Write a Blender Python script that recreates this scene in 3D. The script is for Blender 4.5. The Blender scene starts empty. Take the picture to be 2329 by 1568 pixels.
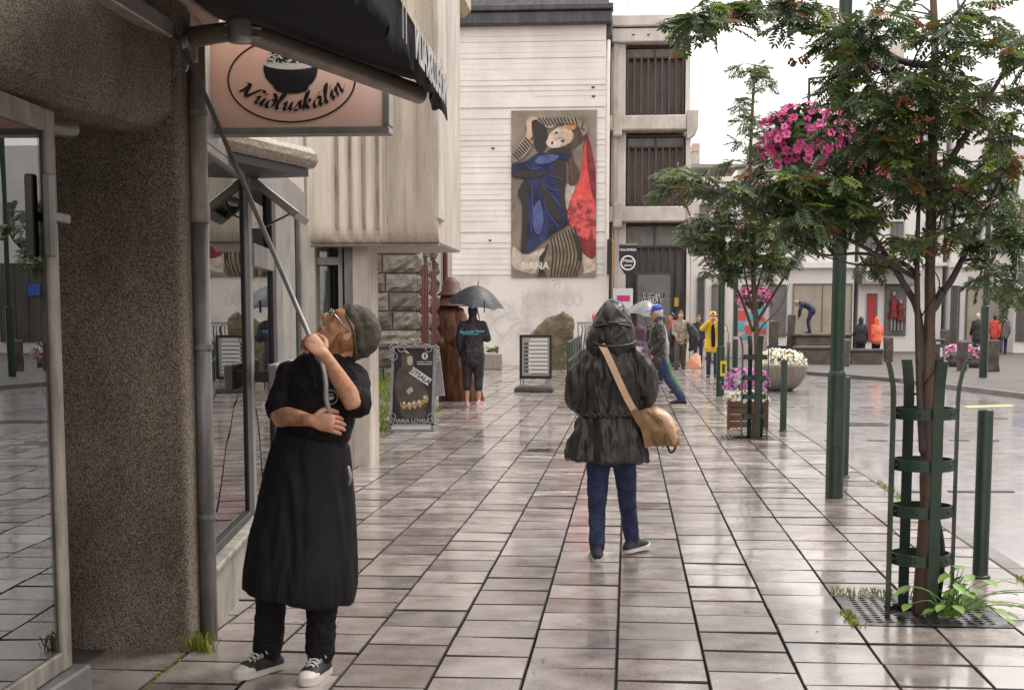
import bpy, bmesh, math, random
import numpy as np
from mathutils import Vector as V, Matrix, noise, Quaternion

random.seed(7)
R = math.radians
SC = bpy.context.scene
COL = SC.collection

# ------------------------------------------------------------------ camera, sky, sun, exposure
H = 1.55                      # eye height
F = 1415.0                    # focal length in pixels of a 1024 wide picture
PITCH = R(6.0)
YAW = math.atan(117.0 / F * math.cos(PITCH))
PY = 319.0 + F * math.tan(PITCH)          # row of the lens axis (rising front)
cam = bpy.data.cameras.new('camera')
cam.sensor_width = 36.0
cam.lens = F / 1024.0 * 36.0
cam.shift_y = (PY - 344.5) / 1024.0
cam.clip_start = 0.05
cam.clip_end = 3000.0
camo = bpy.data.objects.new('camera', cam)
COL.objects.link(camo)
camo.location = (0, 0, H)
camo.rotation_euler = (R(90) - PITCH, 0, YAW)
SC.camera = camo

SUN_EL, SUN_AZ = R(58), R(60)             # azimuth clockwise from +Y, sun stands ahead on the right
w = bpy.data.worlds.new('World')
SC.world = w
w.use_nodes = True
nt = w.node_tree
bg = nt.nodes['Background']
sky = nt.nodes.new('ShaderNodeTexSky')
sky.sky_type = 'NISHITA'
sky.sun_disc = False
sky.sun_elevation = SUN_EL
sky.sun_rotation = SUN_AZ
sky.dust_density = 6.0
sky.ozone_density = 0.6
hs = nt.nodes.new('ShaderNodeHueSaturation')
hs.inputs['Saturation'].default_value = 0.12
nt.links.new(sky.outputs['Color'], hs.inputs['Color'])
mx = nt.nodes.new('ShaderNodeMix')        # the even white of a closed rain cloud over the clear sky
mx.data_type = 'RGBA'
mx.inputs[0].default_value = 0.82
mx.inputs[7].default_value = (10.5, 10.0, 9.7, 1)
nt.links.new(hs.outputs['Color'], mx.inputs[6])
nt.links.new(mx.outputs[2], bg.inputs['Color'])
bg.inputs['Strength'].default_value = 0.11
sun = bpy.data.lights.new('sun', 'SUN')
sun.energy = 1.2
sun.angle = R(18)
sun.color = (1.0, 0.96, 0.92)
suno = bpy.data.objects.new('sun', sun)
COL.objects.link(suno)
suno.rotation_euler = V((math.sin(SUN_AZ) * math.cos(SUN_EL), math.cos(SUN_AZ) * math.cos(SUN_EL), math.sin(SUN_EL))).to_track_quat('Z', 'Y').to_euler()
vs = SC.view_settings
vs.view_transform = 'Standard'
vs.look = 'None'
vs.exposure = 0.82
vs.gamma = 1.0
vs.use_curve_mapping = False
SC.cycles.max_bounces = 8
SC.cycles.transparent_max_bounces = 12
SC.cycles.caustics_reflective = False
SC.cycles.caustics_refractive = False

# ------------------------------------------------------------------ measuring helpers (pixel of the 1024 wide photo -> point)
_r = V((math.cos(YAW), math.sin(YAW), 0))
_f = V((-math.sin(YAW) * math.cos(PITCH), math.cos(YAW) * math.cos(PITCH), -math.sin(PITCH)))
_u = V((-math.sin(YAW) * math.sin(PITCH), math.cos(YAW) * math.sin(PITCH), math.cos(PITCH)))
def ray(u, v):
    return (_f + _r * ((u - 512.0) / F) + _u * ((PY - v) / F))
def G(u, v, z=0.0):                       # point on the level z
    d = ray(u, v); t = (z - H) / d.z
    return V((0, 0, H)) + d * t
def D(u, v, y):                           # point at street depth y
    d = ray(u, v); t = y / d.y
    return V((0, 0, H)) + d * t
def S(px, py, y):                         # same from the 2329 wide picture
    return D(px * .43967, py * .43967, y)

# ------------------------------------------------------------------ materials
MATS = {}
def mat(name, c1, c2=None, rough=.6, scale=8.0, detail=4.0, bump=0.0, bscale=None, metal=0.0, spec=.5, rvar=0.0,
        stretch=(1, 1, 1), coat=0.0, emit=None, trans=0.0, sss=0.0, contrast=(.35, .65), sheen=0.0, bdist=.01):
    if name in MATS:
        return MATS[name]
    m = bpy.data.materials.new(name); m.use_nodes = True
    n = m.node_tree.nodes; l = m.node_tree.links
    b = n['Principled BSDF']
    c1 = tuple(c1) + (1,) if len(c1) == 3 else c1
    b.inputs['Base Color'].default_value = c1
    b.inputs['Roughness'].default_value = rough
    b.inputs['Metallic'].default_value = metal
    b.inputs['Specular IOR Level'].default_value = spec
    b.inputs['Coat Weight'].default_value = coat
    b.inputs['Coat Roughness'].default_value = .12
    if sheen:
        b.inputs['Sheen Weight'].default_value = sheen
    if sss:
        b.inputs['Subsurface Weight'].default_value = sss
        b.inputs['Subsurface Radius'].default_value = (.012, .005, .003)
    if trans:
        b.inputs['Transmission Weight'].default_value = trans
    if emit:
        b.inputs['Emission Color'].default_value = tuple(emit[:3]) + (1,)
        b.inputs['Emission Strength'].default_value = emit[3]
    tc = n.new('ShaderNodeTexCoord')
    mp = n.new('ShaderNodeMapping'); mp.inputs['Scale'].default_value = stretch
    l.new(tc.outputs['Object'], mp.inputs['Vector'])
    if c2 is not None or rvar:
        no = n.new('ShaderNodeTexNoise'); no.inputs['Scale'].default_value = scale; no.inputs['Detail'].default_value = detail
        no.inputs['Roughness'].default_value = .62
        l.new(mp.outputs['Vector'], no.inputs['Vector'])
        if c2 is not None:
            rp = n.new('ShaderNodeValToRGB')
            rp.color_ramp.elements[0].position = contrast[0]; rp.color_ramp.elements[1].position = contrast[1]
            rp.color_ramp.elements[0].color = c1; rp.color_ramp.elements[1].color = tuple(c2) + (1,)
            l.new(no.outputs['Fac'], rp.inputs['Fac']); l.new(rp.outputs['Color'], b.inputs['Base Color'])
        if rvar:
            mr = n.new('ShaderNodeMapRange')
            mr.inputs['From Min'].default_value = .35; mr.inputs['From Max'].default_value = .65
            mr.inputs['To Min'].default_value = max(.03, rough - rvar); mr.inputs['To Max'].default_value = min(1, rough + rvar)
            no2 = n.new('ShaderNodeTexNoise'); no2.inputs['Scale'].default_value = scale * .6; no2.inputs['Detail'].default_value = 3
            l.new(mp.outputs['Vector'], no2.inputs['Vector'])
            l.new(no2.outputs['Fac'], mr.inputs['Value']); l.new(mr.outputs['Result'], b.inputs['Roughness'])
    if bump:
        nb = n.new('ShaderNodeTexNoise'); nb.inputs['Scale'].default_value = bscale or scale * 3; nb.inputs['Detail'].default_value = 5
        l.new(mp.outputs['Vector'], nb.inputs['Vector'])
        bp = n.new('ShaderNodeBump'); bp.inputs['Strength'].default_value = bump; bp.inputs['Distance'].default_value = bdist
        l.new(nb.outputs['Fac'], bp.inputs['Height']); l.new(bp.outputs['Normal'], b.inputs['Normal'])
    MATS[name] = m
    return m

def stain(m, scale=1.2, lo=.5, hi=1.15, stretch=(1, 1, .5), detail=7):
    """large uneven weathering multiplied over a material's colour"""
    n = m.node_tree.nodes; l = m.node_tree.links; b = n['Principled BSDF']
    ge = n.new('ShaderNodeNewGeometry'); mp = n.new('ShaderNodeMapping'); mp.inputs['Scale'].default_value = stretch; l.new(ge.outputs['Position'], mp.inputs['Vector'])
    no = n.new('ShaderNodeTexNoise'); no.inputs['Scale'].default_value = scale; no.inputs['Detail'].default_value = detail; no.inputs['Roughness'].default_value = .65; l.new(mp.outputs[0], no.inputs['Vector'])
    mr = n.new('ShaderNodeMapRange'); mr.inputs['From Min'].default_value = .33; mr.inputs['From Max'].default_value = .67; mr.inputs['To Min'].default_value = lo; mr.inputs['To Max'].default_value = hi; l.new(no.outputs['Fac'], mr.inputs['Value'])
    vm = n.new('ShaderNodeVectorMath'); vm.operation = 'SCALE'; l.new(mr.outputs[0], vm.inputs['Scale'])
    src = b.inputs['Base Color'].links
    if src: l.new(src[0].from_socket, vm.inputs[0])
    else: vm.inputs[0].default_value = tuple(b.inputs['Base Color'].default_value)[:3]
    l.new(vm.outputs[0], b.inputs['Base Color'])
    return m
def crinkle(name, c1, c2, rough=.4, s1=7.0, s2=22.0, dist=.02, stretch=(1, 1, .6), spec=.5, strength=.8, rvar=.0):
    """cloth with sharp creases: ridged noise at two sizes"""
    m = mat(name, c1, c2, rough=rough, scale=14, spec=spec, rvar=rvar)
    n = m.node_tree.nodes; l = m.node_tree.links; b = n['Principled BSDF']
    tc = n.new('ShaderNodeTexCoord'); mp = n.new('ShaderNodeMapping'); mp.inputs['Scale'].default_value = stretch
    l.new(tc.outputs['Object'], mp.inputs['Vector'])
    hs_ = []
    for s_, d_ in ((s1, 1.2), (s2, .8), (s2 * 3, .3)):
        no = n.new('ShaderNodeTexNoise'); no.inputs['Scale'].default_value = s_; no.inputs['Detail'].default_value = 2; no.inputs['Distortion'].default_value = d_
        l.new(mp.outputs['Vector'], no.inputs['Vector'])
        a_ = n.new('ShaderNodeMath'); a_.operation = 'SUBTRACT'; a_.inputs[1].default_value = .5; l.new(no.outputs['Fac'], a_.inputs[0])
        q = n.new('ShaderNodeMath'); q.operation = 'ABSOLUTE'; l.new(a_.outputs[0], q.inputs[0])
        k = n.new('ShaderNodeMath'); k.operation = 'MULTIPLY'; k.inputs[1].default_value = s1 / s_; l.new(q.outputs[0], k.inputs[0]); hs_.append(k)
    ad = n.new('ShaderNodeMath'); l.new(hs_[0].outputs[0], ad.inputs[0]); l.new(hs_[1].outputs[0], ad.inputs[1])
    a2 = n.new('ShaderNodeMath'); l.new(ad.outputs[0], a2.inputs[0]); l.new(hs_[2].outputs[0], a2.inputs[1])
    bp = n.new('ShaderNodeBump'); bp.inputs['Strength'].default_value = strength; bp.inputs['Distance'].default_value = dist * 4; bp.invert = True
    l.new(a2.outputs[0], bp.inputs['Height']); l.new(bp.outputs['Normal'], b.inputs['Normal'])
    return m
def glass(name, tint=(.8, .85, .85), ior=1.9, rough=.0):
    if name in MATS:
        return MATS[name]
    m = bpy.data.materials.new(name); m.use_nodes = True
    n = m.node_tree.nodes; l = m.node_tree.links
    n.remove(n['Principled BSDF'])
    fr = n.new('ShaderNodeFresnel'); fr.inputs['IOR'].default_value = ior
    t = n.new('ShaderNodeBsdfTransparent'); t.inputs['Color'].default_value = tint + (1,)
    g = n.new('ShaderNodeBsdfGlossy'); g.inputs['Roughness'].default_value = rough; g.inputs['Color'].default_value = (.95, .97, .96, 1)
    nz = n.new('ShaderNodeTexNoise'); nz.inputs['Scale'].default_value = 1.3; nz.inputs['Detail'].default_value = 1
    tc = n.new('ShaderNodeTexCoord'); l.new(tc.outputs['Object'], nz.inputs['Vector'])
    bp = n.new('ShaderNodeBump'); bp.inputs['Strength'].default_value = .05; bp.inputs['Distance'].default_value = .02
    l.new(nz.outputs['Fac'], bp.inputs['Height']); l.new(bp.outputs['Normal'], g.inputs['Normal'])
    s = n.new('ShaderNodeMixShader')
    l.new(fr.outputs[0], s.inputs[0]); l.new(t.outputs[0], s.inputs[1]); l.new(g.outputs[0], s.inputs[2])
    l.new(s.outputs[0], n['Material Output'].inputs['Surface'])
    MATS[name] = m
    return m

# ------------------------------------------------------------------ objects
def wm(o):
    m = o.matrix_basis.copy()
    while o.parent:
        o = o.parent; m = o.matrix_basis @ m
    return m
def tag(o, label=None, cat=None, group=None, kind=None):
    if label: o['label'] = label
    if cat: o['category'] = cat
    if group: o['group'] = group
    if kind: o['kind'] = kind
    return o
def thing(name, label, cat, loc=(0, 0, 0), rz=0.0, group=None):
    o = bpy.data.objects.new(name, None)
    o.empty_display_size = .1
    o.location = loc; o.rotation_euler = (0, 0, rz)
    COL.objects.link(o)
    return tag(o, label, cat, group)
def obj(name, geo, m, parent=None, smooth=False, local=False, label=None, kind=None):
    """one mesh object; geometry is given in world coordinates unless local"""
    if isinstance(geo, bmesh.types.BMesh):
        me = bpy.data.meshes.new(name); geo.to_mesh(me); geo.free()
    else:
        me = geo
    ms = m if isinstance(m, (list, tuple)) else [m]
    if not len(me.materials):
        for q in ms: me.materials.append(q)
    if smooth:
        me.polygons.foreach_set('use_smooth', [True] * len(me.polygons))
    o = bpy.data.objects.new(name, me)
    COL.objects.link(o)
    if parent is not None:
        if not local:
            me.transform(wm(parent).inverted())
        o.parent = parent
    if label: o['label'] = label
    if kind: o['kind'] = kind
    return o
def dup(root, loc, rz=None, label=None, group=None):
    r = root.copy(); COL.objects.link(r); r.location = loc
    if rz is not None: r.rotation_euler = (0, 0, rz)
    if label: r['label'] = label
    if group: r['group'] = group
    def rec(a, b):
        for ch in [c for c in bpy.data.objects if c.parent is a]:
            c = ch.copy(); COL.objects.link(c); c.parent = b
            rec(ch, c)
    rec(root, r)
    return r

# ------------------------------------------------------------------ shapes
def nb(): return bmesh.new()
def box(bm, x0, x1, y0, y1, z0, z1, M=None):
    vs = [bm.verts.new(c) for c in ((x0, y0, z0), (x1, y0, z0), (x1, y1, z0), (x0, y1, z0), (x0, y0, z1), (x1, y0, z1), (x1, y1, z1), (x0, y1, z1))]
    if M:
        for q in vs: q.co = M @ q.co
    fs = [bm.faces.new([vs[i] for i in f]) for f in ((0, 3, 2, 1), (4, 5, 6, 7), (0, 1, 5, 4), (1, 2, 6, 5), (2, 3, 7, 6), (3, 0, 4, 7))]
    return vs, fs
def bev(bm, off=.005, seg=1):
    bmesh.ops.bevel(bm, geom=bm.edges[:], offset=off, segments=seg, affect='EDGES', profile=.5, clamp_overlap=True)
    return bm
def bx(x0, x1, y0, y1, z0, z1, b=0.0, M=None):
    bm = nb(); box(bm, x0, x1, y0, y1, z0, z1, M)
    if b: bev(bm, b)
    return bm
def prism(poly, h0, h1, M=None, bm=None):
    """polygon in xy lifted between h0 and h1"""
    bm = bm or nb()
    a = [bm.verts.new((p[0], p[1], h0)) for p in poly]; b = [bm.verts.new((p[0], p[1], h1)) for p in poly]
    if M:
        for q in a + b: q.co = M @ q.co
    n = len(poly)
    bm.faces.new(b); bm.faces.new(a[::-1])
    for i in range(n): bm.faces.new((a[i], a[(i + 1) % n], b[(i + 1) % n], b[i]))
    return bm
def cr(pts, k):
    """catmull-rom through the rows of a list"""
    P = [np.array(p, float) for p in pts]; out = []
    n = len(P)
    for i in range(n - 1):
        p0 = P[max(i - 1, 0)]; p1 = P[i]; p2 = P[i + 1]; p3 = P[min(i + 2, n - 1)]
        for j in range(k):
            t = j / k
            out.append(.5 * ((2 * p1) + (-p0 + p2) * t + (2 * p0 - 5 * p1 + 4 * p2 - p3) * t * t + (-p0 + 3 * p1 - 3 * p2 + p3) * t ** 3))
    out.append(P[-1])
    return out
def tube(bm, pts, rads, n=12, side=None, k=1, cap=True, mi=0):
    """loft of ellipses; rads: r or (a along side, b across)"""
    rr = [(r, r) if not isinstance(r, (tuple, list)) else r for r in rads]
    if k > 1 and len(pts) > 2:
        q = cr([(p[0], p[1], p[2], r[0], r[1]) for p, r in zip(pts, rr)], k)
        pts = [V(x[:3]) for x in q]; rr = [(max(x[3], .001), max(x[4], .001)) for x in q]
    pts = [V(p) for p in pts]
    N = len(pts)
    tans = []
    for i in range(N):
        a = pts[max(i - 1, 0)]; b = pts[min(i + 1, N - 1)]
        t = (b - a); t = t.normalized() if t.length > 1e-9 else V((0, 0, 1)); tans.append(t)
    s = V(side) if side is not None else (V((1, 0, 0)) if abs(tans[0].x) < .8 else V((0, 1, 0)))
    rings = []
    def ring(c, t, s, a, b):
        w_ = t.cross(s)
        return [bm.verts.new(c + s * (a * math.cos(2 * math.pi * j / n)) + w_ * (b * math.sin(2 * math.pi * j / n))) for j in range(n)]
    for i in range(N):
        t = tans[i]
        if side is None and i:
            q = tans[i - 1].rotation_difference(t); s = q @ s
        s = (s - t * s.dot(t)).normalized()
        if cap and i == 0:
            m_ = min(rr[0])
            for f_ in (.45, .85):
                rings.append(ring(pts[0] - t * m_ * math.sqrt(1 - f_ * f_), t, s, rr[0][0] * f_, rr[0][1] * f_))
        rings.append(ring(pts[i], t, s, *rr[i]))
        if cap and i == N - 1:
            m_ = min(rr[-1])
            for f_ in (.85, .45):
                rings.append(ring(pts[i] + t * m_ * math.sqrt(1 - f_ * f_), t, s, rr[i][0] * f_, rr[i][1] * f_))
    fs = []
    for a, b in zip(rings[:-1], rings[1:]):
        for j in range(n):
            fs.append(bm.faces.new((a[j], a[(j + 1) % n], b[(j + 1) % n], b[j])))
    fs.append(bm.faces.new(rings[0][::-1])); fs.append(bm.faces.new(rings[-1]))
    for f_ in fs: f_.material_index = mi
    return bm
def lathe(prof, c=(0, 0, 0), n=24, bm=None, mi=0):
    bm = bm or nb(); c = V(c); rings = []
    for r, z in prof:
        rings.append([bm.verts.new(c + V((r * math.cos(2 * math.pi * j / n), r * math.sin(2 * math.pi * j / n), z))) for j in range(n)] if r > 1e-5 else [bm.verts.new(c + V((0, 0, z)))])
    for a, b in zip(rings[:-1], rings[1:]):
        for j in range(n):
            if len(a) == 1 and len(b) == 1: continue
            if len(a) == 1: f_ = bm.faces.new((a[0], b[(j + 1) % n], b[j]))
            elif len(b) == 1: f_ = bm.faces.new((a[j], a[(j + 1) % n], b[0]))
            else: f_ = bm.faces.new((a[j], a[(j + 1) % n], b[(j + 1) % n], b[j]))
            f_.material_index = mi
    return bm
def ball(bm, c, r, n=8, mi=0, M=None):
    r3 = r if isinstance(r, (tuple, list)) else (r, r, r)
    mm = Matrix.Translation(V(c)) @ (M or Matrix.Identity(4)) @ Matrix.Diagonal((*r3, 1))
    g = bmesh.ops.create_uvsphere(bm, u_segments=n, v_segments=max(4, n * 2 // 3), radius=1, matrix=mm)
    for q in g['verts']:
        for f_ in q.link_faces: f_.material_index = mi
def rnd(a, b): return random.uniform(a, b)
from mathutils.geometry import tessellate_polygon
def flat(bm, pts, y):
    """filled outline standing at depth y; pts are (x, z)"""
    P = []
    for p in pts:
        if not P or (abs(p[0] - P[-1][0]) + abs(p[1] - P[-1][1])) > 1e-5: P.append((p[0], p[1]))
    vv = [bm.verts.new((x, y, z)) for x, z in P]
    for t in tessellate_polygon([[V((x, z, 0)) for x, z in P]]):
        try: bm.faces.new([vv[i] for i in t])
        except ValueError: pass
    for f_ in bm.faces:
        f_.normal_update()
        if f_.normal.y > 0: f_.normal_flip()
    return bm
def frame(o, xd, zd=(0, 0, 1)):
    """matrix with x along xd, z up, y = z cross x"""
    x = V(xd).normalized(); z = V(zd).normalized(); y = z.cross(x).normalized(); z = x.cross(y)
    m = Matrix((x, y, z)).transposed().to_4x4(); m.translation = V(o)
    return m
def eval_mesh(o):
    dg = bpy.context.evaluated_depsgraph_get()
    me = bpy.data.meshes.new_from_object(o.evaluated_get(dg))
    return me
def text(name, s, size, M, m, parent, ext=.002, shear=0.0, bold=0.0, align='CENTER', spacing=1.0, kind=None):
    c = bpy.data.curves.new('t', 'FONT'); c.body = s; c.size = size; c.extrude = ext; c.shear = shear; c.offset = bold
    c.align_x = align; c.align_y = 'CENTER'; c.space_character = spacing; c.resolution_u = 3
    o = bpy.data.objects.new('t', c); COL.objects.link(o)
    me = eval_mesh(o)
    bpy.data.objects.remove(o); bpy.data.curves.remove(c)
    me.transform(M); me.name = name
    me.materials.clear()
    return obj(name, me, m, parent, kind=kind)
FACE = Matrix.Rotation(R(90), 4, 'X')      # xy drawing -> standing, read from -Y
def fuse(name, bm, m, parent, vox=.012, sm=3, wr=None, extra=None, label=None):
    """one continuous surface out of overlapping closed pieces (built in the parent's frame)"""
    me = bpy.data.meshes.new(name); bm.to_mesh(me); bm.free()
    o = bpy.data.objects.new('tmp', me); COL.objects.link(o)
    r = o.modifiers.new('r', 'REMESH'); r.mode = 'VOXEL'; r.voxel_size = vox
    s = o.modifiers.new('s', 'SMOOTH'); s.factor = .5; s.iterations = sm
    me2 = eval_mesh(o)
    bpy.data.objects.remove(o); bpy.data.meshes.remove(me)
    if wr:
        amp, sc, st = wr
        n_ = len(me2.vertices); nr = [v_.normal.copy() for v_ in me2.vertices]
        for v_, q in zip(me2.vertices, nr):
            p = V((v_.co.x * st[0], v_.co.y * st[1], v_.co.z * st[2])) * sc
            p2 = p * 2.1 + V((7, 3, 1)) + V((noise.noise(p * 1.3), noise.noise(p * 1.3 + V((3, 0, 0))), 0)) * .8
            a = 1 - abs(noise.noise(p)) * 2.4; b_ = 1 - abs(noise.noise(p2)) * 2.6; c_ = noise.noise(p * 5.1)
            v_.co += q * amp * (a * .62 + b_ * .5 + c_ * .22 - .35)
    if extra:
        b2 = nb(); b2.from_mesh(me2)
        extra(b2); b2.to_mesh(me2); b2.free()
    me2.materials.clear()
    me2.name = name
    return obj(name, me2, m, parent, smooth=True, local=True, label=label)
# ------------------------------------------------------------------ ground, road, pavement
def wet(name, c1, c2, r0, r1, pud=.9, grain=60.0, bump=.25, rand=.25, spec=.5, streak=(1, 1, 1), film=0.0):
    m = bpy.data.materials.new(name); m.use_nodes = True
    n = m.node_tree.nodes; l = m.node_tree.links; b = n['Principled BSDF']
    ge = n.new('ShaderNodeNewGeometry'); oi = n.new('ShaderNodeObjectInfo')
    mp = n.new('ShaderNodeMapping'); mp.inputs['Scale'].default_value = streak
    l.new(ge.outputs['Position'], mp.inputs['Vector'])
    n1 = n.new('ShaderNodeTexNoise'); n1.inputs['Scale'].default_value = pud; n1.inputs['Detail'].default_value = 5; n1.inputs['Roughness'].default_value = .6
    n2 = n.new('ShaderNodeTexNoise'); n2.inputs['Scale'].default_value = grain; n2.inputs['Detail'].default_value = 4; n2.inputs['Roughness'].default_value = .7
    n3 = n.new('ShaderNodeTexNoise'); n3.inputs['Scale'].default_value = 5.0; n3.inputs['Detail'].default_value = 5
    l.new(mp.outputs[0], n1.inputs['Vector']); l.new(ge.outputs['Position'], n2.inputs['Vector']); l.new(mp.outputs[0], n3.inputs['Vector'])
    rp = n.new('ShaderNodeValToRGB'); rp.color_ramp.elements[0].position = .32; rp.color_ramp.elements[1].position = .7
    rp.color_ramp.elements[0].color = c1 + (1,); rp.color_ramp.elements[1].color = c2 + (1,)
    mxn = n.new('ShaderNodeMath'); mxn.operation = 'MULTIPLY_ADD'; mxn.inputs[1].default_value = .45
    l.new(n2.outputs['Fac'], mxn.inputs[0])
    md = n.new('ShaderNodeMath'); md.operation = 'MULTIPLY'; md.inputs[1].default_value = .55; l.new(n3.outputs['Fac'], md.inputs[0]); l.new(md.outputs[0], mxn.inputs[2])
    l.new(mxn.outputs[0], rp.inputs['Fac'])
    mr0 = n.new('ShaderNodeMapRange'); mr0.inputs['To Min'].default_value = 1 - rand; mr0.inputs['To Max'].default_value = 1 + rand
    at = n.new('ShaderNodeAttribute'); at.attribute_name = 'rnd'
    ra = n.new('ShaderNodeMath'); l.new(oi.outputs['Random'], ra.inputs[0]); l.new(at.outputs['Fac'], ra.inputs[1])
    rf = n.new('ShaderNodeMath'); rf.operation = 'FRACT'; l.new(ra.outputs[0], rf.inputs[0])
    l.new(rf.outputs[0], mr0.inputs['Value'])
    vm = n.new('ShaderNodeVectorMath'); vm.operation = 'SCALE'
    l.new(rp.outputs['Color'], vm.inputs[0]); l.new(mr0.outputs[0], vm.inputs['Scale']); l.new(vm.outputs[0], b.inputs['Base Color'])
    mr = n.new('ShaderNodeMapRange'); mr.inputs['From Min'].default_value = .36; mr.inputs['From Max'].default_value = .62
    mr.inputs['To Min'].default_value = r0; mr.inputs['To Max'].default_value = r1; rough_mr = mr
    ad = n.new('ShaderNodeMath'); ad.operation = 'MULTIPLY_ADD'; ad.inputs[1].default_value = .35; l.new(n3.outputs['Fac'], ad.inputs[0])
    sb = n.new('ShaderNodeMath'); sb.operation = 'MULTIPLY_ADD'; sb.inputs[1].default_value = .75; sb.inputs[2].default_value = -.05
    l.new(n1.outputs['Fac'], sb.inputs[0]); l.new(sb.outputs[0], ad.inputs[2])
    l.new(ad.outputs[0], mr.inputs['Value']); l.new(mr.outputs[0], b.inputs['Roughness'])
    if rand:                                 # each slab holds the water a little differently; pale gum spots and grit
        rr = n.new('ShaderNodeMath'); rr.operation = 'MULTIPLY_ADD'; rr.inputs[1].default_value = .14; rr.inputs[2].default_value = -.07
        l.new(rf.outputs[0], rr.inputs[0]); l.new(mr.outputs[0], rr.inputs[2])
        l.new(rr.outputs[0], b.inputs['Roughness'])
        vo = n.new('ShaderNodeTexVoronoi'); vo.inputs['Scale'].default_value = 3.2; l.new(ge.outputs['Position'], vo.inputs['Vector'])
        lt = n.new('ShaderNodeMath'); lt.operation = 'LESS_THAN'; lt.inputs[1].default_value = .055; l.new(vo.outputs['Distance'], lt.inputs[0])
        sp_ = n.new('ShaderNodeMix'); sp_.data_type = 'RGBA'; sp_.inputs[7].default_value = (.055, .045, .042, 1)
        g2 = n.new('ShaderNodeMath'); g2.operation = 'MULTIPLY'; g2.inputs[1].default_value = .7; l.new(lt.outputs[0], g2.inputs[0])
        l.new(g2.outputs[0], sp_.inputs[0]); l.new(vm.outputs[0], sp_.inputs[6]); l.new(sp_.outputs[2], b.inputs['Base Color'])
    bp = n.new('ShaderNodeBump'); bp.inputs['Strength'].default_value = bump; bp.inputs['Distance'].default_value = .004
    l.new(n2.outputs['Fac'], bp.inputs['Height']); l.new(bp.outputs['Normal'], b.inputs['Normal'])
    b.inputs['Specular IOR Level'].default_value = spec
    if film:                                 # standing film of rain water
        mf = n.new('ShaderNodeMapRange'); mf.inputs['From Min'].default_value = .40; mf.inputs['From Max'].default_value = .58; mf.inputs['To Max'].default_value = film
        l.new(n1.outputs['Fac'], mf.inputs['Value']); l.new(mf.outputs[0], b.inputs['Coat Weight']); b.inputs['Coat Roughness'].default_value = .09; b.inputs['Coat IOR'].default_value = 1.5
    MATS[name] = m
    return m
m_paver = wet('wet_paver', (.155, .128, .116), (.39, .335, .315), .03, .34, pud=.7, bump=.22, rand=.22, spec=1.0, film=.8)
m_joint = mat('joint_sand', (.018, .016, .013), (.035, .032, .024), rough=.7, scale=20)
m_road = wet('wet_asphalt', (.15, .135, .135), (.30, .275, .275), .14, .34, pud=.35, grain=28, bump=.5, rand=0, spec=1.0, film=.9)
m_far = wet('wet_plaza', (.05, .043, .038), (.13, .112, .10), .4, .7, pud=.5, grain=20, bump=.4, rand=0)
m_kerb = wet('wet_kerb', (.12, .11, .10), (.24, .22, .21), .2, .5, pud=2, bump=.3, rand=.15)
m_grass = mat('grass_blade', (.10, .17, .015), (.22, .28, .03), rough=.6, scale=14)
m_moss = mat('moss', (.14, .20, .015), (.30, .32, .03), rough=.8, scale=14)

tag(obj('ground', bx(-500, 500, -200, 900, -.5, -.115), m_far), kind='structure')
tag(obj('road', bx(2.45, 60, -30, 64, -.112, -.10), m_road), kind='structure')
pav = tag(obj('pavement', bx(-14, 2.50, -12, 60, -.114, -.035), m_joint), kind='structure')

X0 = -.043
def paver_mesh(seed, detail=True):
    random.seed(seed)
    bm = bx(-.1965, .1965, -.1915, .1915, -.045, 0)
    es = [e for e in bm.edges if all(abs(v_.co.z) < 1e-6 for v_ in e.verts)]
    bmesh.ops.bevel(bm, geom=es, offset=.005, segments=1, affect='EDGES')
    for v_ in bm.verts:
        v_.co.z += rnd(-.0012, .0012)
    bmesh.ops.delete(bm, geom=[f for f in bm.faces if all(q.co.z < -.03 for q in f.verts)], context='FACES')
    for f in bm.faces: f.material_index = 0 if all(q.co.z > -.003 for q in f.verts) else 1
    me = bpy.data.meshes.new('paver'); bm.to_mesh(me); bm.free()
    me.materials.append(m_paver); me.materials.append(m_joint)
    return me
PM = [paver_mesh(s) for s in range(4)]
random.seed(11)
GR = [(7.2, 8.0), (18.4, 19.2)]              # the two tree pits between x 1.157 and 1.957
def in_pit(k, y): return k in (3, 4) and any(a < y < b for a, b in GR)
def paver_rows(k, y0, y1):
    y = y0 + (.2 if (k % 2 and k not in (3, 4)) else 0)
    while y < y1:
        yield y + .2
        y += .4
for k in range(-6, 6):
    for y in paver_rows(k, 5.6, 15.6):
        if in_pit(k, y): continue
        o = bpy.data.objects.new('paver', PM[random.randrange(4)])
        o.location = (X0 + .4 * k + .2, y, rnd(-.003, .003)); o.rotation_euler = (rnd(-.009, .009), rnd(-.009, .009), rnd(-.003, .003) + random.randrange(2) * math.pi)
        o.parent = pav; COL.objects.link(o)
bm = nb()
def flat_paver(bm, x, y, s=.193):
    dz = [rnd(-.003, .003) for _ in range(4)]
    t = [bm.verts.new((x + a * s, y + b * s, dz[i])) for i, (a, b) in enumerate(((-1, -1), (1, -1), (1, 1), (-1, 1)))]
    q = [bm.verts.new((x + a * s, y + b * s, -.05)) for a, b in ((-1, -1), (1, -1), (1, 1), (-1, 1))]
    bm.faces.new(t)
    for i in range(4): bm.faces.new((q[i], q[(i + 1) % 4], t[(i + 1) % 4], t[i])).material_index = 1
for k in range(-30, 6):
    for y in list(paver_rows(k, 3.2, 5.6 if k > -7 else 3.2)) + list(paver_rows(k, 15.6 if k > -7 else 11.2, 47.6 if k < -10 else 56)):
        if y < 5.6 and y + .2 > 5.6: continue
        x = X0 + .4 * k + .2
        if x < -2.4 and y < 24 and not (x > -4.2 and y > 11): continue
        if in_pit(k, y): continue
        flat_paver(bm, x, y)
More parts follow.
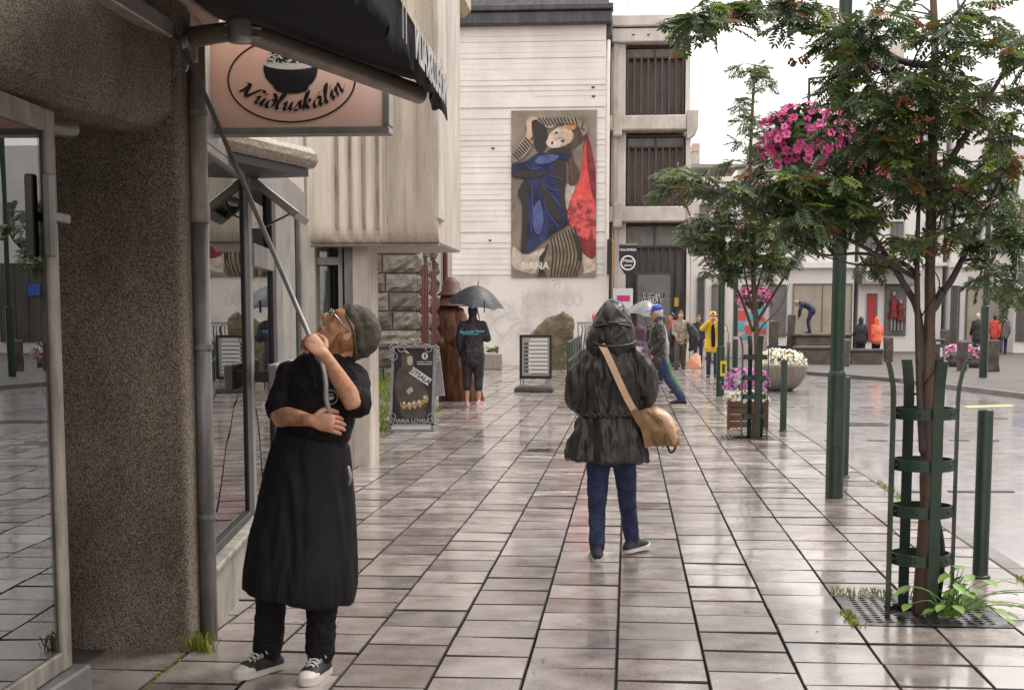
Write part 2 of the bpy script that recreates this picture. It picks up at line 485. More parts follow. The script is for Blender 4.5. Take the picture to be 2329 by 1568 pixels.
fp_ = tag(obj('far_pavers', bm, [m_paver, m_joint], pav), kind='stuff')
at_ = fp_.data.attributes.new('rnd', 'FLOAT', 'FACE')
at_.data.foreach_set('value', [v_ for _ in range(len(fp_.data.polygons) // 5) for v_ in [random.random()] * 5])
for i in range(44):
    y = 2.0 + i
    obj('kerb_stone', bx(2.365, 2.50, y + .004, y + .996, -.10, rnd(-.004, .002), .008), m_kerb, pav)
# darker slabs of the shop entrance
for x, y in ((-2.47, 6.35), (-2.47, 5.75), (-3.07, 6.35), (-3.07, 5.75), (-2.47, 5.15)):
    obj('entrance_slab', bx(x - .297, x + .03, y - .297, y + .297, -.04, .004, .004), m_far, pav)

# iron grates of the tree pits
m_iron = mat('wet_iron', (.05, .05, .055), (.10, .095, .09), rough=.28, rvar=.12, scale=9, metal=.55, bump=.2)
def grate(cx, cy):
    bm = nb(); N = 14; s = .79 / N
    for i in range(N):
        for j in range(N):
            x = cx - .395 + s * (i + .5); y = cy - .395 + s * (j + .5)
            if math.hypot(x - cx, y - cy) < .17: continue
            o_ = [bm.verts.new((x + a * s / 2, y + b * s / 2, .004)) for a, b in ((-1, -1), (0, -1), (1, -1), (1, 0), (1, 1), (0, 1), (-1, 1), (-1, 0))]
            if i in (0, N - 1) or j in (0, N - 1) or (i + j) % 2 and random.random() < .0:
                bm.faces.new(o_); continue
            r_ = s * .34
            q = [(a * r_ / (math.hypot(a, b)), b * r_ / math.hypot(a, b)) for a, b in ((-1, -1), (0, -1), (1, -1), (1, 0), (1, 1), (0, 1), (-1, 1), (-1, 0))]
            i_ = [bm.verts.new((x + a, y + b, .004)) for a, b in q]
            d_ = [bm.verts.new((x + a, y + b, -.03)) for a, b in q]
            for t in range(8):
                bm.faces.new((o_[t], o_[(t + 1) % 8], i_[(t + 1) % 8], i_[t]))
                bm.faces.new((i_[t], i_[(t + 1) % 8], d_[(t + 1) % 8], d_[t]))
    bmesh.ops.remove_doubles(bm, verts=bm.verts[:], dist=1e-4)
    return bm
tag(obj('tree_grate', grate(1.557, 7.6), m_iron), 'black iron grate full of holes at the foot of the near rowan tree', 'grate', 'tree grates')
tag(obj('tree_grate', grate(1.557, 18.8), m_iron), 'iron grate at the foot of the smaller rowan tree farther on', 'grate', 'tree grates')

# far pavement across the road, with its kerb
a = G(905, 378.5, 0); b = G(1100, 402, 0)
poly = [(a.x, a.y), (b.x, b.y), (60, b.y), (60, 90), (3.2, 90), (3.2, 44), (5.0, 44.0)]
tag(obj('far_pavement', prism(poly, -.111, .0), m_far), kind='structure')
bm = nb(); dv = (b - a).normalized(); nv = V((dv.y, -dv.x, 0))
for i in range(18):
    p = a + dv * (i * 1.0 + .01); q = a + dv * (i * 1.0 + .99)
    fp = bpy.data.objects['far_pavement']
    obj('kerb_stone', prism([(p + nv * .14).xy, (q + nv * .14).xy, (q - nv * .002).xy, (p - nv * .002).xy][::1], -.10, .012), m_kerb, fp)
# small things in the road: painted marks and dark inlaid setts
m_yel = mat('yellow_paint', (.75, .62, .22), (.55, .46, .2), rough=.4, scale=6)
m_sett = mat('dark_sett', (.02, .02, .02), (.04, .04, .04), rough=.5)
rd = bpy.data.objects['road']
p = G(966, 406.5, -.10); q = G(1012, 405, -.10)
obj('painted_line', prism([(p.x, p.y - .25), (q.x, q.y - .25), (q.x, q.y + .25), (p.x, p.y + .25)], -.099, -.094), m_yel, rd)
for vv, us in ((440, (808, 836, 876, 905, 926, 958, 990)), (407, (786, 806, 838, 866, 893)), (386, (800, 822, 846, 872, 900)), (491, (905, 962, 1000)), (418, (915, 1000))):
    for uu in us:
        p = G(uu + rnd(-2, 2), vv, -.10)
        obj('inlaid_sett', bx(p.x - .13, p.x + .13, p.y - .06, p.y + .06, -.099, -.093), m_sett, rd)

# blades of grass and moss in joints
def blades(bm, pts, h, n, w_=.004, spread=.02):
    for p in pts:
        for _ in range(n):
            b0 = V(p) + V((rnd(-spread, spread), rnd(-spread, spread), 0)); a_ = rnd(0, 6.28); hh = h * rnd(.5, 1.2)
            s_ = V((math.cos(a_), math.sin(a_), 0)) * w_; l_ = V((rnd(-.5, .5), rnd(-.5, .5), 0)) * hh
            v1 = bm.verts.new(b0 - s_); v2 = bm.verts.new(b0 + s_); v3 = bm.verts.new(b0 + l_ * .5 + V((0, 0, hh * .7)) + s_ * .6); v4 = bm.verts.new(b0 + l_ + V((0, 0, hh * .95)))
            bm.faces.new((v1, v2, v3)); bm.faces.new((v1, v3, v4))
def moss_strip(name, pts, h, n, label, spread=.03, wob=.02, w_=.005):
    bm = nb(); P = []
    for a_, b_, k in pts:
        a_, b_ = V(a_), V(b_)
        for i in range(k):
            P.append(a_.lerp(b_, i / max(1, k - 1)) + V((rnd(-wob, wob), rnd(-wob, wob), 0)))
    blades(bm, P, h, n, w_, spread)
    for p in P[::2]:
        ball(bm, p + V((rnd(-spread, spread), rnd(-spread, spread), -.004)), (rnd(.6, 1.4) * spread, rnd(.6, 1.4) * spread, rnd(.2, .5) * h * .6), 6)
    return tag(obj(name, bm, m_moss), label, None, None, 'stuff')
random.seed(3)
moss_strip('moss', [((2.36, 8.6, 0), (2.42, 6.6, 0), 26)], .035, 12, 'moss along the kerb by the near bollard')
moss_strip('moss', [((2.34, 11.0, 0), (2.38, 13.6, 0), 16)], .05, 10, 'moss along the kerb beyond the green pole')
moss_strip('grass', [((1.16, 8.02, 0), (1.62, 8.03, 0), 26)], .05, 8, 'grass growing along the back edge of the near tree grate', .01, .008, .002)
moss_strip('moss', [((1.15, 7.55, 0), (1.17, 7.18, 0), 14)], .025, 10, 'moss in the joint left of the near tree grate')
moss_strip('moss', [((-2.07, 6.62, 0), (-2.02, 5.7, 0), 24)], .012, 8, 'moss in the joint before the shop entrance', .012, .008, .003)
p = G(195, 649); moss_strip('grass', [((p.x, p.y, 0), (p.x + .05, p.y - .02, 0), 6)], .09, 14, 'tuft of grass at the foot of the downpipe', .035)
# ------------------------------------------------------------------ near shop on the left: pebble-dash pier and beam, glass door, awning
m_peb = mat('pebble_dash', (.095, .072, .052), (.54, .45, .35), rough=.75, scale=130, detail=5, contrast=(.38, .66), bump=1.0, bscale=120, bdist=.012)
stain(m_peb, 1.6, .50, 1.2, (1, 1, .6))
m_pebL = mat('pebble_dash_edge', (.20, .175, .15), (.46, .41, .36), rough=.75, scale=75, detail=2, bump=.9, bscale=75, bdist=.01)
m_wframe = mat('worn_white_frame', (.46, .42, .36), (.24, .22, .19), rough=.5, scale=9, stretch=(1, 1, .3), bump=.15)
m_alu = mat('grey_aluminium', (.30, .28, .26), (.20, .19, .175), rough=.4, scale=6, metal=.4)
m_blk = mat('black_frame', (.012, .012, .013), rough=.45)
m_shop = glass('shop_glass', (.5, .55, .53), 2.8)
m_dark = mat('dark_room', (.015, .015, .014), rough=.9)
m_zinc = mat('weathered_zinc', (.20, .195, .19), (.33, .32, .31), rough=.45, metal=.35, scale=5, stretch=(2, 2, .6), bump=.12)
stain(m_wframe, 5, .6, 1.15, (1, 1, .4)); stain(m_zinc, 4, .6, 1.2, (1, 1, .5))
m_steel = mat('galvanised_steel', (.42, .41, .40), (.30, .29, .28), rough=.38, metal=.5, scale=14)

m_gstep = mat('grey_step', (.22, .21, .21), (.16, .155, .155), rough=.45, scale=6)
PB = thing('concrete_shop', 'near concrete shop front with pebble-dash pier and beam', 'building', (-2.4, 6.7, 0))
PYF = G(130, 650).y
Z1 = D(171, 133, PYF).z                                  # underside of the beam
# pier: face towards us, narrow return towards the street
PXR = -2.035
bm = nb(); box(bm, -3.6, PXR, PYF, PYF + .2, -.02, 3.6)
es = [e for e in bm.edges if abs(e.verts[0].co.x - e.verts[1].co.x) < 1e-6 and abs(e.verts[0].co.x - PXR) < 1e-6 and abs(e.verts[0].co.z - e.verts[1].co.z) > 1]
bmesh.ops.bevel(bm, geom=es, offset=.03, segments=4, affect='EDGES', profile=.5)
obj('pier', bm, m_peb, PB)
# beam over the entrance, its front swings away from the street towards us
p1 = V((D(172, 100, PYF).x, PYF - .004, 0)); dr = V((-.27, -1.23, 0)).normalized(); nrm = V((-dr.y, dr.x, 0))
if nrm.x < 0: nrm = -nrm
p0 = p1 + dr * 3.6
bmv = nb()
prof = [(0, Z1 + .10), (0, 3.9), (-.9, 3.9), (-.9, Z1), (-.16, Z1), (-.07, Z1 + .025)]   # (out, z)
ra = [bmv.verts.new(p1 + nrm * a + V((0, 0, z))) for a, z in prof]
rb = [bmv.verts.new(p0 + nrm * a + V((0, 0, z))) for a, z in prof]
for i in range(len(prof)): bmv.faces.new((ra[i], ra[(i + 1) % len(prof)], rb[(i + 1) % len(prof)], rb[i]))
bmv.faces.new(ra[::-1]); bmv.faces.new(rb)
bmesh.ops.recalc_face_normals(bmv, faces=bmv.faces[:])
obj('beam', bmv, m_peb, PB)
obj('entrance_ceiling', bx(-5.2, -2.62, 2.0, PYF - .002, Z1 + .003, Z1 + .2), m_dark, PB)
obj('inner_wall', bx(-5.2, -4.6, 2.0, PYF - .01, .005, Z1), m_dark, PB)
obj('near_wall', bx(-5.2, -2.45, 1.2, 2.0, -.02, 3.9), m_peb, PB)
bm = nb(); tube(bm, [(-2.93, PYF - .03, Z1 - .02), (-2.9, PYF - .07, Z1 - .22)], [.03, .055], 12); obj('spotlight', bm, m_dark, PB, True)
for uu, vv in ((50, 111), (77, 117), (103, 123), (128, 130)):      # cable hooks under the beam edge
    p = G(uu, vv, Z1 + .03); bm = nb()
    tube(bm, [p + V((-.02, 0, .03)), p + V((-.022, 0, -.005)), p + V((0, 0, -.02)), p + V((.02, 0, -.005))], [.004] * 4, 6, k=3); obj('cable_hook', bm, m_dark, PB, True)
# glass door standing along the street
GZ = .12; GX = G(70, 666, GZ).x; GY1 = G(70, 666, GZ).y
ztop = D(50, 111, GY1).z
RDM = Matrix.Translation((GX, GY1, 0)) @ Matrix.Rotation(R(2.5), 4, 'Z') @ Matrix.Translation((-GX, -GY1, 0))
gd = obj('glass_door', bx(GX - .012, GX - .004, 2.4, GY1 - .06, GZ + .05, ztop - .05), m_shop, PB)
obj('door_stile', bx(GX - .05, GX + .012, GY1 - .10, GY1, GZ + .004, ztop, .006), m_wframe, gd)
obj('door_stile', bx(GX - .085, GX - .052, GY1 - .085, GY1 + .045, GZ + .008, ztop + .02, .004), m_alu, gd)
obj('door_rail', bx(GX - .048, GX + .010, 2.4, GY1 - .10, GZ + .006, GZ + .085, .006), m_wframe, gd)
obj('door_rail', bx(GX - .048, GX + .010, 2.4, GY1 - .10, ztop - .09, ztop - .002, .006), m_wframe, gd)
obj('inner_stile', bx(GX - .055, GX - .004, GY1 - .16, GY1 - .115, GZ + .09, ztop - .1, .004), m_alu, gd)
bm = nb(); zc = ztop - .42
box(bm, GX + .012, GX + .05, GY1 - .17, GY1 - .12, zc - .16, zc + .16); box(bm, GX + .02, GX + .045, GY1 - .13, GY1 + .06, zc - .02, zc + .02); bev(bm, .008, 2)
obj('stay_arm', bm, m_alu, gd)
bm = nb(); tube(bm, [(GX - .07, GY1 + .03, ztop - .05), (GX + .02, GY1 + .16, ztop - .05)], [.035, .035], 14); obj('closer', bm, m_alu, gd, True)
obj('entrance_step', bx(-4.59, GX + .07, 2.01, GY1 + .06, .006, GZ, .01), m_gstep, PB)
gd.data.transform(wm(gd).inverted() @ RDM @ wm(gd))
for c_ in [q for q in bpy.data.objects if q.parent is gd]: c_.data.transform(wm(gd).inverted() @ RDM @ wm(gd))
# a dressed dummy standing behind the glass
tag(obj('window_drape', lathe([(.02, 1.75), (.12, 1.55), (.16, 1.3), (.17, .95), (.26, .35), (.28, .03)], (GX - .40, 4.9, .12), 20), mat('olive_cloth', (.05, .055, .035), (.09, .09, .06), rough=.8, scale=5, stretch=(3, 3, .4)), None, True), 'dark olive gown on a stand behind the glass door', 'gown')

# downpipe in front of the pier corner
DP = thing('downpipe', 'grey zinc rainwater downpipe on the near shop corner', 'downpipe', tuple(G(207, 645)))
b0 = G(206, 645); dx, dy = b0.x, 6.55
bm = nb(); tube(bm, [(dx, dy, .02), (dx, dy, 2.02)], [.042, .042], 20, cap=False); obj('pipe', bm, m_zinc, DP, True)
bm = nb(); tube(bm, [(dx, dy, 2.0), (dx, dy, 2.07), (dx, dy, 2.075), (dx, dy, 2.12), (dx, dy, 2.86)], [.049, .049, .046, .042, .042], 20, cap=False); obj('upper_pipe', bm, m_wframe, DP, True)
for z in (.62, 1.42, 2.5):
    bm = nb(); lathe([(.043, -.012), (.050, -.012), (.050, .012), (.043, .012)], (dx, dy, z), 20, bm); box(bm, dx - .14, dx - .04, dy - .012, dy + .012, z - .012, z + .012); obj('clamp', bm, m_zinc, DP)

# awning ---------------------------------------------------------------------------------
m_can = mat('black_canvas', (.008, .008, .009), (.016, .016, .017), rough=.75, scale=30, stretch=(1, 6, 1), bump=.2)
m_arm = mat('brown_grey_arm', (.40, .345, .30), (.30, .26, .225), rough=.42, metal=.3, scale=12)
m_arml = mat('light_grey_rail', (.50, .47, .43), (.36, .33, .30), rough=.42, metal=.3, scale=12)
m_wht = mat('white_print', (.78, .78, .76), rough=.6)
m_valp = mat('faded_valance_print', (.55, .54, .52), (.30, .29, .28), rough=.7, scale=12)
AW = thing('awning', 'black folding-arm awning stretched out over the shop entrance', 'awning', (-2.1, 6.7, 2.9))
fe = D(443, 86, 7.0)                        # far front corner
fe2 = fe + V((.034, -1, 0)) * 4.2           # near front corner
wz = fe.z + .36
wa = V((-2.08, 7.0, wz)); wb = wa + V((-.06, -4.2, 0))
bm = nb(); NX, NY = 10, 16; gv = {}
for i in range(NX + 1):
    for j in range(NY + 1):
        a_ = wa.lerp(wb, j / NY); b_ = fe.lerp(fe2, j / NY); t = i / NX
        p = a_.lerp(b_, t); p.z -= .03 * math.sin(math.pi * t) * (1 + .3 * math.sin(j * 2.1))
        gv[i, j] = bm.verts.new(p)
for i in range(NX):
    for j in range(NY): bm.faces.new((gv[i, j], gv[i + 1, j], gv[i + 1, j + 1], gv[i, j + 1]))
bmesh.ops.solidify(bm, geom=bm.faces[:], thickness=.004)
can = obj('canopy', bm, m_can, AW, True)
# valance with scalloped lower edge and lettering
fd = (fe2 - fe).normalized(); bm = nb(); NV = 120; L = 4.2; top = []; bot = []
fo = V((.02, 0, 0))
def vwave(s): return .018 * math.sin(s * 9) + .008 * math.sin(s * 23 + 1)
for i in range(NV + 1):
    s_ = L * i / NV; p = fe + fd * s_
    dz = .185 + .022 * abs(math.sin(s_ * math.pi / .17))
    rows = []
    for q in range(5):
        t = q / 4
        rows.append(bm.verts.new(p + V((.012 + vwave(s_) * t, 0, .03 - dz * t))))
    if i:
        for q in range(4): bm.faces.new((pr_[q], rows[q], rows[q + 1], pr_[q + 1]))
    pr_ = rows
bmesh.ops.solidify(bm, geom=bm.faces[:], thickness=.003)
val = obj('valance', bm, m_can, AW, True)
# white lettering on the outside of the valance
Mv = frame(fe + fd * .62 + V((.035, 0, -.068)), -fd) @ FACE
text('lettering', 'NÚÐLUSKÁLIN', .19, frame(fe + fd * .85 + V((.038, 0, -.07)), fd) @ FACE, m_valp, val, .001, .1, .006)
for s_, w_ in ((.18, .02), (.24, .01), (1.75, .02), (1.85, .012)):
    obj('white_stripe', bx(0, w_, -.001, .001, -.13, .02, M=frame(fe + fd * s_ + V((.036, 0, 0)), fd)), m_valp, val)
# front bar
bm = nb(); tube(bm, [fe + V((-.03, .02, -.01)), fe2 + V((-.03, 0, -.01))], [(.032, .045)] * 2, 12, side=(1, 0, 0)); obj('front_bar', bm, m_arml, AW, True)
# wall rail (square torsion bar) and its brackets
r0 = D(147, 37, 6.50); r0.x = -2.10
rz = r0.z; M_ = Matrix.Identity(4)
rail = obj('wall_rail', bx(-2.13, -2.05, 3.4, 6.56, rz - .03, rz + .05, .006), m_arml, AW)
obj('roller', tube(nb(), [(-2.06, 3.0, wz - .02), (-2.06, 6.98, wz - .02)], [.05, .05], 14), m_arm, AW, True)
obj('wall_plate', bx(-2.16, -2.128, 6.2, 6.38, rz - .1, rz + .02, .01), m_arml, AW)
for y in (4.2, 6.40):
    obj('bracket', bx(-2.16, -2.04, y, y + .14, rz - .075, rz - .028, .008), m_arml, AW)
bm = nb(); box(bm, -2.10, -1.98, 6.50, 6.62, rz - .12, rz - .015); bev(bm, .012, 2); obj('gear_box', bm, m_arml, AW)
# folding arm: wall joint, elbow, front
A0 = D(148, 40, 6.55); A1 = D(240, 30, 6.38); A2 = D(420, 94, 6.93)
A0.x = max(A0.x, -2.1)
bm = nb(); tube(bm, [A0, A0.lerp(A1, .92)], [(.05, .034), (.045, .03)], 12, side=(0, 0, 1)); obj('rear_arm', bm, m_arm, AW, True)
bm = nb(); tube(bm, [A1.lerp(A2, .06), A2], [(.048, .036), (.048, .036)], 14, side=(0, 0, 1)); obj('front_arm', bm, m_arm, AW, True)
bm = nb(); lathe([(0, -.055), (.05, -.055), (.055, -.03), (.055, .03), (.05, .055), (0, .055)], A1, 18, bm); obj('elbow', bm, m_arml, AW, True)
for k in (-.02, .02):
    bm = nb(); tube(bm, [A1 + V((-.06, -.02, k)), A1 + V((.09, .0, k - .012))], [.008, .008], 8); obj('elbow_link', bm, m_arml, AW, True)
bm = nb(); lathe([(0, -.05), (.04, -.05), (.04, .05), (0, .05)], A0, 14, bm); obj('shoulder_joint', bm, m_arml, AW, True)
CR_TOP = D(183, 44, 6.30)
bm = nb(); tube(bm, [V((-2.03, 6.52, rz - .05)), CR_TOP + V((0, 0, .03)), CR_TOP + V((.005, 0, -.03))], [.014, .014, .016], 10, k=3); obj('gear_eye', bm, m_steel, AW, True)

# ------------------------------------------------------------------ noodle bar sign
m_peach = mat('peach_sign', (.80, .46, .34), (.86, .62, .52), rough=.35, scale=1.6, detail=2)
SG = thing('shop_sign', 'peach lightbox sign with noodle bowl and script lettering under the awning', 'sign', tuple(D(202, 90, 7.25)))
sl = D(201.5, 134, 7.25); srr = D(387, 134, 7.25); zt = 3.03; zb = sl.z
pan = obj('sign_panel', bx(sl.x, srr.x, 7.25, 7.36, zb, zt), m_peach, SG)
for a_ in ((sl.x - .02, srr.x + .012, zb - .004, zb + .032), (sl.x - .02, srr.x + .012, zt - .03, zt + .004)):
    obj('sign_frame', bx(a_[0], a_[1], 7.238, 7.37, a_[2], a_[3], .004), m_alu, SG)
for a_ in ((sl.x - .022, sl.x + .018), (srr.x - .02, srr.x + .014)):
    obj('sign_frame', bx(a_[0], a_[1], 7.2355, 7.372, zb + .034, zt - .032, .004), m_alu, SG)
m_ink = mat('black_ink', (.008, .007, .01), rough=.4)
m_pal = mat('pale_print', (.62, .60, .58), rough=.5)
def ppt(zx, zy):                            # pixel of my enlarged crop -> point on the panel
    return D((700 + zx / 1.941) / 4, (zy / 1.941) / 4, 7.25)
e0 = ppt(905, 618); er = (ppt(1393, 618).x - e0.x); ez = e0.z - ppt(905, 940).z
bm = nb(); q = [bm.verts.new((e0.x + (er + d_) * math.cos(t * math.pi / 48), 7.246, e0.z + (ez + d_) * math.sin(t * math.pi / 48))) for d_ in (0, .0085) for t in range(96)]
for t in range(96): bm.faces.new((q[t], q[(t + 1) % 96], q[96 + (t + 1) % 96], q[96 + t]))
obj('oval_line', bm, m_ink, pan)
def poly_on(bm, pts, y): return flat(bm, [(p.x, p.z) for p in pts], y)
bowl = [(688, 505), (690, 555), (705, 600), (735, 640), (762, 662), (775, 690), (800, 710), (850, 722), (910, 727), (965, 722), (1015, 708), (1035, 690), (1040, 665), (1070, 640), (1095, 600), (1108, 550), (1112, 505), (1060, 528), (980, 541), (900, 545), (800, 537), (730, 522)]
bm = nb(); poly_on(bm, [ppt(*p) for p in bowl], 7.2455); obj('bowl_print', bm, m_ink, pan)
bm = nb(); q = []
for t in range(40):
    q.append(ppt(900 + 205 * math.cos(t * math.pi / 20), 495 + 44 * math.sin(t * math.pi / 20)))
poly_on(bm, q, 7.2446); obj('bowl_rim_print', bm, m_pal, pan)
bm = nb(); q = []
for t in range(24): q.append(ppt(880 + 165 * math.cos(-t * math.pi / 23), 490 + 130 * math.sin(-t * math.pi / 23)))
poly_on(bm, q, 7.2436); obj('noodle_heap_print', bm, m_ink, pan)
random.seed(21)
bm = nb()
def stroke2(bm, pts, w_, y, nib=None):
    P = cr([(p.x, p.z) for p in pts], 5); L_ = []
    for i, p in enumerate(P):
        a_ = P[max(i - 1, 0)]; b_ = P[min(i + 1, len(P) - 1)]; d_ = b_ - a_; d_ = d_ / (np.hypot(*d_) + 1e-9)
        n_ = np.array(nib) if nib is not None else np.array((-d_[1], d_[0])) * w_ / 2
        yy = y - i * (1.2e-5 if y < 20 else 4e-4)
        L_.append((bm.verts.new((p[0] + n_[0], yy, p[1] + n_[1])), bm.verts.new((p[0] - n_[0], yy, p[1] - n_[1]))))
    for (a_, b_), (c_, d_) in zip(L_[:-1], L_[1:]):
        try: bm.faces.new((a_, c_, d_, b_))
        except ValueError: pass
for _ in range(46):
    cx_, cy_ = rnd(730, 1030), rnd(400, 485)
    if ((cx_ - 880) / 160) ** 2 + ((cy_ - 490) / 125) ** 2 > 1: continue
    a_ = rnd(0, 6.28); r_ = rnd(18, 42)
    stroke2(bm, [ppt(cx_ + r_ * math.cos(a_ + t), cy_ + r_ * .6 * math.sin(a_ + t)) for t in (0, .5, 1.0, 1.5)], rnd(.003, .006), 7.2426)
obj('noodle_print', bm, m_pal, pan)
bm = nb(); stroke2(bm, [ppt(830, 455), ppt(740, 350), ppt(690, 300)], .008, 7.2416); stroke2(bm, [ppt(905, 450), ppt(850, 330), ppt(815, 260)], .012, 7.2416); obj('chopstick_print', bm, m_pal, pan)
# broad-pen script following the oval
GL = {
 'N': (1.05, [[(.0, .62), (.08, .72), (.2, .66), (.22, .3), (.16, .0)], [(.22, .66), (.4, .25), (.6, .02)], [(.6, .02), (.68, .5), (.8, .88), (.95, .9), (1.0, .8)]]),
 'u': (.62, [[(.0, .3), (.1, .46), (.14, .3), (.12, .08), (.22, .0), (.36, .14), (.44, .45)], [(.44, .45), (.42, .12), (.5, .0), (.62, .14)]]),
 'ú': (.62, [[(.0, .3), (.1, .46), (.14, .3), (.12, .08), (.22, .0), (.36, .14), (.44, .45)], [(.44, .45), (.42, .12), (.5, .0), (.62, .14)], [(.3, .58), (.42, .74)]]),
 'ð': (.56, [[(.4, .42), (.22, .48), (.06, .26), (.14, .02), (.32, .04), (.44, .3), (.38, .6), (.18, .82)], [(.2, .6), (.46, .74)]]),
 'l': (.40, [[(.0, .14), (.16, .45), (.28, .82), (.2, .92), (.12, .7), (.1, .2), (.18, .0), (.38, .14)]]),
 's': (.46, [[(.0, .1), (.16, .3), (.26, .5), (.3, .3), (.34, .1), (.2, -.01), (.06, .04)], [(.3, .03), (.46, .14)]]),
 'k': (.60, [[(.0, .14), (.18, .5), (.28, .85), (.2, .9), (.12, .6), (.1, .0)], [(.1, .2), (.26, .46), (.4, .44), (.34, .3), (.16, .26)], [(.2, .26), (.36, .04), (.6, .14)]]),
 'á': (.64, [[(.42, .4), (.24, .48), (.06, .26), (.12, .02), (.26, .04), (.4, .26), (.44, .45)], [(.44, .45), (.42, .12), (.5, .0), (.64, .14)], [(.28, .58), (.42, .74)]]),
 'i': (.36, [[(.0, .2), (.14, .46), (.12, .14), (.2, .0), (.36, .14)], [(.13, .60), (.16, .65), (.19, .68)]]),
 'n': (.66, [[(.0, .3), (.1, .46), (.12, .3), (.08, .0)], [(.1, .2), (.28, .48), (.38, .4), (.36, .1), (.46, .0), (.66, .16)]]),
}
word = 'Núðluskálin'; sizeL = .090
tot = sum(GL[c][0] for c in word) * sizeL
arx, arz = er * .91, ez * .80
bm = nb(); s_ = 0.0
# walk along the lower arc between two angles
angs = np.linspace(R(199), R(341), 400); P_ = np.array([(e0.x + arx * math.cos(a_), e0.z + .012 + arz * math.sin(a_)) for a_ in angs])
cl = np.concatenate([[0], np.cumsum(np.hypot(*np.diff(P_, axis=0).T))]); k_ = cl[-1] / tot
for c in word:
    wl = GL[c][0] * sizeL * k_
    mid = s_ + wl / 2; i_ = min(int(np.searchsorted(cl, mid)), 398)
    tx = P_[i_ + 1] - P_[i_]; tx = tx / np.hypot(*tx); tn = np.array((-tx[1], tx[0])); o_ = P_[i_] - tx * wl / 2
    for st in GL[c][1]:
        pts = []
        for x_, y_ in st:
            x2 = (x_ * k_ + y_ * .30) * sizeL; y2 = y_ * sizeL * 1.05
            w2 = o_ + tx * x2 + tn * y2; pts.append(V((w2[0], 0, w2[1])))
        nibv = tx * .0086 + tn * .0046
        stroke2(bm, pts, 0, 7.2441, nibv)
    s_ += wl
bmesh.ops.recalc_face_normals(bm, faces=bm.faces[:])
obj('script_lettering', bm, m_ink, pan)
bm = nb(); box(bm, -2.2, sl.x - .02, 7.28, 7.33, zb + .01, zb + .05); box(bm, -2.2, sl.x - .02, 7.28, 7.33, zt - .05, zt - .01); obj('sign_bracket', bm, m_alu, SG)
bm = nb(); tube(bm, [D(200, 85, 7.2), D(201, 118, 7.2), D(193, 131, 7.1), D(175, 137, 6.9), D(160, 136, 6.8)], [.007] * 5, 8, k=4); obj('sign_cable', bm, m_dark, SG, True)
# ------------------------------------------------------------------ noodle bar shop front
m_conc = mat('pale_concrete', (.40, .36, .31), (.27, .245, .21), rough=.6, scale=4, bump=.2, bscale=40)
m_cream = mat('cream_metal', (.74, .655, .56), (.44, .37, .29), rough=.5, scale=3.0, stretch=(3, 2, .22), detail=8, contrast=(.48, .80))
m_creamd = mat('cream_wall', (.60, .54, .46), (.46, .41, .35), rough=.6, scale=3, stretch=(2, 2, .4), bump=.1)
m_gpan = mat('grey_panel', (.30, .285, .26), (.22, .21, .19), rough=.5, scale=5)
m_tin = mat('tin_sheet', (.42, .37, .30), (.25, .22, .18), rough=.45, metal=.35, scale=30, bump=.5, bscale=60)
stain(m_cream, 2.2, .72, 1.08, (1.6, 1, .25)); stain(m_creamd, 2.5, .65, 1.1, (1, 1, .4)); stain(m_gpan, 3, .65, 1.15); stain(m_conc, 3, .6, 1.15)
F0 = V((-2.12, 7.0, 0)); FD = (V((-3.15, 14.7, 0)) - F0).normalized(); FM = frame(F0, FD)
def FU(u):
    r_ = ray(u, 319); return -(F0.x * r_.y - F0.y * r_.x) / (FD.x * r_.y - FD.y * r_.x)
FL = FU(303.5)
def fb(t0, t1, y0, y1, z0, z1, b=0.0): return bx(t0, t1, y0, y1, z0, z1, b, FM)
NS = thing('noodle_shop', 'noodle bar shop front with tall glazing and dark frames', 'shop', tuple(F0))
obj('base_wall', fb(-.37, FL, -.05, .2, -.02, .32, .01), m_conc, NS)
obj('sill', fb(-.37, FU(246), -.09, .02, .322, .352, .006), m_wframe, NS)
tA, tB, tC, tD, tE = FU(243), FU(247.5), FU(271), FU(279), FU(296)
wn = obj('window_pane', fb(-.36, tA, -.004, .004, .36, 2.42), m_shop, NS)
obj('mullion', fb(tA, tB - .003, -.018, .02, .353, 2.42, .004), m_blk, NS)
obj('window_rail', fb(-.37, tA, -.03, .04, .354, .40, .004), m_blk, NS)
obj('window_rail', fb(-.37, tA, -.03, .04, 2.38, 2.42, .004), m_alu, NS)
dr_ = obj('door', fb(tB + .12, tC - .05, -.004, .004, .12, 2.0), m_shop, NS)
obj('door_stile', fb(tB, tB + .12, -.022, .02, .02, 2.42, .005), m_alu, dr_)
obj('door_stile', fb(tC - .05, tC + .12, -.024, .02, .02, 2.42, .005), m_blk, dr_)
obj('door_rail', fb(tB + .12, tC - .05, -.035, .03, .02, .14, .005), m_alu, dr_)
obj('door_rail', fb(tB + .12, tC - .05, -.035, .03, 1.88, 2.02, .005), m_alu, dr_)
obj('door_jamb', fb(tC + .12, tD, -.03, .06, .02, 2.42, .005), m_alu, dr_)
hb = D(255, 372, 8.9); zc = hb.z
obj('door_bar', fb(tB + .06, tC + .1, -.17, -.11, zc - .10, zc + .06, .008), m_gpan, dr_)
obj('bar_mount', fb(tB + .08, tB + .16, -.11, -.04, zc - .05, zc + .02), m_blk, dr_)
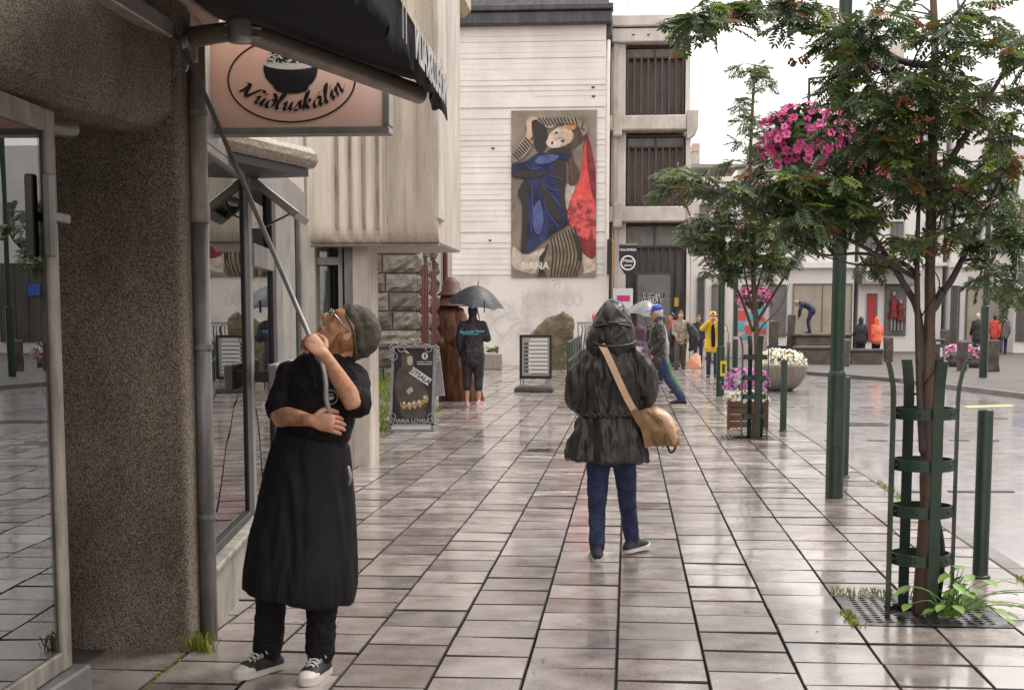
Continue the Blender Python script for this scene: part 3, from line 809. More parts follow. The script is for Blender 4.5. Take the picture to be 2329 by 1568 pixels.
# open top-hung vent over the door
vM = FM @ Matrix.Translation((0, -.03, 2.40)) @ Matrix.Rotation(R(-52), 4, 'X')
vt = obj('vent_sash', bx(tB + .16, tB + .78, -.012, .012, -.30, 0, 0, vM), m_shop, NS)
for a_ in ((tB + .10, tB + .16, -.34, .02), (tB + .78, tB + .84, -.34, .02), (tB + .163, tB + .777, -.34, -.28), (tB + .163, tB + .777, -.04, .02)):
    obj('sash_frame', bx(a_[0], a_[1], -.025, .025, a_[2], a_[3], .004, vM), m_alu, vt)
bm = nb(); tube(bm, [FM @ V((tB + .7, -.02, 2.15)), FM @ V((tB + .7, -.2, 2.24))], [.008, .008], 6); obj('sash_stay', bm, m_alu, vt, True)
obj('grey_panel', fb(tD + .003, tE, .0, .08, .322, 2.42), m_gpan, NS)
obj('dark_joint', fb(tE, tE + .12, -.01, .05, .322, 2.42), m_blk, NS)
obj('pilaster', fb(tE + .123, FL - .01, -.04, .2, .322, 2.42, .01), m_gpan, NS)
obj('header', fb(-.37, FL, -.03, .2, 2.423, 2.62), m_alu, NS)
obj('upper_wall', fb(-.37, FL, -.02, .3, 2.623, 6.5), m_creamd, NS)
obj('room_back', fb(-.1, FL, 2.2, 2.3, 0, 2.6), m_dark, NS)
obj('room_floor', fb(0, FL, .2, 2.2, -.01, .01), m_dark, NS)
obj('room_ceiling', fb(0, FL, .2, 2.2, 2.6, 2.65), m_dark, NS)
# things on the shelves inside the door
m_pk = [mat('pack_red', (.4, .05, .04), rough=.5), mat('pack_yellow', (.6, .4, .05), rough=.5), mat('pack_blue', (.05, .15, .4), rough=.5), mat('pack_white', (.6, .6, .58), rough=.5)]
sh = thing('shop_shelf', 'shelf with coloured packets inside the noodle bar', 'shelf', tuple(FM @ V((tB + 1, 1.6, 0))))
for z in (.8, 1.2, 1.6, 2.0): obj('shelf_board', fb(tB - .5, tD + 1.5, 1.5, 1.85, z - .02, z), m_gpan, sh)
random.seed(5)
for z in (.8, 1.2, 1.6):
    t = tB - .4
    while t < tD + 1.3:
        w_ = rnd(.12, .22); obj('packet', fb(t, t + w_ - .02, 1.52, 1.7, z, z + rnd(.16, .3), .01), random.choice(m_pk), sh); t += w_
# rounded tin eave under the sign
en = D(203, 140, 7.36); ef = D(315, 163, 8.62); ed_ = (ef - en); ed_.z = 0; eL = ed_.length; eM = frame((en.x, en.y, 2.46), ed_)
eo = [(.02, .0), (-.002, .015), (-.016, .045), (-.012, .085), (.02, .12), (.10, .145), (.42, .17), (.42, .0)]      # (inwards, up)
bm = nb(); ne = 90; rg = []
for i in range(ne + 1):
    wob = .006 if i % 2 else -.004
    rg.append([bm.verts.new(eM @ V((eL * i / ne, a_ + (wob if a_ < .2 else 0), b_ + (wob if .02 < b_ < .16 else 0)))) for a_, b_ in eo])
for a_, b_ in zip(rg[:-1], rg[1:]):
    for j in range(len(eo)): bm.faces.new((a_[j], a_[(j + 1) % len(eo)], b_[(j + 1) % len(eo)], b_[j]))
bm.faces.new(rg[0]); bm.faces.new(rg[-1][::-1]); bmesh.ops.recalc_face_normals(bm, faces=bm.faces[:])
obj('tin_eave', bm, m_tin, NS)
obj('eave_soffit', bx(.02, eL - .03, .03, .5, -.05, -.004, 0, eM), m_blk, NS)

# end wall with a window, standing across
EY = 14.8
def eb(u0, u1, v0, v1, d0=0.0, d1=.1, b=0.0, Y=EY):
    p = D(u0, v1, Y); q = D(u1, v0, Y)
    return bx(p.x, q.x, Y + d0, Y + d1, p.z, q.z, b)
obj('corner_pilaster', bx(D(354, 319, EY).x, D(370, 319, EY).x, EY - .06, EY + .5, -.02, 2.6, .01), m_creamd, NS)
obj('corner_pilaster', bx(D(300, 319, EY).x, D(317, 319, EY).x, EY - .05, EY + .3, -.02, 2.6, .01), m_creamd, NS)
ec_ = V((D(335.5, 319, EY).x, EY + .26, 0))
ew = obj('end_window', bx(-.24, .24, -.004, .004, .7, 2.6, 0, Matrix.Translation(ec_) @ Matrix.Rotation(R(25), 4, 'Z')), m_shop, NS)
obj('window_bar', bx(D(339, 319, EY).x, D(343, 319, EY).x, EY - .01, EY + .04, .7, 2.6), m_gpan, ew)
obj('window_bar', bx(D(345, 319, EY).x, D(353.5, 319, EY).x, EY + .0, EY + .04, .7, 2.6), m_alu, ew)
obj('window_head', bx(D(317, 319, EY).x, D(339, 319, EY).x, EY + .0, EY + .04, 2.12, 2.2), m_gpan, ew)
obj('end_wall', bx(D(317, 319, EY).x, D(354, 319, EY).x, EY + .0, EY + .2, -.02, .70), m_creamd, NS)
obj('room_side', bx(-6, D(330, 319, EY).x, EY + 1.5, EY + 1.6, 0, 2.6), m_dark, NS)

# white corrugated bay above, with the rounded foot
BY = 14.4
xs = []
def bxu(u): return D(u, 200, BY).x
def ripple(u):
    if u < 329: return 0
    if u < 383: return -.06 * (.5 - .5 * math.cos((u - 329) / 54 * 2 * math.pi * 4)) ** 1.5
    if u < 387: return -.012
    return .010 * math.sin((u - 387) * 3.1)
us = sorted(set([306, 307, 309, 312, 318, 324] + [329 + i * .75 for i in range(73)] + [383 + i * .5 for i in range(111)]))
zb_ = D(370, 243.5, BY).z
rowsz = [(zb_ + .0, .32), (zb_ + .002, .20), (zb_ + .02, .09), (zb_ + .06, .035), (zb_ + .12, .008), (zb_ + .2, 0), (3.2, 0), (4.2, 0), (5.6, 0)]
bm = nb(); gr = []
for u in us:
    ed = max(0, 1 - (u - 306) / 5) ** 2 * .06
    gr.append([bm.verts.new((bxu(u), BY + yo + ed + (ripple(u) * -1 if i > 2 else 0), z)) for i, (z, yo) in enumerate(rowsz)])
for a_, b_ in zip(gr[:-1], gr[1:]):
    for j in range(len(rowsz) - 1): bm.faces.new((a_[j], b_[j], b_[j + 1], a_[j + 1]))
by = obj('corrugated_bay', bm, m_cream, NS, True)
xr = bxu(438)
m_grime = mat('grime_streak', (.16, .135, .105), (.42, .36, .29), rough=.7, scale=5, stretch=(6, 1, .5), detail=6)
for k in range(4):
    uu = 329 + 54 * (k + .5) / 4
    obj('grime_streak', bx(bxu(uu) - .024, bxu(uu) + .024, BY + .045, BY + .062, zb_ + .16, 4.2 - .3 * (k % 2)), m_grime, NS)
obj('bay_core', bx(bxu(307) , xr - .03, BY + .12, BY + 2.2, zb_ + .01, 5.6, .02), m_creamd, NS)
obj('bay_end_strip', bx(xr - .04, xr + .01, BY - .012, BY + .5, zb_ + .25, 5.6, .01), m_creamd, NS)
obj('panel_joint', bx(bxu(385.5), bxu(386.8), BY - .018, BY, zb_ + .2, 5.6), m_creamd, NS)
obj('foot_bead', tube(nb(), [(bxu(308), BY + .14, zb_ - .005), (xr - .02, BY + .14, zb_ - .005)], [(.05, .02)] * 2, 8, side=(0, 1, 0)), m_tin, NS)

# ------------------------------------------------------------------ basalt house behind it
m_bas = [mat('basalt_%d' % i, a_, b_, rough=.7, scale=9, detail=6, bump=.9, bscale=14, bdist=.03) for i, (a_, b_) in enumerate([((.10, .085, .068), (.23, .20, .165)), ((.13, .115, .095), (.29, .26, .22)), ((.075, .065, .052), (.17, .15, .125))])]
m_mort = mat('mortar', (.32, .28, .23), (.22, .19, .16), rough=.8, scale=12)
m_redw = mat('red_wood', (.17, .045, .03), (.10, .03, .022), rough=.5, scale=8, stretch=(3, 3, .4))
SH = thing('stone_house', 'old house of rough basalt blocks with red barred windows', 'house', (-4.5, 25, 0))
SY = 24.0; SXL = D(352, 300, SY).x; SXR = D(417.5, 300, SY).x
obj('wall_core', bx(-9.5, SXR - .06, SY + .06, 26.4, -.02, 8.6), m_mort, SH)
def stone(x0, x1, y0, y1, z0, z1, seed, face='y'):
    """rough-faced block, hewn towards -Y or +X"""
    random.seed(seed); bm = nb(); n1, n2 = 5, 4; g_ = {}
    for i in range(n1 + 1):
        for j in range(n2 + 1):
            s_, t_ = i / n1, j / n2; e_ = 0 if i in (0, n1) or j in (0, n2) else 1
            out = e_ * rnd(.01, .075)
            if face == 'y': g_[i, j] = bm.verts.new((x0 + (x1 - x0) * s_, y0 - out, z0 + (z1 - z0) * t_))
            else: g_[i, j] = bm.verts.new((x1 + out, y0 + (y1 - y0) * s_, z0 + (z1 - z0) * t_))
    for i in range(n1):
        for j in range(n2): bm.faces.new((g_[i, j], g_[i + 1, j], g_[i + 1, j + 1], g_[i, j + 1]))
    bd = [e for e in bm.edges if e.is_boundary]
    r_ = bmesh.ops.extrude_edge_only(bm, edges=bd)
    for v_ in [q for q in r_['geom'] if isinstance(q, bmesh.types.BMVert)]:
        if face == 'y': v_.co.y += .08
        else: v_.co.x -= .08
    return bm
ch = 18.9 / 1425 * SY; z = .10; row = 0; sd = 100
while z < 3.3:
    x = SXL - rnd(0, .3)
    while x < SXR - .05:
        w_ = rnd(.42, .72); x1 = min(x + w_, SXR)
        if SXR - x1 < .2: x1 = SXR
        sd += 1
        obj('stone_block', stone(x + .012, x1 - .012, SY, 0, z + .014, z + ch - .014, sd), m_bas[sd % 3], SH); x = x1
    z += ch; row += 1
# side wall towards the yard, quoins and red windows
z = .10
while z < 3.9:
    for y0, y1 in (((24.0, 24.32), (25.1, 25.55), (26.0, 26.4)) if z < .8 or z > 2.5 else ((24.0, 24.14), (25.2, 25.42), (26.28, 26.4))):
        sd += 1; obj('stone_block', stone(0, SXR, y0 + .01, y1 - .01, z + .014, z + ch - .014, sd, 'x'), m_bas[sd % 3], SH)
    z += ch
for y0, y1 in ((24.18, 25.18), (25.46, 26.24)):
    wd = obj('window', bx(SXR - .05, SXR - .03, y0, y1, .75, 2.5), m_dark, SH)
    obj('frame', bx(SXR - .045, SXR + .02, y0, y0 + .07, .75, 2.5), m_redw, wd); obj('frame', bx(SXR - .045, SXR + .02, y1 - .07, y1, .75, 2.5), m_redw, wd)
    for k in range(5):
        yy = y0 + .12 + (y1 - y0 - .24) * k / 4; obj('bar', bx(SXR + .0, SXR + .035, yy - .03, yy + .03, .78, 2.48), m_redw, wd)
    obj('sill', bx(SXR - .04, SXR + .1, y0 - .05, y1 + .05, .66, .745), m_mort, wd)
obj('upper_wall', bx(SXR - .08, SXR - .01, 24.05, 26.39, 3.95, 8.6), m_creamd, SH)
xb = -4.02
obj('rear_wing', bx(-9.0, xb, 26.4, 32.3, -.02, 8.6), mat('grey_render', (.33, .30, .26), (.24, .22, .19), rough=.7, scale=3, stretch=(1, 1, .4)), SH)
obj('grey_bay_panel', bx(SXR - .01, SXR + .10, 25.9, 26.5, 4.6, 6.7, .01), mat('sage_panel', (.30, .31, .27), (.23, .24, .21), rough=.6, scale=3), SH)
for dy_, x_ in ((27.3, xb + .08), (28.5, xb + .07), (30.5, xb + .07)):
    bm = nb(); tube(bm, [(x_, dy_, 2.0), (x_, dy_, 8.2)], [.055, .055], 10); obj('rain_pipe', bm, m_redw, SH, True)
hd = [D(438, 165, 26.3), D(455, 183, 26.3)]
bm = nb(); q = [bm.verts.new(c) for c in ((SXR - .02, 25.6, 4.45), (SXR - .02, 26.9, 4.45), (SXR + .34, 27.0, 4.02), (SXR + .34, 25.5, 4.02), (SXR - .02, 25.5, 4.0), (SXR - .02, 27.0, 4.0))]
for f_ in ((0, 1, 2, 3), (4, 3, 2, 5), (0, 3, 4), (1, 5, 2)): bm.faces.new([q[i] for i in f_])
hood = obj('window_hood', bm, mat('green_grey_tin', (.17, .18, .15), (.11, .12, .10), rough=.45, metal=.3, scale=4), SH)
obj('gutter', bx(SXR + .30, SXR + .40, 25.5, 27.0, 3.93, 4.02, .02), m_alu, hood)
bm = nb(); tube(bm, [(SXR + .36, 26.9, 3.95), (SXR + .3, 26.9, 3.75), (SXR + .05, 26.9, 3.62), (SXR + .05, 26.9, 2.9)], [.04] * 4, 8, k=2); obj('gutter_pipe', bm, m_alu, hood, True)
obj('eave', bx(SXR - .3, D(464, 10, 25).x, 23.9, 26.2, 6.95, 7.6, .12), mat('yellowed_wood', (.50, .40, .24), (.38, .30, .19), rough=.6, scale=5), SH)

# grassy bank before the stone wall
bm = nb(); gx0, gx1, gy0, gy1 = -4.8, -3.25, 19.6, 23.98; NG = 14; gg = {}
random.seed(8)
for i in range(NG + 1):
    for j in range(NG + 1):
        s_, t_ = i / NG, j / NG; x = gx0 + (gx1 - gx0) * s_; y = gy0 + (gy1 - gy0) * t_
        z_ = .5 * t_ * min(1, (1 - s_) * 4) + (rnd(-.03, .05) if 0 < i < NG and 0 < j else -.01); gg[i, j] = bm.verts.new((x, y, max(z_, -.01)))
for i in range(NG):
    for j in range(NG): bm.faces.new((gg[i, j], gg[i + 1, j], gg[i + 1, j + 1], gg[i, j + 1]))
P = [gg[i, j].co.copy() for i in range(NG + 1) for j in range(NG + 1)]
tag(obj('bank', bm, mat('earth', (.06, .05, .035), (.12, .10, .07), rough=.9, scale=6), None, True), 'earth bank at the foot of the basalt house', None, None, 'structure')
bm = nb(); pts = []
for p in P:
    if noise.noise(V((p.x * 1.6, p.y * .9, 0))) > -.25:
        for _ in range(6): pts.append(p + V((rnd(-.08, .08), rnd(-.16, .16), 0)))
blades(bm, pts, .10, 6, .008, .05)
tag(obj('grass', bm, m_grass), 'bright grass on the bank before the basalt house', None, None, 'stuff')
for i, (x, y) in enumerate(((-3.7, 19.8), (-4.05, 19.5), (-3.35, 20.4), (-4.3, 20.2))):
    random.seed(40 + i); bm = nb(); ball(bm, (x, y, .04), (.22, .2, .13), 8)
    for v_ in bm.verts: v_.co += V((rnd(-.03, .03), rnd(-.03, .03), rnd(-.02, .02)))
    tag(obj('stone', bm, m_bas[1]), ['grey stone edging the grass beside the metal poster stand', 'flat grey stone at the left end of the grass edge', 'grey stone half hidden behind the poster stand', 'mossy stone set back in the grass edge'][i], 'stone', 'stones edging the grass')

# ------------------------------------------------------------------ white gable house across the yard
m_white = mat('white_render', (.80, .745, .69), (.70, .645, .59), rough=.65, scale=1.3, detail=6, contrast=(.35, .8), bump=.25, bscale=7)
m_whiteL = mat('damp_white_render', (.74, .69, .64), (.40, .38, .36), rough=.65, scale=.55, detail=8, contrast=(.46, .66), bump=.25, bscale=7)
m_slate = mat('dark_slate', (.045, .042, .047), (.085, .08, .085), rough=.5, scale=2, stretch=(4, 4, .3))
stain(m_white, .9, .86, 1.05, (1, 1, .5)); stain(m_slate, 2, .6, 1.3)
WH = thing('white_house', 'white gable house with board-marked wall carrying the tall poster', 'house', (-4, 48, 0))
WY = 48.0; wl = D(449, 200, WY).x - .8; wr_ = D(605, 200, WY).x; wtop = D(530, 25, WY).z
bm = nb(); random.seed(33); z = 3.05; bh = .178
obj('lower_wall', bx(wl, wr_, WY, WY + 12, -.1, 3.05), m_whiteL, WH)
rowsb = []
while z < wtop:
    off = rnd(0, .03); tilt = rnd(-.012, .012)
    xm = wl + (wr_ - wl) * rnd(.3, .7)
    for xa, xb_, o2 in ((wl, xm, 0), (xm, wr_, rnd(-.008, .008))):
        a_ = [bm.verts.new((x_, WY - off - o2 - tl, z_)) for x_, z_, tl in ((xa, z, .012), (xb_, z, .012 + tilt * .3), (xb_, z + bh, -.004), (xa, z + bh, -.004))]
        c_ = [bm.verts.new((q.co.x, WY + .3, q.co.z)) for q in a_]
        bm.faces.new(a_)
        for i in range(4): bm.faces.new((c_[i], c_[(i + 1) % 4], a_[(i + 1) % 4], a_[i]))
    z += bh
bmesh.ops.recalc_face_normals(bm, faces=bm.faces[:])
obj('board_marked_wall', bm, m_white, WH)
obj('wall_mass', bx(wl, wr_ - .01, WY + .3, WY + 13, 3.05, wtop + .2), m_white, WH)
ct = D(530, 11, WY - .3).z
obj('cornice', bx(wl, D(612, 20, WY).x, WY - .35, WY + .2, wtop - .02, ct, .04), m_slate, WH)
obj('cornice_step', bx(wl, D(613.5, 20, WY).x, WY - .48, WY + .2, ct + .002, ct + .2, .03), m_slate, WH)
bm = nb(); q = [bm.verts.new(c) for c in ((wl, WY - .2, ct + .2), (D(609, 10, WY).x, WY - .2, ct + .2), (D(602, 0, WY).x, WY + 2.4, ct + 4), (wl, WY + 2.4, ct + 4), (wl, WY + 12, ct + .2), (D(609, 10, WY).x, WY + 12, ct + .2))]
bm.faces.new((q[0], q[1], q[2], q[3])); bm.faces.new((q[1], q[5], q[2])); bm.faces.new((q[3], q[2], q[5], q[4]))
roof = obj('roof', bm, m_slate, WH)
for i in range(17):
    x = wl + i * .42
    obj('roof_seam', prism([(x, WY - .24), (x + .04, WY - .24), (x + .04, WY - .18), (x, WY - .18)], ct + .2, ct + .23), m_slate, roof)
obj('side_eave', bx(D(606, 30, WY).x, D(612, 30, WY).x, WY + .21, WY + 9, wtop - .35, ct + .15, .03), m_slate, WH)
bm = nb(); tube(bm, [(wr_ + .08, WY + .3, wtop - .5), (wr_ + .08, WY - .02, wtop - 1.5), (wr_ + .08, WY - .02, .3)], [.06] * 3, 8); obj('rain_pipe', bm, m_white, WH, True)
for uu, vv in ((593, 87), (593.5, 96), (493, 148), (490, 240)): obj('wall_hole', lathe([(0, -.02), (.05, -.02), (.05, .02), (0, .02)], D(uu, vv, WY - .03), 8), m_dark, WH)
# faint graffiti lines on the lower wall
m_graf = mat('faint_paint', (.58, .545, .52), (.66, .62, .58), rough=.7, scale=3)
bm = nb(); random.seed(12)
def loopy(cx_, cz_, pts, w_): stroke2(bm, [V((cx_ + a_, 0, cz_ + b_)) for a_, b_ in pts], w_, WY - .006)
gz = D(540, 300, WY)
for i, ltr in enumerate(['K', 'e', 's', 's', 'n', 'o', 'o']):
    c_ = D(527 + i * 8.5, 299, WY)
    loopy(c_.x, c_.z, {'K': [(-.15, .3), (-.15, -.3), (-.1, 0), (.15, .3), (-.05, 0), (.15, -.3)], 'e': [(-.12, 0), (.12, .05), (.05, .2), (-.12, .1), (-.1, -.15), (.12, -.15)], 's': [(.1, .2), (-.08, .18), (0, 0), (.1, -.15), (-.1, -.2)], 'n': [(-.12, -.2), (-.1, .2), (.05, .2), (.12, -.2)], 'o': [(0, .2), (-.14, 0), (0, -.2), (.14, 0), (0, .2)]}[ltr], .03)
for uu, vv, sc_ in ((500, 318, 1.2), (556, 284, .35), (515, 325, .6), (522, 330, .7), (546, 316, .5)):
    c_ = D(uu, vv, WY); loopy(c_.x, c_.z, [(-.4 * sc_, .3 * sc_), (.2 * sc_, .4 * sc_), (.4 * sc_, 0), (.1 * sc_, -.5 * sc_), (-.2 * sc_, -.1 * sc_), (.3 * sc_, .2 * sc_)], .035)
bmesh.ops.recalc_face_normals(bm, faces=bm.faces[:])
obj('graffiti', bm, m_graf, WH)

# ------------------------------------------------------------------ concrete building with slatted windows
m_wc = mat('white_concrete', (.76, .71, .65), (.60, .55, .49), rough=.65, scale=1.2, detail=7, contrast=(.4, .8), bump=.2, bscale=6)
m_wc2 = mat('stained_concrete', (.68, .62, .55), (.50, .45, .39), rough=.65, scale=1.6, detail=7, bump=.2, bscale=6)
m_slat = mat('slat_brown', (.13, .058, .048), (.085, .042, .036), rough=.5, scale=3)
m_glz = glass('far_glass', (.45, .47, .45), 1.75)
m_dkgl = mat('slat_glass', (.12, .115, .11), (.18, .17, .16), rough=.22, scale=1.5)
m_louv = mat('louvre_grey', (.30, .285, .26), (.20, .19, .175), rough=.4, scale=2, stretch=(3, 3, .5))
stain(m_wc, 1.0, .78, 1.06, (1.5, 1, .4)); stain(m_wc2, 1.2, .70, 1.1, (1.5, 1, .4)); stain(m_louv, 1.5, .6, 1.2)
CB = thing('concrete_building', 'pale concrete building with dark slatted windows on each floor', 'building', (1, 50, 0))
CY = 50.0
def cb(u0, u1, v0, v1, d0, d1, b=0.0, Y=CY):
    p = D(u0, v1, Y); q = D(u1, v0, Y); return bx(p.x, q.x, Y + d0, Y + d1, p.z, q.z, b)
obj('building_mass', cb(600, 690, 14, 380, 1.2, 14), m_wc, CB)
obj('parapet', cb(607, 692, 14, 27, -.15, 1.4, .04), m_wc, CB); obj('fascia', cb(611, 690, 27.3, 42, -.05, 1.2, .03), m_wc, CB)
for v0, v1 in ((42.2, 115), (131, 206), (222, 360)):
    obj('column', cb(611, 626, v0, v1, .25, 1.3), m_wc, CB); obj('column', cb(685.5, 691, v0, v1, .1, 1.3), m_wc, CB)
    obj('column_edge', cb(613, 618, v0, v1, .1, .249, .02), m_wc2, CB)
for v0, v1 in ((115.2, 130.8), (206.2, 221.8)):
    obj('floor_beam', cb(609, 687, v0, v1, -.25, 1.3, .04), m_wc2, CB)
    bm = nb(); p = D(687, v0 - 4, CY); q = D(698, v1 + 8, CY); h_ = p.z - q.z; x0, x1 = p.x, q.x; zt_ = p.z
    prism([(x0, zt_ - h_), (x0 + (x1 - x0) * .2, zt_ - h_), (x1 * .8 + x0 * .2, zt_ - h_ * .8), (x1, zt_ - h_ * .6), (x1, zt_), (x0, zt_)], CY - .3, CY + .6, Matrix(((1, 0, 0, 0), (0, 0, 1, 0), (0, 1, 0, 0), (0, 0, 0, 1))), bm)
    bmesh.ops.recalc_face_normals(bm, faces=bm.faces[:]); obj('beam_end', bm, m_wc2, CB)
    obj('bracket', cb(613, 622, v0 - 3, v1 + 6, -.32, .24, .05), m_wc2, CB)
for i in (0, 1): obj('bolt_hole', lathe([(0, -.01), (.05, -.01), (.05, .01), (0, .01)], D(633.5 + i * 15, 34.5, CY - .06), 8), m_dark, CB)
def slat_window(u0, u1, v0, v1, n, msl, hd=11):
    wd = obj('window', cb(u0, u1, v0, v1, .9, .95), m_louv, CB)
    obj('head_panel', cb(u0 + 1, u1 - 1, v0 + 2, v0 + hd, .7, .8), m_gpan, wd)
    obj('head_bar', cb((u0 + u1) / 2 - .7, (u0 + u1) / 2 + .7, v0 + .5, v0 + hd, .6, .69), msl, wd)
    obj('rail', cb(u0, u1, v0 + hd, v0 + hd + 2.2, .58, .88), msl, wd); obj('rail', cb(u0, u1, v0, v0 + 1.8, .58, .88), msl, wd); obj('rail', cb(u0, u1, v1 - 2, v1, .55, .88), msl, wd)
    for k in range(n):
        uu = u0 + 1.5 + (u1 - u0 - 3) * k / (n - 1)
        obj('slat', cb(uu - 1.35, uu + 1.35, v0 + hd + 2.3, v1 - 2.1, .45, .86), msl, wd)
slat_window(626, 685, 42.5, 114, 9, m_slat); slat_window(627, 685, 133, 204.5, 9, m_slat)
m_dsl = mat('dark_slat', (.035, .032, .03), (.06, .055, .05), rough=.45, scale=3)
slat_window(625, 685, 222.5, 358, 9, m_dsl, 22)
sw = obj('shop_window', cb(637, 671, 273, 338, .3, .33), m_dkgl, CB)
for a_ in ((635, 637, 271, 340), (671, 673, 271, 340), (637, 671, 271, 273), (637, 671, 338, 340)): obj('window_frame', cb(*a_, .25, .36), m_dsl, sw)
bm = nb(); random.seed(77)
for r_, (u0, u1) in enumerate(((642, 665), (641, 663))):
    uu = u0
    while uu < u1:
        p = D(uu, 297 + r_ * 5, CY + .28); q = D(uu + rnd(1, 1.8), 293.5 + r_ * 5 - rnd(0, 1.5), CY + .28)
        box(bm, p.x, p.x + .035, CY + .27, CY + .29, p.z, q.z); box(bm, p.x, q.x, CY + .27, CY + .29, p.z if random.random() < .5 else q.z - .03, (p.z if random.random() < .5 else q.z - .03) + .035); uu += rnd(2.0, 2.8)
obj('window_lettering', bm, m_wht, sw)
obj('flag_poster', cb(613, 633, 288, 309, -.02, .0), m_wht, CB); obj('poster_print', cb(617, 630, 295, 301, -.03, -.021), mat('magenta_print', (.6, .05, .28), rough=.5), CB)
obj('amber_patch', cb(674.5, 679, 297, 306, .3, .32), mat('amber_tone', (.55, .30, .08), rough=.5), CB)  # small plain amber-coloured patch right of the shop window
# hanging signs
sg = thing('hanging_sign', 'black shield sign of a jeweller with white ring and lettering', 'sign', tuple(D(628, 275, 47)))
def hs(u, v): return D(u, v, 47.0)
pts = [hs(*p) for p in ((619, 245), (637, 245), (637, 260), (636, 267), (632, 273), (628, 275.5), (624, 273), (620.5, 267), (619, 260))]
bm = nb(); f1 = [bm.verts.new((p.x, 46.97, p.z)) for p in pts]; f2 = [bm.verts.new((p.x, 47.03, p.z)) for p in pts]
bm.faces.new(f1); bm.faces.new(f2[::-1])
for i in range(len(pts)): bm.faces.new((f1[i], f2[i], f2[(i + 1) % len(pts)], f1[(i + 1) % len(pts)]))
bmesh.ops.recalc_face_normals(bm, faces=bm.faces[:])
sp = obj('shield', bm, m_ink, sg)
c_ = hs(628, 262.5)
bm = nb(); q = [bm.verts.new((c_.x + r_ * math.cos(t * math.pi / 16), 46.963, c_.z + r_ * math.sin(t * math.pi / 16))) for r_ in (.20, .245) for t in range(32)]
for t in range(32): bm.faces.new((q[t], q[(t + 1) % 32], q[32 + (t + 1) % 32], q[32 + t]))
obj('ring', bm, m_wht, sp)
text('lettering', 'GULLSMIÐJA', .10, Matrix.Translation((c_.x, 46.965, hs(628, 249.5).z)) @ FACE, m_wht, sp, .002, 0, .002)
text('lettering', 'Metal', .15, Matrix.Translation((c_.x, 46.965, hs(628, 260.5).z)) @ FACE, m_wht, sp, .002, .1, .002)
text('lettering', 'design', .10, Matrix.Translation((c_.x, 46.965, hs(628, 265).z)) @ FACE, m_wht, sp, .002, .1, .002)
obj('bracket_arm', bx(hs(612, 244).x, hs(638, 244).x, 46.96, 47.04, hs(628, 245).z, hs(628, 243.3).z), m_alu, sg)
hk = thing('board_sign', 'narrow black board sign with orange edge on the white corner', 'sign', tuple(D(610, 274, 47.5)))
p = D(607, 274, 47.5); q = D(612, 239, 47.5)
obj('board', bx(p.x, q.x, 47.4, 47.95, p.z, q.z, .01), m_ink, hk); obj('edge', bx(q.x + .002, q.x + .04, 47.4, 47.95, p.z, q.z), mat('orange_edge', (.5, .26, .06), rough=.5), hk)
# ------------------------------------------------------------------ poster on the white house
PO = thing('poster', 'tall fashion poster of a posing figure in blue coat and striped trousers', 'poster', tuple(D(553, 278, WY)))
def pq(x, y): return D((1950 + x / 2.0909) / 4, (400 + y / 2.0909) / 4, WY - .08)
a_ = pq(198, 88); b_ = pq(905, 1478)
m_pbg = mat('poster_brown', (.16, .125, .095), (.30, .25, .20), rough=.6, scale=.9, detail=6, contrast=(.38, .62))
obj('panel', bx(a_.x, b_.x, WY - .078, WY - .03, b_.z, a_.z), m_pbg, PO)
m_navy = mat('print_navy', (.006, .006, .024), (.034, .044, .16), rough=.6, scale=1.6, stretch=(1.6, 1, .6), detail=5, contrast=(.42, .68))
m_red = mat('print_red', (.75, .085, .08), rough=.6); m_dred = mat('print_dark_red', (.16, .018, .02), (.30, .03, .03), rough=.6, scale=3)
m_redm = mat('print_red_mottle', (.70, .10, .09), (.22, .03, .035), rough=.6, scale=4.5, detail=3, contrast=(.42, .6))
m_face = mat('print_face', (.66, .50, .40), (.74, .62, .54), rough=.6, scale=2); m_ora = mat('print_orange', (.58, .27, .11), rough=.6)
m_hair = mat('print_hair', (.045, .025, .018), (.11, .065, .045), rough=.6, scale=4, stretch=(3, 1, .5)); m_knit = mat('print_knit', (.34, .27, .20), rough=.6)
m_kdk = mat('print_knit_dark', (.03, .022, .02), rough=.6); m_tro = mat('print_trouser', (.30, .225, .15), (.22, .16, .10), rough=.6, scale=2)
m_pale = mat('print_pale', (.62, .52, .43), rough=.6); m_skin2 = mat('print_skin', (.50, .33, .23), (.60, .44, .33), rough=.6, scale=3)
for q_, k_ in (('print_navy', 0), ('print_red', 1), ('print_face', 1), ('print_orange', 1), ('print_knit', 1), ('print_pale', 1), ('print_dark_red', 1), ('print_trouser', 1)):
    n_ = MATS[q_].node_tree.nodes; l_ = MATS[q_].node_tree.links; b2 = n_['Principled BSDF']      # printed grain and soft blotches
    ge_ = n_.new('ShaderNodeNewGeometry'); no_ = n_.new('ShaderNodeTexNoise'); no_.inputs['Scale'].default_value = 2.2; no_.inputs['Detail'].default_value = 10; no_.inputs['Roughness'].default_value = .72
    l_.new(ge_.outputs['Position'], no_.inputs['Vector'])
    mr_ = n_.new('ShaderNodeMapRange'); mr_.inputs['From Min'].default_value = .3; mr_.inputs['From Max'].default_value = .7; mr_.inputs['To Min'].default_value = .35; mr_.inputs['To Max'].default_value = 1.35
    l_.new(no_.outputs['Fac'], mr_.inputs['Value'])
    vm_ = n_.new('ShaderNodeVectorMath'); vm_.operation = 'SCALE'; l_.new(mr_.outputs[0], vm_.inputs['Scale'])
    src = b2.inputs['Base Color'].links
    if src: l_.new(src[0].from_socket, vm_.inputs[0])
    else: vm_.inputs[0].default_value = tuple(b2.inputs['Base Color'].default_value)[:3]
    l_.new(vm_.outputs[0], b2.inputs['Base Color'])
yl = [WY - .0815]
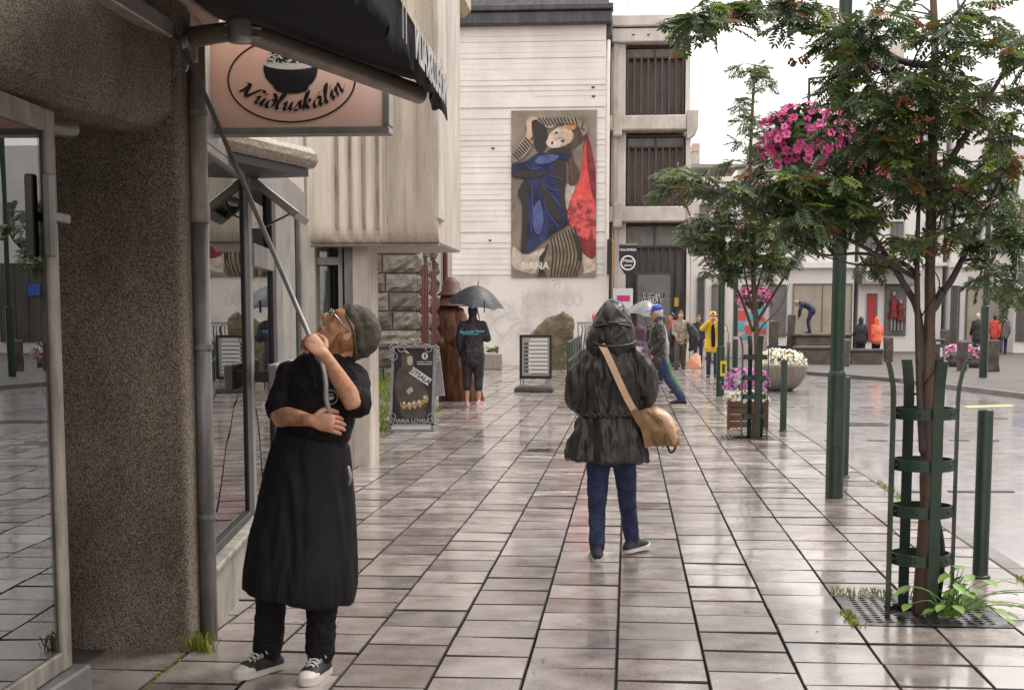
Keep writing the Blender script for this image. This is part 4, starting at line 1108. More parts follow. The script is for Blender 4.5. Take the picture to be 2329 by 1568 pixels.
def shape(name, pts, m, k=4, lift=.0035):
    yl[0] -= lift
    P = [pq(*p) for p in pts]
    if k > 1:
        c = cr([(p.x, p.z) for p in P] + [(P[0].x, P[0].z)], k)[:-1]
    else: c = [(p.x, p.z) for p in P]
    bm = flat(nb(), [(min(max(x, a_.x + .01), b_.x - .01), max(min(z, a_.z - .01), b_.z + .01)) for x, z in c], yl[0])
    return obj(name, bm, m, PO)
def lines(name, segs, w_, m):
    yl[0] -= .0035; bm = nb()
    for s_ in segs: stroke2(bm, [pq(*p) for p in s_], w_, yl[0])
    for v_ in bm.verts:
        v_.co.x = min(max(v_.co.x, a_.x + .01), b_.x - .01); v_.co.z = max(min(v_.co.z, a_.z - .01), b_.z + .01)
    bmesh.ops.recalc_face_normals(bm, faces=bm.faces[:]); return obj(name, bm, m, PO)
shape('pale_ground', [(215, 1220), (330, 1290), (460, 1240), (700, 1250), (905, 1290), (905, 1420), (560, 1470), (215, 1400)], m_pale)
shape('cloth', [(830, 270), (870, 400), (905, 620), (905, 880), (905, 1300), (800, 1280), (740, 1150), (680, 1050), (662, 940), (700, 830), (760, 680), (790, 520), (800, 380)], m_dred)
shape('cloth_highlight', [(822, 320), (835, 560), (868, 760), (890, 880), (700, 860), (740, 740), (780, 600), (800, 430)], m_red)
shape('cloth_mottle', [(700, 840), (800, 830), (890, 850), (905, 960), (905, 1150), (830, 1170), (740, 1120), (680, 1020), (668, 930)], m_redm)
shape('cloth_stripe', [(640, 700), (730, 720), (690, 840), (664, 920), (645, 800)], m_pale)
shape('trouser', [(520, 1160), (600, 1110), (690, 1060), (750, 1130), (785, 1230), (790, 1330), (805, 1430), (740, 1470), (640, 1478), (520, 1478), (400, 1478), (420, 1400), (470, 1290), (500, 1200)], m_tro)
lines('trouser_stripe', [[(530 + i * 24, 1150 - i * 12), (548 + i * 30, 1290), (530 + i * 26, 1475)] for i in range(9)] + [[(505 - i * 8, 1200 + i * 20), (470 - i * 8, 1330), (420 + i * 18, 1475)] for i in range(5)], .045, m_kdk)
shape('hair', [(640, 195), (740, 205), (800, 260), (820, 300), (780, 360), (700, 410), (680, 360), (740, 300), (700, 230)], m_hair)
shape('hair_fall', [(650, 420), (700, 430), (730, 520), (770, 600), (760, 680), (710, 715), (680, 690), (680, 560), (660, 490)], m_hair)
shape('neck_shade', [(370, 180), (420, 170), (500, 260), (490, 400), (440, 440), (400, 400), (390, 300)], m_kdk)
shape('face', [(500, 330), (520, 285), (570, 240), (620, 225), (680, 240), (720, 290), (700, 350), (640, 385), (560, 400), (515, 390), (490, 360)], m_face)
shape('forehead', [(630, 225), (650, 195), (720, 195), (745, 230), (700, 255), (655, 240)], m_ora)
shape('eye', [(562, 272), (580, 266), (592, 276), (576, 284)], m_kdk); shape('eye', [(612, 340), (632, 334), (648, 346), (626, 354)], m_kdk); shape('mouth', [(530, 350), (545, 344), (552, 362), (538, 374)], m_dred)
shape('nose_shade', [(560, 320), (600, 300), (606, 310), (566, 336)], m_skin2)
shape('hand', [(320, 190), (350, 145), (400, 140), (420, 160), (375, 175), (370, 240), (375, 300), (350, 330), (320, 310), (330, 250)], m_skin2)
shape('upper_sleeve', [(415, 160), (560, 145), (700, 145), (770, 170), (820, 210), (835, 260), (800, 300), (760, 220), (700, 200), (600, 200), (520, 240), (440, 190)], m_knit)
lines('knit_stripe', [[(430 + i * 30, 150 - (2 if i > 3 else 0)), (452 + i * 29, 180), (480 + i * 27, 215 - i * 1)] for i in range(11)] + [[(800, 190), (790, 240), (815, 250)]], .045, m_kdk)
shape('lower_sleeve', [(300, 320), (385, 350), (330, 450), (260, 510), (205, 515), (205, 460), (250, 400)], m_knit)
lines('knit_stripe', [[(215 + i * 15, 450 - i * 19), (245 + i * 16, 480 - i * 17), (262 + i * 16, 505 - i * 18)] for i in range(8)], .05, m_kdk)
shape('coat', [(205, 535), (320, 510), (420, 445), (540, 440), (680, 420), (680, 490), (650, 520), (662, 640), (645, 800), (660, 940), (670, 1040), (560, 1110), (470, 1180), (380, 1250), (300, 1280), (280, 1250), (290, 1050), (290, 880), (255, 770), (310, 660), (205, 640)], m_navy)
shape('coat_collar', [(500, 420), (600, 400), (690, 400), (690, 470), (600, 440), (520, 450)], m_kdk)
shape('pocket_flap', [(270, 740), (320, 680), (370, 740), (350, 770)], m_kdk, 1)
shape('coat_shade', [(290, 690), (330, 720), (345, 900), (330, 1100), (330, 1240), (300, 1275), (283, 1240), (292, 1050), (292, 880), (262, 775)], m_kdk)
shape('coat_shade', [(560, 500), (650, 520), (660, 640), (648, 800), (658, 930), (610, 880), (600, 760), (560, 640)], m_kdk)
shape('coat_shade', [(430, 690), (480, 720), (560, 860), (620, 1000), (560, 980), (480, 860)], m_kdk)
shape('coat_shade', [(215, 600), (330, 590), (420, 600), (520, 600), (440, 640), (330, 655), (215, 635)], m_kdk)
shape('coat_light', [(430, 470), (520, 455), (600, 470), (560, 510), (470, 540), (400, 520)], MATS.get('print_blue_soft') or mat('print_blue_soft', (.04, .055, .18), (.09, .12, .28), rough=.6, scale=3))
shape('coat_light', [(380, 900), (440, 840), (470, 1000), (440, 1120), (390, 1080)], MATS['print_blue_soft'])
shape('cheek_shade', [(610, 300), (660, 270), (710, 290), (690, 350), (640, 380), (600, 385), (650, 340)], m_skin2)
shape('trouser_shade', [(700, 1090), (750, 1140), (785, 1240), (788, 1330), (760, 1330), (740, 1220)], m_kdk)
lines('coat_fold', [[(330, 540), (370, 580), (450, 565)], [(460, 690), (530, 740), (620, 760)], [(450, 700), (540, 800), (620, 900)], [(470, 840), (520, 960), (600, 1060)], [(370, 700), (380, 860), (370, 1100)], [(520, 630), (590, 650), (640, 670)]], .03, mat('print_blue_light', (.055, .075, .20), rough=.6))
text('lettering', 'BIRNA', .33, Matrix.Translation((pq(400, 1388).x, yl[0] - .035, pq(400, 1388).z)) @ FACE, mat('print_grey', (.66, .62, .57), rough=.6), PO, .002, 0, .006)

# ------------------------------------------------------------------ far side of the square
m_fw = mat('far_white', (.80, .77, .75), (.70, .67, .65), rough=.6, scale=1, detail=4)
m_fg = mat('far_grey', (.34, .32, .30), (.26, .25, .235), rough=.6, scale=1)
m_fbr = mat('far_beige_window', (.42, .37, .29), (.30, .265, .21), rough=.3, scale=.7)
m_fdk = mat('far_dark', (.06, .055, .05), (.10, .09, .085), rough=.4, scale=1)
def qb(u0, u1, v0, v1, Y, d0, d1, b=0.0):
    p = D(u0, v1, Y); q = D(u1, v0, Y); return bx(min(p.x, q.x), max(p.x, q.x), Y + d0, Y + d1, min(p.z, q.z), max(p.z, q.z), b)
def facade(name, label, u0, u1, v0, Y, m, wins, depth=14):
    p = D(u0, 340, Y); q = D(u1, v0, Y)
    t = thing(name, label, 'building', ((p.x + q.x) / 2, Y, 0))
    obj('wall', bx(p.x, q.x, Y, Y + depth, -.1, q.z), m, t)
    for wq in wins:
        a0, a1, b0, b1 = wq[:4]; mp_ = wq[4] if len(wq) > 4 else m_glz; nbar = wq[5] if len(wq) > 5 else 1
        o = obj(wq[6] if len(wq) > 6 else 'window', qb(a0, a1, b0, b1, Y, -.035, -.02), mp_ if mp_ is not m_glz else m_dkgl, t)
        fm = wq[7] if len(wq) > 7 else m_fdk
        e_ = .8
        for fr in ((a0 - e_, a0, b0 - e_, b1 + e_), (a1, a1 + e_, b0 - e_, b1 + e_), (a0, a1, b0 - e_, b0), (a0, a1, b1, b1 + e_)):
            obj('frame', qb(*fr, Y, -.12, -.005), fm, o)
        for k in range(nbar):
            uu = a0 + (a1 - a0) * (k + 1) / (nbar + 1); obj('glazing_bar', qb(uu - .3, uu + .3, b0, b1, Y, -.08, -.036), fm, o)
    return t
FY = 70.0
fa = facade('corner_shop', 'white building with wide beige display window behind the planter', 735, 857, 168, FY, m_fw,
            [(793, 851, 284, 334, m_fbr, 1), (742, 762, 285, 335, m_dkgl, 1), (770, 786, 285, 335, m_dkgl, 0), (745, 760, 225, 248, m_dkgl, 1), (775, 790, 225, 248, m_dkgl, 1), (805, 820, 225, 248, m_dkgl, 1), (835, 848, 225, 248, m_dkgl, 1)])
obj('cornice', qb(734, 858, 262, 268, FY, -.4, -.001), m_fw, fa); obj('parapet', qb(734, 858, 163, 169, FY, -.3, .5), m_fg, fa)
fb_ = facade('balcony_house', 'tall white house with balcony and red shop door', 857.2, 948, 96, FY + .6, m_fw,
             [(867, 876, 294, 340, mat('red_door', (.45, .03, .03), rough=.4), 0, 'door'), (885, 905, 285, 334, m_dkgl, 0), (891, 903, 222, 248, m_dkgl, 1), (866, 877, 222, 248, m_dkgl, 1), (925, 937, 222, 248, m_dkgl, 1), (866, 877, 160, 185, m_dkgl, 1), (891, 903, 160, 185, m_dkgl, 1), (925, 937, 160, 185, m_dkgl, 1)])
obj('shop_fascia', qb(859, 915, 273, 284, FY + .6, -.9, -.001), m_fg, fb_)
text('lettering', 'C', .5, Matrix.Translation((D(868, 278, FY).x, FY - .32, D(868, 278, FY).z)) @ FACE, m_wht, fb_, .004)
obj('string_course', qb(857.2, 948, 262, 266, FY + .6, -.3, -.001), m_fw, fb_)
obj('balcony_slab', qb(857.5, 917, 268, 271, FY + .6, -1.2, -.31), m_fw, fb_); obj('balcony_rail', qb(857.5, 917, 250, 253, FY + .6, -1.2, -1.0), m_fw, fb_)
for i in range(14):
    c_ = D(859.5 + i * 4.2, 268, FY - .5); obj('baluster', lathe([(.05, 0), (.09, .2), (.05, .4), (.07, .72)], (c_.x, FY - .5, c_.z), 8), m_fw, fb_)
obj('chimney', qb(888, 905, 42, 96, FY + 4, 0, 2), m_wc2, fb_); obj('roof_edge', qb(857, 948, 92, 97, FY + .6, -.3, .6), m_fg, fb_)
# mannequins in the window
for i, uu in enumerate((893, 900)):
    p = D(uu, 330, FY + .4); mn = thing('mannequin', ['taller mannequin in red dress in the shop window', 'shorter mannequin in red coat in the shop window'][i], 'mannequin', (p.x, FY + .42, p.z))
    s_ = 1 - .22 * i
    obj('dress', lathe([(.05, 1.62 * s_), (.16, 1.5 * s_), (.2, 1.3 * s_), (.14, 1.05 * s_), (.24, .7 * s_), (.25, .62 * s_)], (p.x, FY + .42, p.z), 12), m_dred, mn, True)
    bm = nb(); ball(bm, (p.x, FY + .42, p.z + 1.78 * s_), (.09, .1, .13)); obj('head', bm, m_pale, mn, True)
    for sx in (-.08, .08):
        bm = nb(); tube(bm, [(p.x + sx, FY + .42, p.z + .65 * s_), (p.x + sx, FY + .42, p.z + .02)], [.06, .05], 8); obj('leg', bm, m_fg, mn, True)
fc = facade('fashion_shop', 'white shop with tall warm display windows at right', 948.2, 1013, 120, FY, m_fw,
            [(951, 958, 286, 342, m_fdk, 0, 'door'), (966, 985, 287, 342, m_fbr, 0), (988, 1008, 287, 342, m_fbr, 0), (968, 980, 232, 252, m_dkgl, 1), (993, 1005, 232, 252, m_dkgl, 1), (968, 980, 170, 192, m_dkgl, 1), (993, 1005, 170, 192, m_dkgl, 1)])
text('lettering', 'Ilse', .36, Matrix.Translation((D(973, 279, FY).x, FY - .05, D(973, 279, FY).z)) @ FACE, m_ink, fc, .004, 0, .006)
obj('string_course', qb(948.2, 1013, 262, 267, FY, -.25, -.001), m_fw, fc); obj('window_sill', qb(966, 982, 253, 256, FY, -.3, -.001), m_fw, fc)
fd_ = facade('dark_front_house', 'white house with dark shop front at the right edge', 1013.2, 1110, 140, FY - 2, m_fw, [(1018, 1060, 262, 340, m_fdk, 2), (1020, 1032, 200, 225, m_dkgl, 1), (1045, 1057, 200, 225, m_dkgl, 1)])
obj('blue_sign', qb(1019, 1030, 283, 294, FY - 2, -.3, -.2), mat('blue_sign', (.03, .12, .5), rough=.5), fd_)
# low white and beige houses between the concrete building and the square
fe_ = facade('low_white_house', 'low white house with dark narrow doorway beside the slatted building', 690, 735, 176, 60, m_fw, [(697, 704, 278, 345, m_fdk, 0, 'door'), (712, 724, 285, 325, m_dkgl, 0), (700, 708, 205, 235, m_dkgl, 0), (716, 728, 205, 235, m_dkgl, 1)])
obj('roof_terrace', qb(692, 700, 152, 166, 63, 0, 3), m_wc2, fe_); obj('roof_terrace_top', qb(692, 700, 143, 151, 64, 0, 3), mat('beige_far', (.55, .42, .34), rough=.6), fe_); obj('roof_slab', qb(691, 738, 164, 168, 61, -.3, 4), m_fg, fe_)
ff = facade('hill_house', 'pale house far behind the rowan trees', 765, 800, 110, 110, m_fw, [(770, 776, 130, 142, m_dkgl, 0), (785, 791, 130, 142, m_dkgl, 0)])
obj('stepped_wall', qb(857, 1010, 84, 96, FY + 6, 0, 5), m_fw, fb_)
# long white terrace on the right-hand side of the street: seen only mirrored in the shop windows
rt = thing('street_terrace', 'white terrace on the right side of the street mirrored in shop windows', 'building', (15, 12, 0))
obj('wall', bx(15, 21, -16, 38, -.1, 8.5), m_fw, rt)
for i in range(11):
    y = -13 + i * 4.6
    for z0, z1 in ((.6, 3.0), (4.2, 6.2)):
        o = obj('window', bx(14.96, 14.98, y, y + 1.5, z0, z1), m_dkgl, rt)
        obj('frame', bx(14.90, 14.995, y - .1, y, z0 - .1, z1 + .1), m_fw, o); obj('frame', bx(14.90, 14.995, y + 1.5, y + 1.6, z0 - .1, z1 + .1), m_fw, o); obj('glazing_bar', bx(14.93, 14.958, y + .72, y + .78, z0, z1), m_fw, o)
obj('roof', prism([(15 - .4, 8.5), (18, 11), (21.4, 8.5)], -16, 38, Matrix(((1, 0, 0, 0), (0, 0, 1, 0), (0, 1, 0, 0), (0, 0, 0, 1)))), m_slate, rt)
# ------------------------------------------------------------------ poles, bollards, tree guards
m_green = mat('dark_green_paint', (.012, .030, .018), (.022, .045, .028), rough=.38, scale=7, bump=.15, bscale=60, rvar=.1)
def pole(name, label, x, y, r0, r1, zs, top, group, basket=None):
    t = thing(name, label, 'lamp post', (x, y, 0), 0, group)
    obj('base_shaft', lathe([(r0, 0), (r0, zs - .03), (r0 * .97, zs), (r1, zs + .02)], (x, y, 0 if x < 2.5 or x > 6 else -.1), 20), m_green, t, True)
    obj('shaft', lathe([(r1, zs), (r1 * .9, top)], (x, y, 0), 18), m_green, t, True)
    obj('door_cover', bx(x - .03, x + .03, y - r0 - .006, y - r0 + .01, .45, .75, .004), m_green, t)
    return t
p1 = G(834, 497); LP1 = pole('lamp_post', 'dark green lamp post left of the near rowan tree', p1.x, p1.y, .077, .061, 1.09, 5.2, 'lamp posts')
p2 = G(720, 396); LP2 = pole('lamp_post', 'dark green lamp post behind the person in yellow', p2.x, p2.y, .085, .07, 1.0, 3.9, 'lamp posts')
p3 = G(983, 377); LP3 = pole('lamp_post', 'slim lamp post among the people at far right', p3.x, p3.y, .11, .075, 1.9, 6.5, 'lamp posts')
p4 = G(735, 370, -.1); LP4 = pole('lamp_post', 'thin far lamp post beyond the small rowan tree', p4.x, p4.y, .09, .07, 1.0, 4.4, 'lamp posts')
obj('yellow_reflector', bx(p2.x - .01, p2.x + .12, p2.y - .12, p2.y - .10, .42, .72), mat('yellow_plate', (.6, .48, .03), rough=.4), LP2)
obj('reflector_hole', bx(p2.x + .025, p2.x + .085, p2.y - .125, p2.y - .121, .48, .66), m_green, LP2)
bm = nb(); tube(bm, [(p2.x + .09, p2.y - .06, 1.45), (p2.x + .15, p2.y - .08, 1.2), (p2.x + .1, p2.y - .07, .7)], [.012] * 3, 6, k=4); obj('strap', bm, m_alu, LP2, True)
for i, (uu, vv, h_, lb) in enumerate(((980, 577, 1.02, 'nearest green bollard, right of the rowan tree guard'), (843.5, 477, 1.0, 'green bollard just behind the lamp post'), (783, 431, 1.0, 'green bollard in front of the concrete flower bowl'), (728, 376, 1.0, 'small far bollard beside the person in yellow'))):
    p = G(uu, vv)
    if p.x > 2.5: p = G(uu, vv, -.1)
    t = thing('bollard', lb, 'bollard', tuple(p), 0, 'green street bollards')
    tl = (.004, -.002) if i == 0 else (0, 0)
    bm = lathe([(.046, 0), (.046, h_ - .015), (.04, h_ - .004), (0, h_)], p, 18)
    obj('post', bm, m_green, t, True)
    obj('foot_ring', lathe([(.046, 0), (.06, 0), (.06, .012), (.046, .02)], p, 18), m_green, t, True)
m_bark = mat('rowan_bark', (.075, .042, .026), (.15, .095, .06), rough=.55, scale=10, stretch=(2, 2, .5), bump=.6, bscale=24)
m_gtwig = mat('grey_bark', (.045, .033, .028), (.09, .07, .06), rough=.5, scale=14, bump=.3)
def guard(cx, cy, label):
    t = thing('tree_guard', label, 'tree guard', (cx, cy, 0), 0, 'green steel tree guards')
    rr_ = .155
    for z in (1.06, .79, .545, .29):
        obj('ring', lathe([(rr_ - .006, z - .03), (rr_, z - .03), (rr_, z + .03), (rr_ - .006, z + .03), (rr_ - .006, z - .03)], (cx, cy, 0), 40), m_green, t)
        for an in (250, 200, 320, 20):
            a_ = R(an); bm = nb(); ball(bm, (cx + (rr_ + .002) * math.cos(a_), cy + (rr_ + .002) * math.sin(a_), z), .008, 6); obj('rivet', bm, m_green, t, True)
    for an in (188, 282, -2, 108, 62):
        M_ = Matrix.Translation((cx, cy, 0)) @ Matrix.Rotation(R(an), 4, 'Z'); bm = nb()
        prof = [(.008, .0), (.008, 1.12), (.012, 1.2), (.03, 1.29), (.045, 1.335)]
        L_ = []
        for o_, z in prof:
            L_.append([bm.verts.new(M_ @ V((rr_ + o_ + d_, w_, z))) for d_, w_ in ((0, -.029), (.011, -.029), (.011, .029), (0, .029))])
        for a_, b_ in zip(L_[:-1], L_[1:]):
            for j in range(4): bm.faces.new((a_[j], a_[(j + 1) % 4], b_[(j + 1) % 4], b_[j]))
        bm.faces.new(L_[0][::-1]); bm.faces.new(L_[-1]); bmesh.ops.recalc_face_normals(bm, faces=bm.faces[:])
        obj('upright', bm, m_green, t)
    bm = nb(); tube(bm, [(cx + .07, cy - .02, .02), (cx + .09, cy - .05, .3), (cx + .06, cy, .62), (cx + .1, cy + .02, .75)], [.012, .012, .012, .01], 8, k=5); tube(bm, [(cx + .1, cy - .0, .02), (cx + .11, cy - .03, .35), (cx + .03, cy, .7)], [.012, .012, .01], 8, k=5)
    obj('cable', bm, mat('black_cable', (.01, .01, .012), rough=.4), t, True)
TX, TY1, TY2 = 1.557, 7.6, 18.8
guard(TX, TY1, 'dark green steel guard around the near rowan trunk'); TX2 = D(754, 430, TY2).x
guard(TX2, TY2, 'dark green steel guard around the smaller rowan farther on')

# ------------------------------------------------------------------ rowan trees
m_lf = [mat('rowan_leaf', (.030, .062, .022), (.10, .15, .055), rough=.36, scale=5, spec=.7), mat('rowan_leaf_light', (.14, .22, .02), (.24, .30, .04), rough=.4, scale=5), mat('rowan_leaf_orange', (.26, .09, .02), (.16, .05, .02), rough=.5, scale=5), mat('rowan_leaf_mid', (.045, .09, .022), (.12, .17, .045), rough=.36, scale=5, spec=.7)]
for q_, tc_ in zip(m_lf, ((.10, .15, .055), (.24, .31, .07), (.32, .14, .04), (.13, .19, .06))):
    n_ = q_.node_tree.nodes; l_ = q_.node_tree.links; q_.node_tree.nodes['Principled BSDF'].inputs['Roughness'].default_value = .30      # light coming through the leaf
    tr = n_.new('ShaderNodeBsdfTranslucent'); tr.inputs['Color'].default_value = tc_ + (1,); ms_ = n_.new('ShaderNodeMixShader'); ms_.inputs[0].default_value = .28
    l_.new(n_['Principled BSDF'].outputs[0], ms_.inputs[1]); l_.new(tr.outputs[0], ms_.inputs[2]); l_.new(ms_.outputs[0], n_['Material Output'].inputs['Surface'])
m_berry = mat('rowan_berry', (.28, .10, .03), (.18, .07, .03), rough=.35, scale=20)
def leaf_template(seed, pairs=6, L=.15):
    random.seed(seed); vs_ = []; fs_ = []
    def leaflet(o, d, l_, w_):
        d = d.normalized(); s_ = d.cross(V((0, 0, 1))).normalized(); i = len(vs_)
        dr = V((0, 0, -l_ * rnd(.12, .4)))
        for q in (o, o + d * l_ * .35 + s_ * w_ + dr * .1 + V((0, 0, w_ * .35)), o + d * l_ * .35 - s_ * w_ + dr * .1 + V((0, 0, w_ * .35)), o + d * l_ * .75 + s_ * w_ * .75 + dr * .5, o + d * l_ * .75 - s_ * w_ * .75 + dr * .5, o + d * l_ + dr, o + d * l_ * .5 + dr * .25 - V((0, 0, w_ * .25))):
            vs_.append(tuple(q))
        fs_.extend([(i, i + 6, i + 1), (i, i + 2, i + 6), (i + 1, i + 6, i + 5, i + 3), (i + 2, i + 4, i + 5, i + 6)])
    def ax(t): return V((0, t * L, -.25 * L * t * t))
    for k in range(pairs):
        t = .22 + .68 * k / (pairs - 1)
        for s_ in (-1, 1): leaflet(ax(t), V((s_ * 1.0, .55 + .15 * k / pairs, 0)), L * (.36 - .06 * abs(k - 2) / 3) * rnd(.88, 1.1), L * .062)
    leaflet(ax(.92), V((0, 1, 0)), L * .30, L * .062)
    i = len(vs_)
    for t in (0, .5, 1): vs_.extend([tuple(ax(t) + V((.0012, 0, 0))), tuple(ax(t) + V((-.0012, 0, 0)))])
    fs_.extend([(i, i + 1, i + 3, i + 2), (i + 2, i + 3, i + 5, i + 4)])
    return np.array(vs_), fs_
LT = [leaf_template(s) for s in range(5)]
def leaf_matrix(d, roll, sc):
    d = V(d).normalized(); up = V((0, 0, 1)); x = d.cross(up)
    x = x.normalized() if x.length > 1e-3 else V((1, 0, 0)); z = x.cross(d)
    q = Quaternion(d, roll); x = q @ x; z = q @ z
    return np.array((x, d, z)).T * sc
def leaf_objects():
    ms = []
    for vs_, fs_ in LT[:3]:
        me = bpy.data.meshes.new('leaf'); me.from_pydata([tuple(v_) for v_ in vs_], [], fs_); me.materials.append(m_lf[0]); ms.append(me)
    return ms
LMESH = leaf_objects()
def tree(name, label, base, trunk, limbs, blobs, leaf_s, per, seed, singles=0, dyr=.5, r0=.038, twig_r=.006, berries=(), light=.12, orange=.05):
    random.seed(seed)
    t = thing(name, label, 'tree', tuple(base), 0, 'rowan trees along the pavement')
    n_ = len(trunk); bm = nb()
    tube(bm, trunk, [r0 * (1 - .62 * (i / (n_ - 1)) ** 1.2) for i in range(n_)], 12, k=5)
    for v_ in bm.verts: v_.co += V((noise.noise(v_.co * 9), noise.noise(v_.co * 9 + V((5, 0, 0))), 0)) * .006
    obj('trunk', bm, m_bark, t, True)
    nodes = [V(q) for q in cr([tuple(p) for p in trunk], 5)][len(trunk) * 5 // 2:]
    for pts, r_ in limbs:
        bm = nb(); m_ = len(pts)
        tube(bm, pts, [r_ * (1 - .7 * i / (m_ - 1)) for i in range(m_)], 8, k=5); obj('limb', bm, m_gtwig, t, True)
        nodes += [V(q) for q in cr([tuple(p) for p in pts], 6)][4:]
    Vs = []; Fs = []; Ms = []; off = 0; tw = nb(); bb = nb(); ones = []
    for (u, v, ru, rv, n_, Y) in blobs:
        for _ in range(n_):
            a_ = rnd(0, 6.283); rr_ = math.sqrt(rnd(.02, 1))
            c = D(u + ru * rr_ * math.cos(a_), v + rv * rr_ * math.sin(a_), Y + rnd(-dyr, dyr))
            nn = min(nodes, key=lambda q: (q - c).length + max(0, q.z - c.z) * .6)
            if (c - nn).length > 1.0: nn = nn.lerp(c, .35)
            mid = nn.lerp(c, .5) + V((rnd(-.04, .04), rnd(-.04, .04), rnd(.0, .09)))
            tube(tw, [nn, mid, c], [twig_r, twig_r * .7, twig_r * .35], 5, k=3, cap=False)
            td = (c - mid).normalized()
            for j in range(per):
                s_ = rnd(.25, 1.0) if j else 1.0
                p = mid.lerp(c, s_)
                d_ = V((td.x * .7 + rnd(-1, 1), td.y * .7 + rnd(-1, 1), rnd(-.6, .3)))
                if d_.length < .2: continue
                A = leaf_matrix(d_, rnd(-.6, .6), leaf_s * rnd(.75, 1.2))
                vs_, fs_ = random.choice(LT)
                q = rnd(0, 1); mi = 2 if q < orange else (1 if q < orange + light else (3 if q < .5 else 0))
                if singles and len(ones) < singles and p.y < Y - .12:
                    ones.append((p, A, mi)); continue
                Vs.append(vs_ @ A.T + np.array(p)); Fs.extend([tuple(i + off for i in f_) for f_ in fs_]); Ms.extend([mi] * len(fs_)); off += len(vs_)
    me = bpy.data.meshes.new('crown'); me.from_pydata(np.concatenate(Vs).tolist(), [], Fs)
    for q in m_lf: me.materials.append(q)
    me.polygons.foreach_set('material_index', Ms)
    cw = obj('crown', me, m_lf, t); cw['kind'] = 'stuff'
    tg = obj('twigs', tw, m_gtwig, t, True); tg['kind'] = 'stuff'
    root_inv = wm(t).inverted()
    for p, A, mi in ones:
        o = bpy.data.objects.new('leaf', random.choice(LMESH)); o.parent = t
        M_ = Matrix(A.tolist()).to_4x4(); M_.translation = p
        o.matrix_basis = root_inv @ M_
        COL.objects.link(o)
        o.material_slots[0].link = 'OBJECT'; o.material_slots[0].material = m_lf[mi]
    for k, c in enumerate(berries):
        bm = nb(); c = V(c)
        for _ in range(38):
            q = V((rnd(-1, 1), rnd(-1, 1), rnd(-.6, .6))); q = q.normalized() * rnd(.4, 1)
            ball(bm, c + V((q.x * .06, q.y * .06, q.z * .04)), .0075, 5)
        obj('berry_cluster', bm, m_berry, t, True)
    return t
def sp(pts, Y):                             # source-pixel polyline with depth offsets
    return [D(x / 4, y / 4, Y + (o[0] if o else 0)) for x, y, *o in pts]
T1 = TY1
trunk1 = [V((TX, T1, 0))] + sp([(3705, 2000), (3708, 1600), (3718, 1300), (3722, 1000), (3728, 600), (3738, 300), (3735, 0), (3725, -300)], T1)
limbs1 = [
 (sp([(3690, 1480), (3672, 1250), (3615, 1133), (3550, 1030), (3480, 920), (3415, 828), (3340, 700, -.15)], T1), .022),
 (sp([(3690, 1800), (3676, 1500), (3668, 1100), (3672, 900), (3680, 700), (3690, 400)], T1 - .06), .020),
 (sp([(3672, 1098), (3615, 1053), (3538, 1022), (3420, 1012), (3300, 1018, -.2), (3150, 960, -.3)], T1), .014),
 (sp([(3610, 1080), (3520, 1065), (3400, 1052), (3250, 1010, -.2)], T1), .010),
 (sp([(3735, 1230), (3775, 1160), (3806, 1118), (3856, 1022), (3890, 957), (3960, 800), (4040, 640, -.2)], T1), .024),
 (sp([(3860, 1040), (3920, 1036), (3965, 1070), (4010, 1120), (4060, 1150, -.2)], T1), .009),
 (sp([(3685, 1000), (3735, 950), (3795, 911), (3900, 880), (4050, 830, .2)], T1), .012),
 (sp([(3790, 915), (3890, 960), (4000, 1000)], T1), .008),
 (sp([(3720, 760), (3800, 640), (3900, 480), (4010, 300), (4110, 180)], T1), .022),
 (sp([(3730, 260), (3600, 240), (3454, 148), (3340, 80), (3200, 20, -.2), (2980, 60, -.3), (2760, 90, -.3)], T1), .020),
 (sp([(3730, 420), (3620, 330), (3500, 260), (3420, 160), (3330, 110)], T1 - .1), .014),
 (sp([(3725, 820), (3560, 760), (3470, 700, -.1)], T1), .012),
 (sp([(3735, 160), (3820, 60), (3900, -60)], T1), .014),
 (sp([(3660, 1110), (3400, 960, -.2), (3100, 860, -.3), (2850, 760, -.4), (2680, 700, -.4)], T1), .013),
]
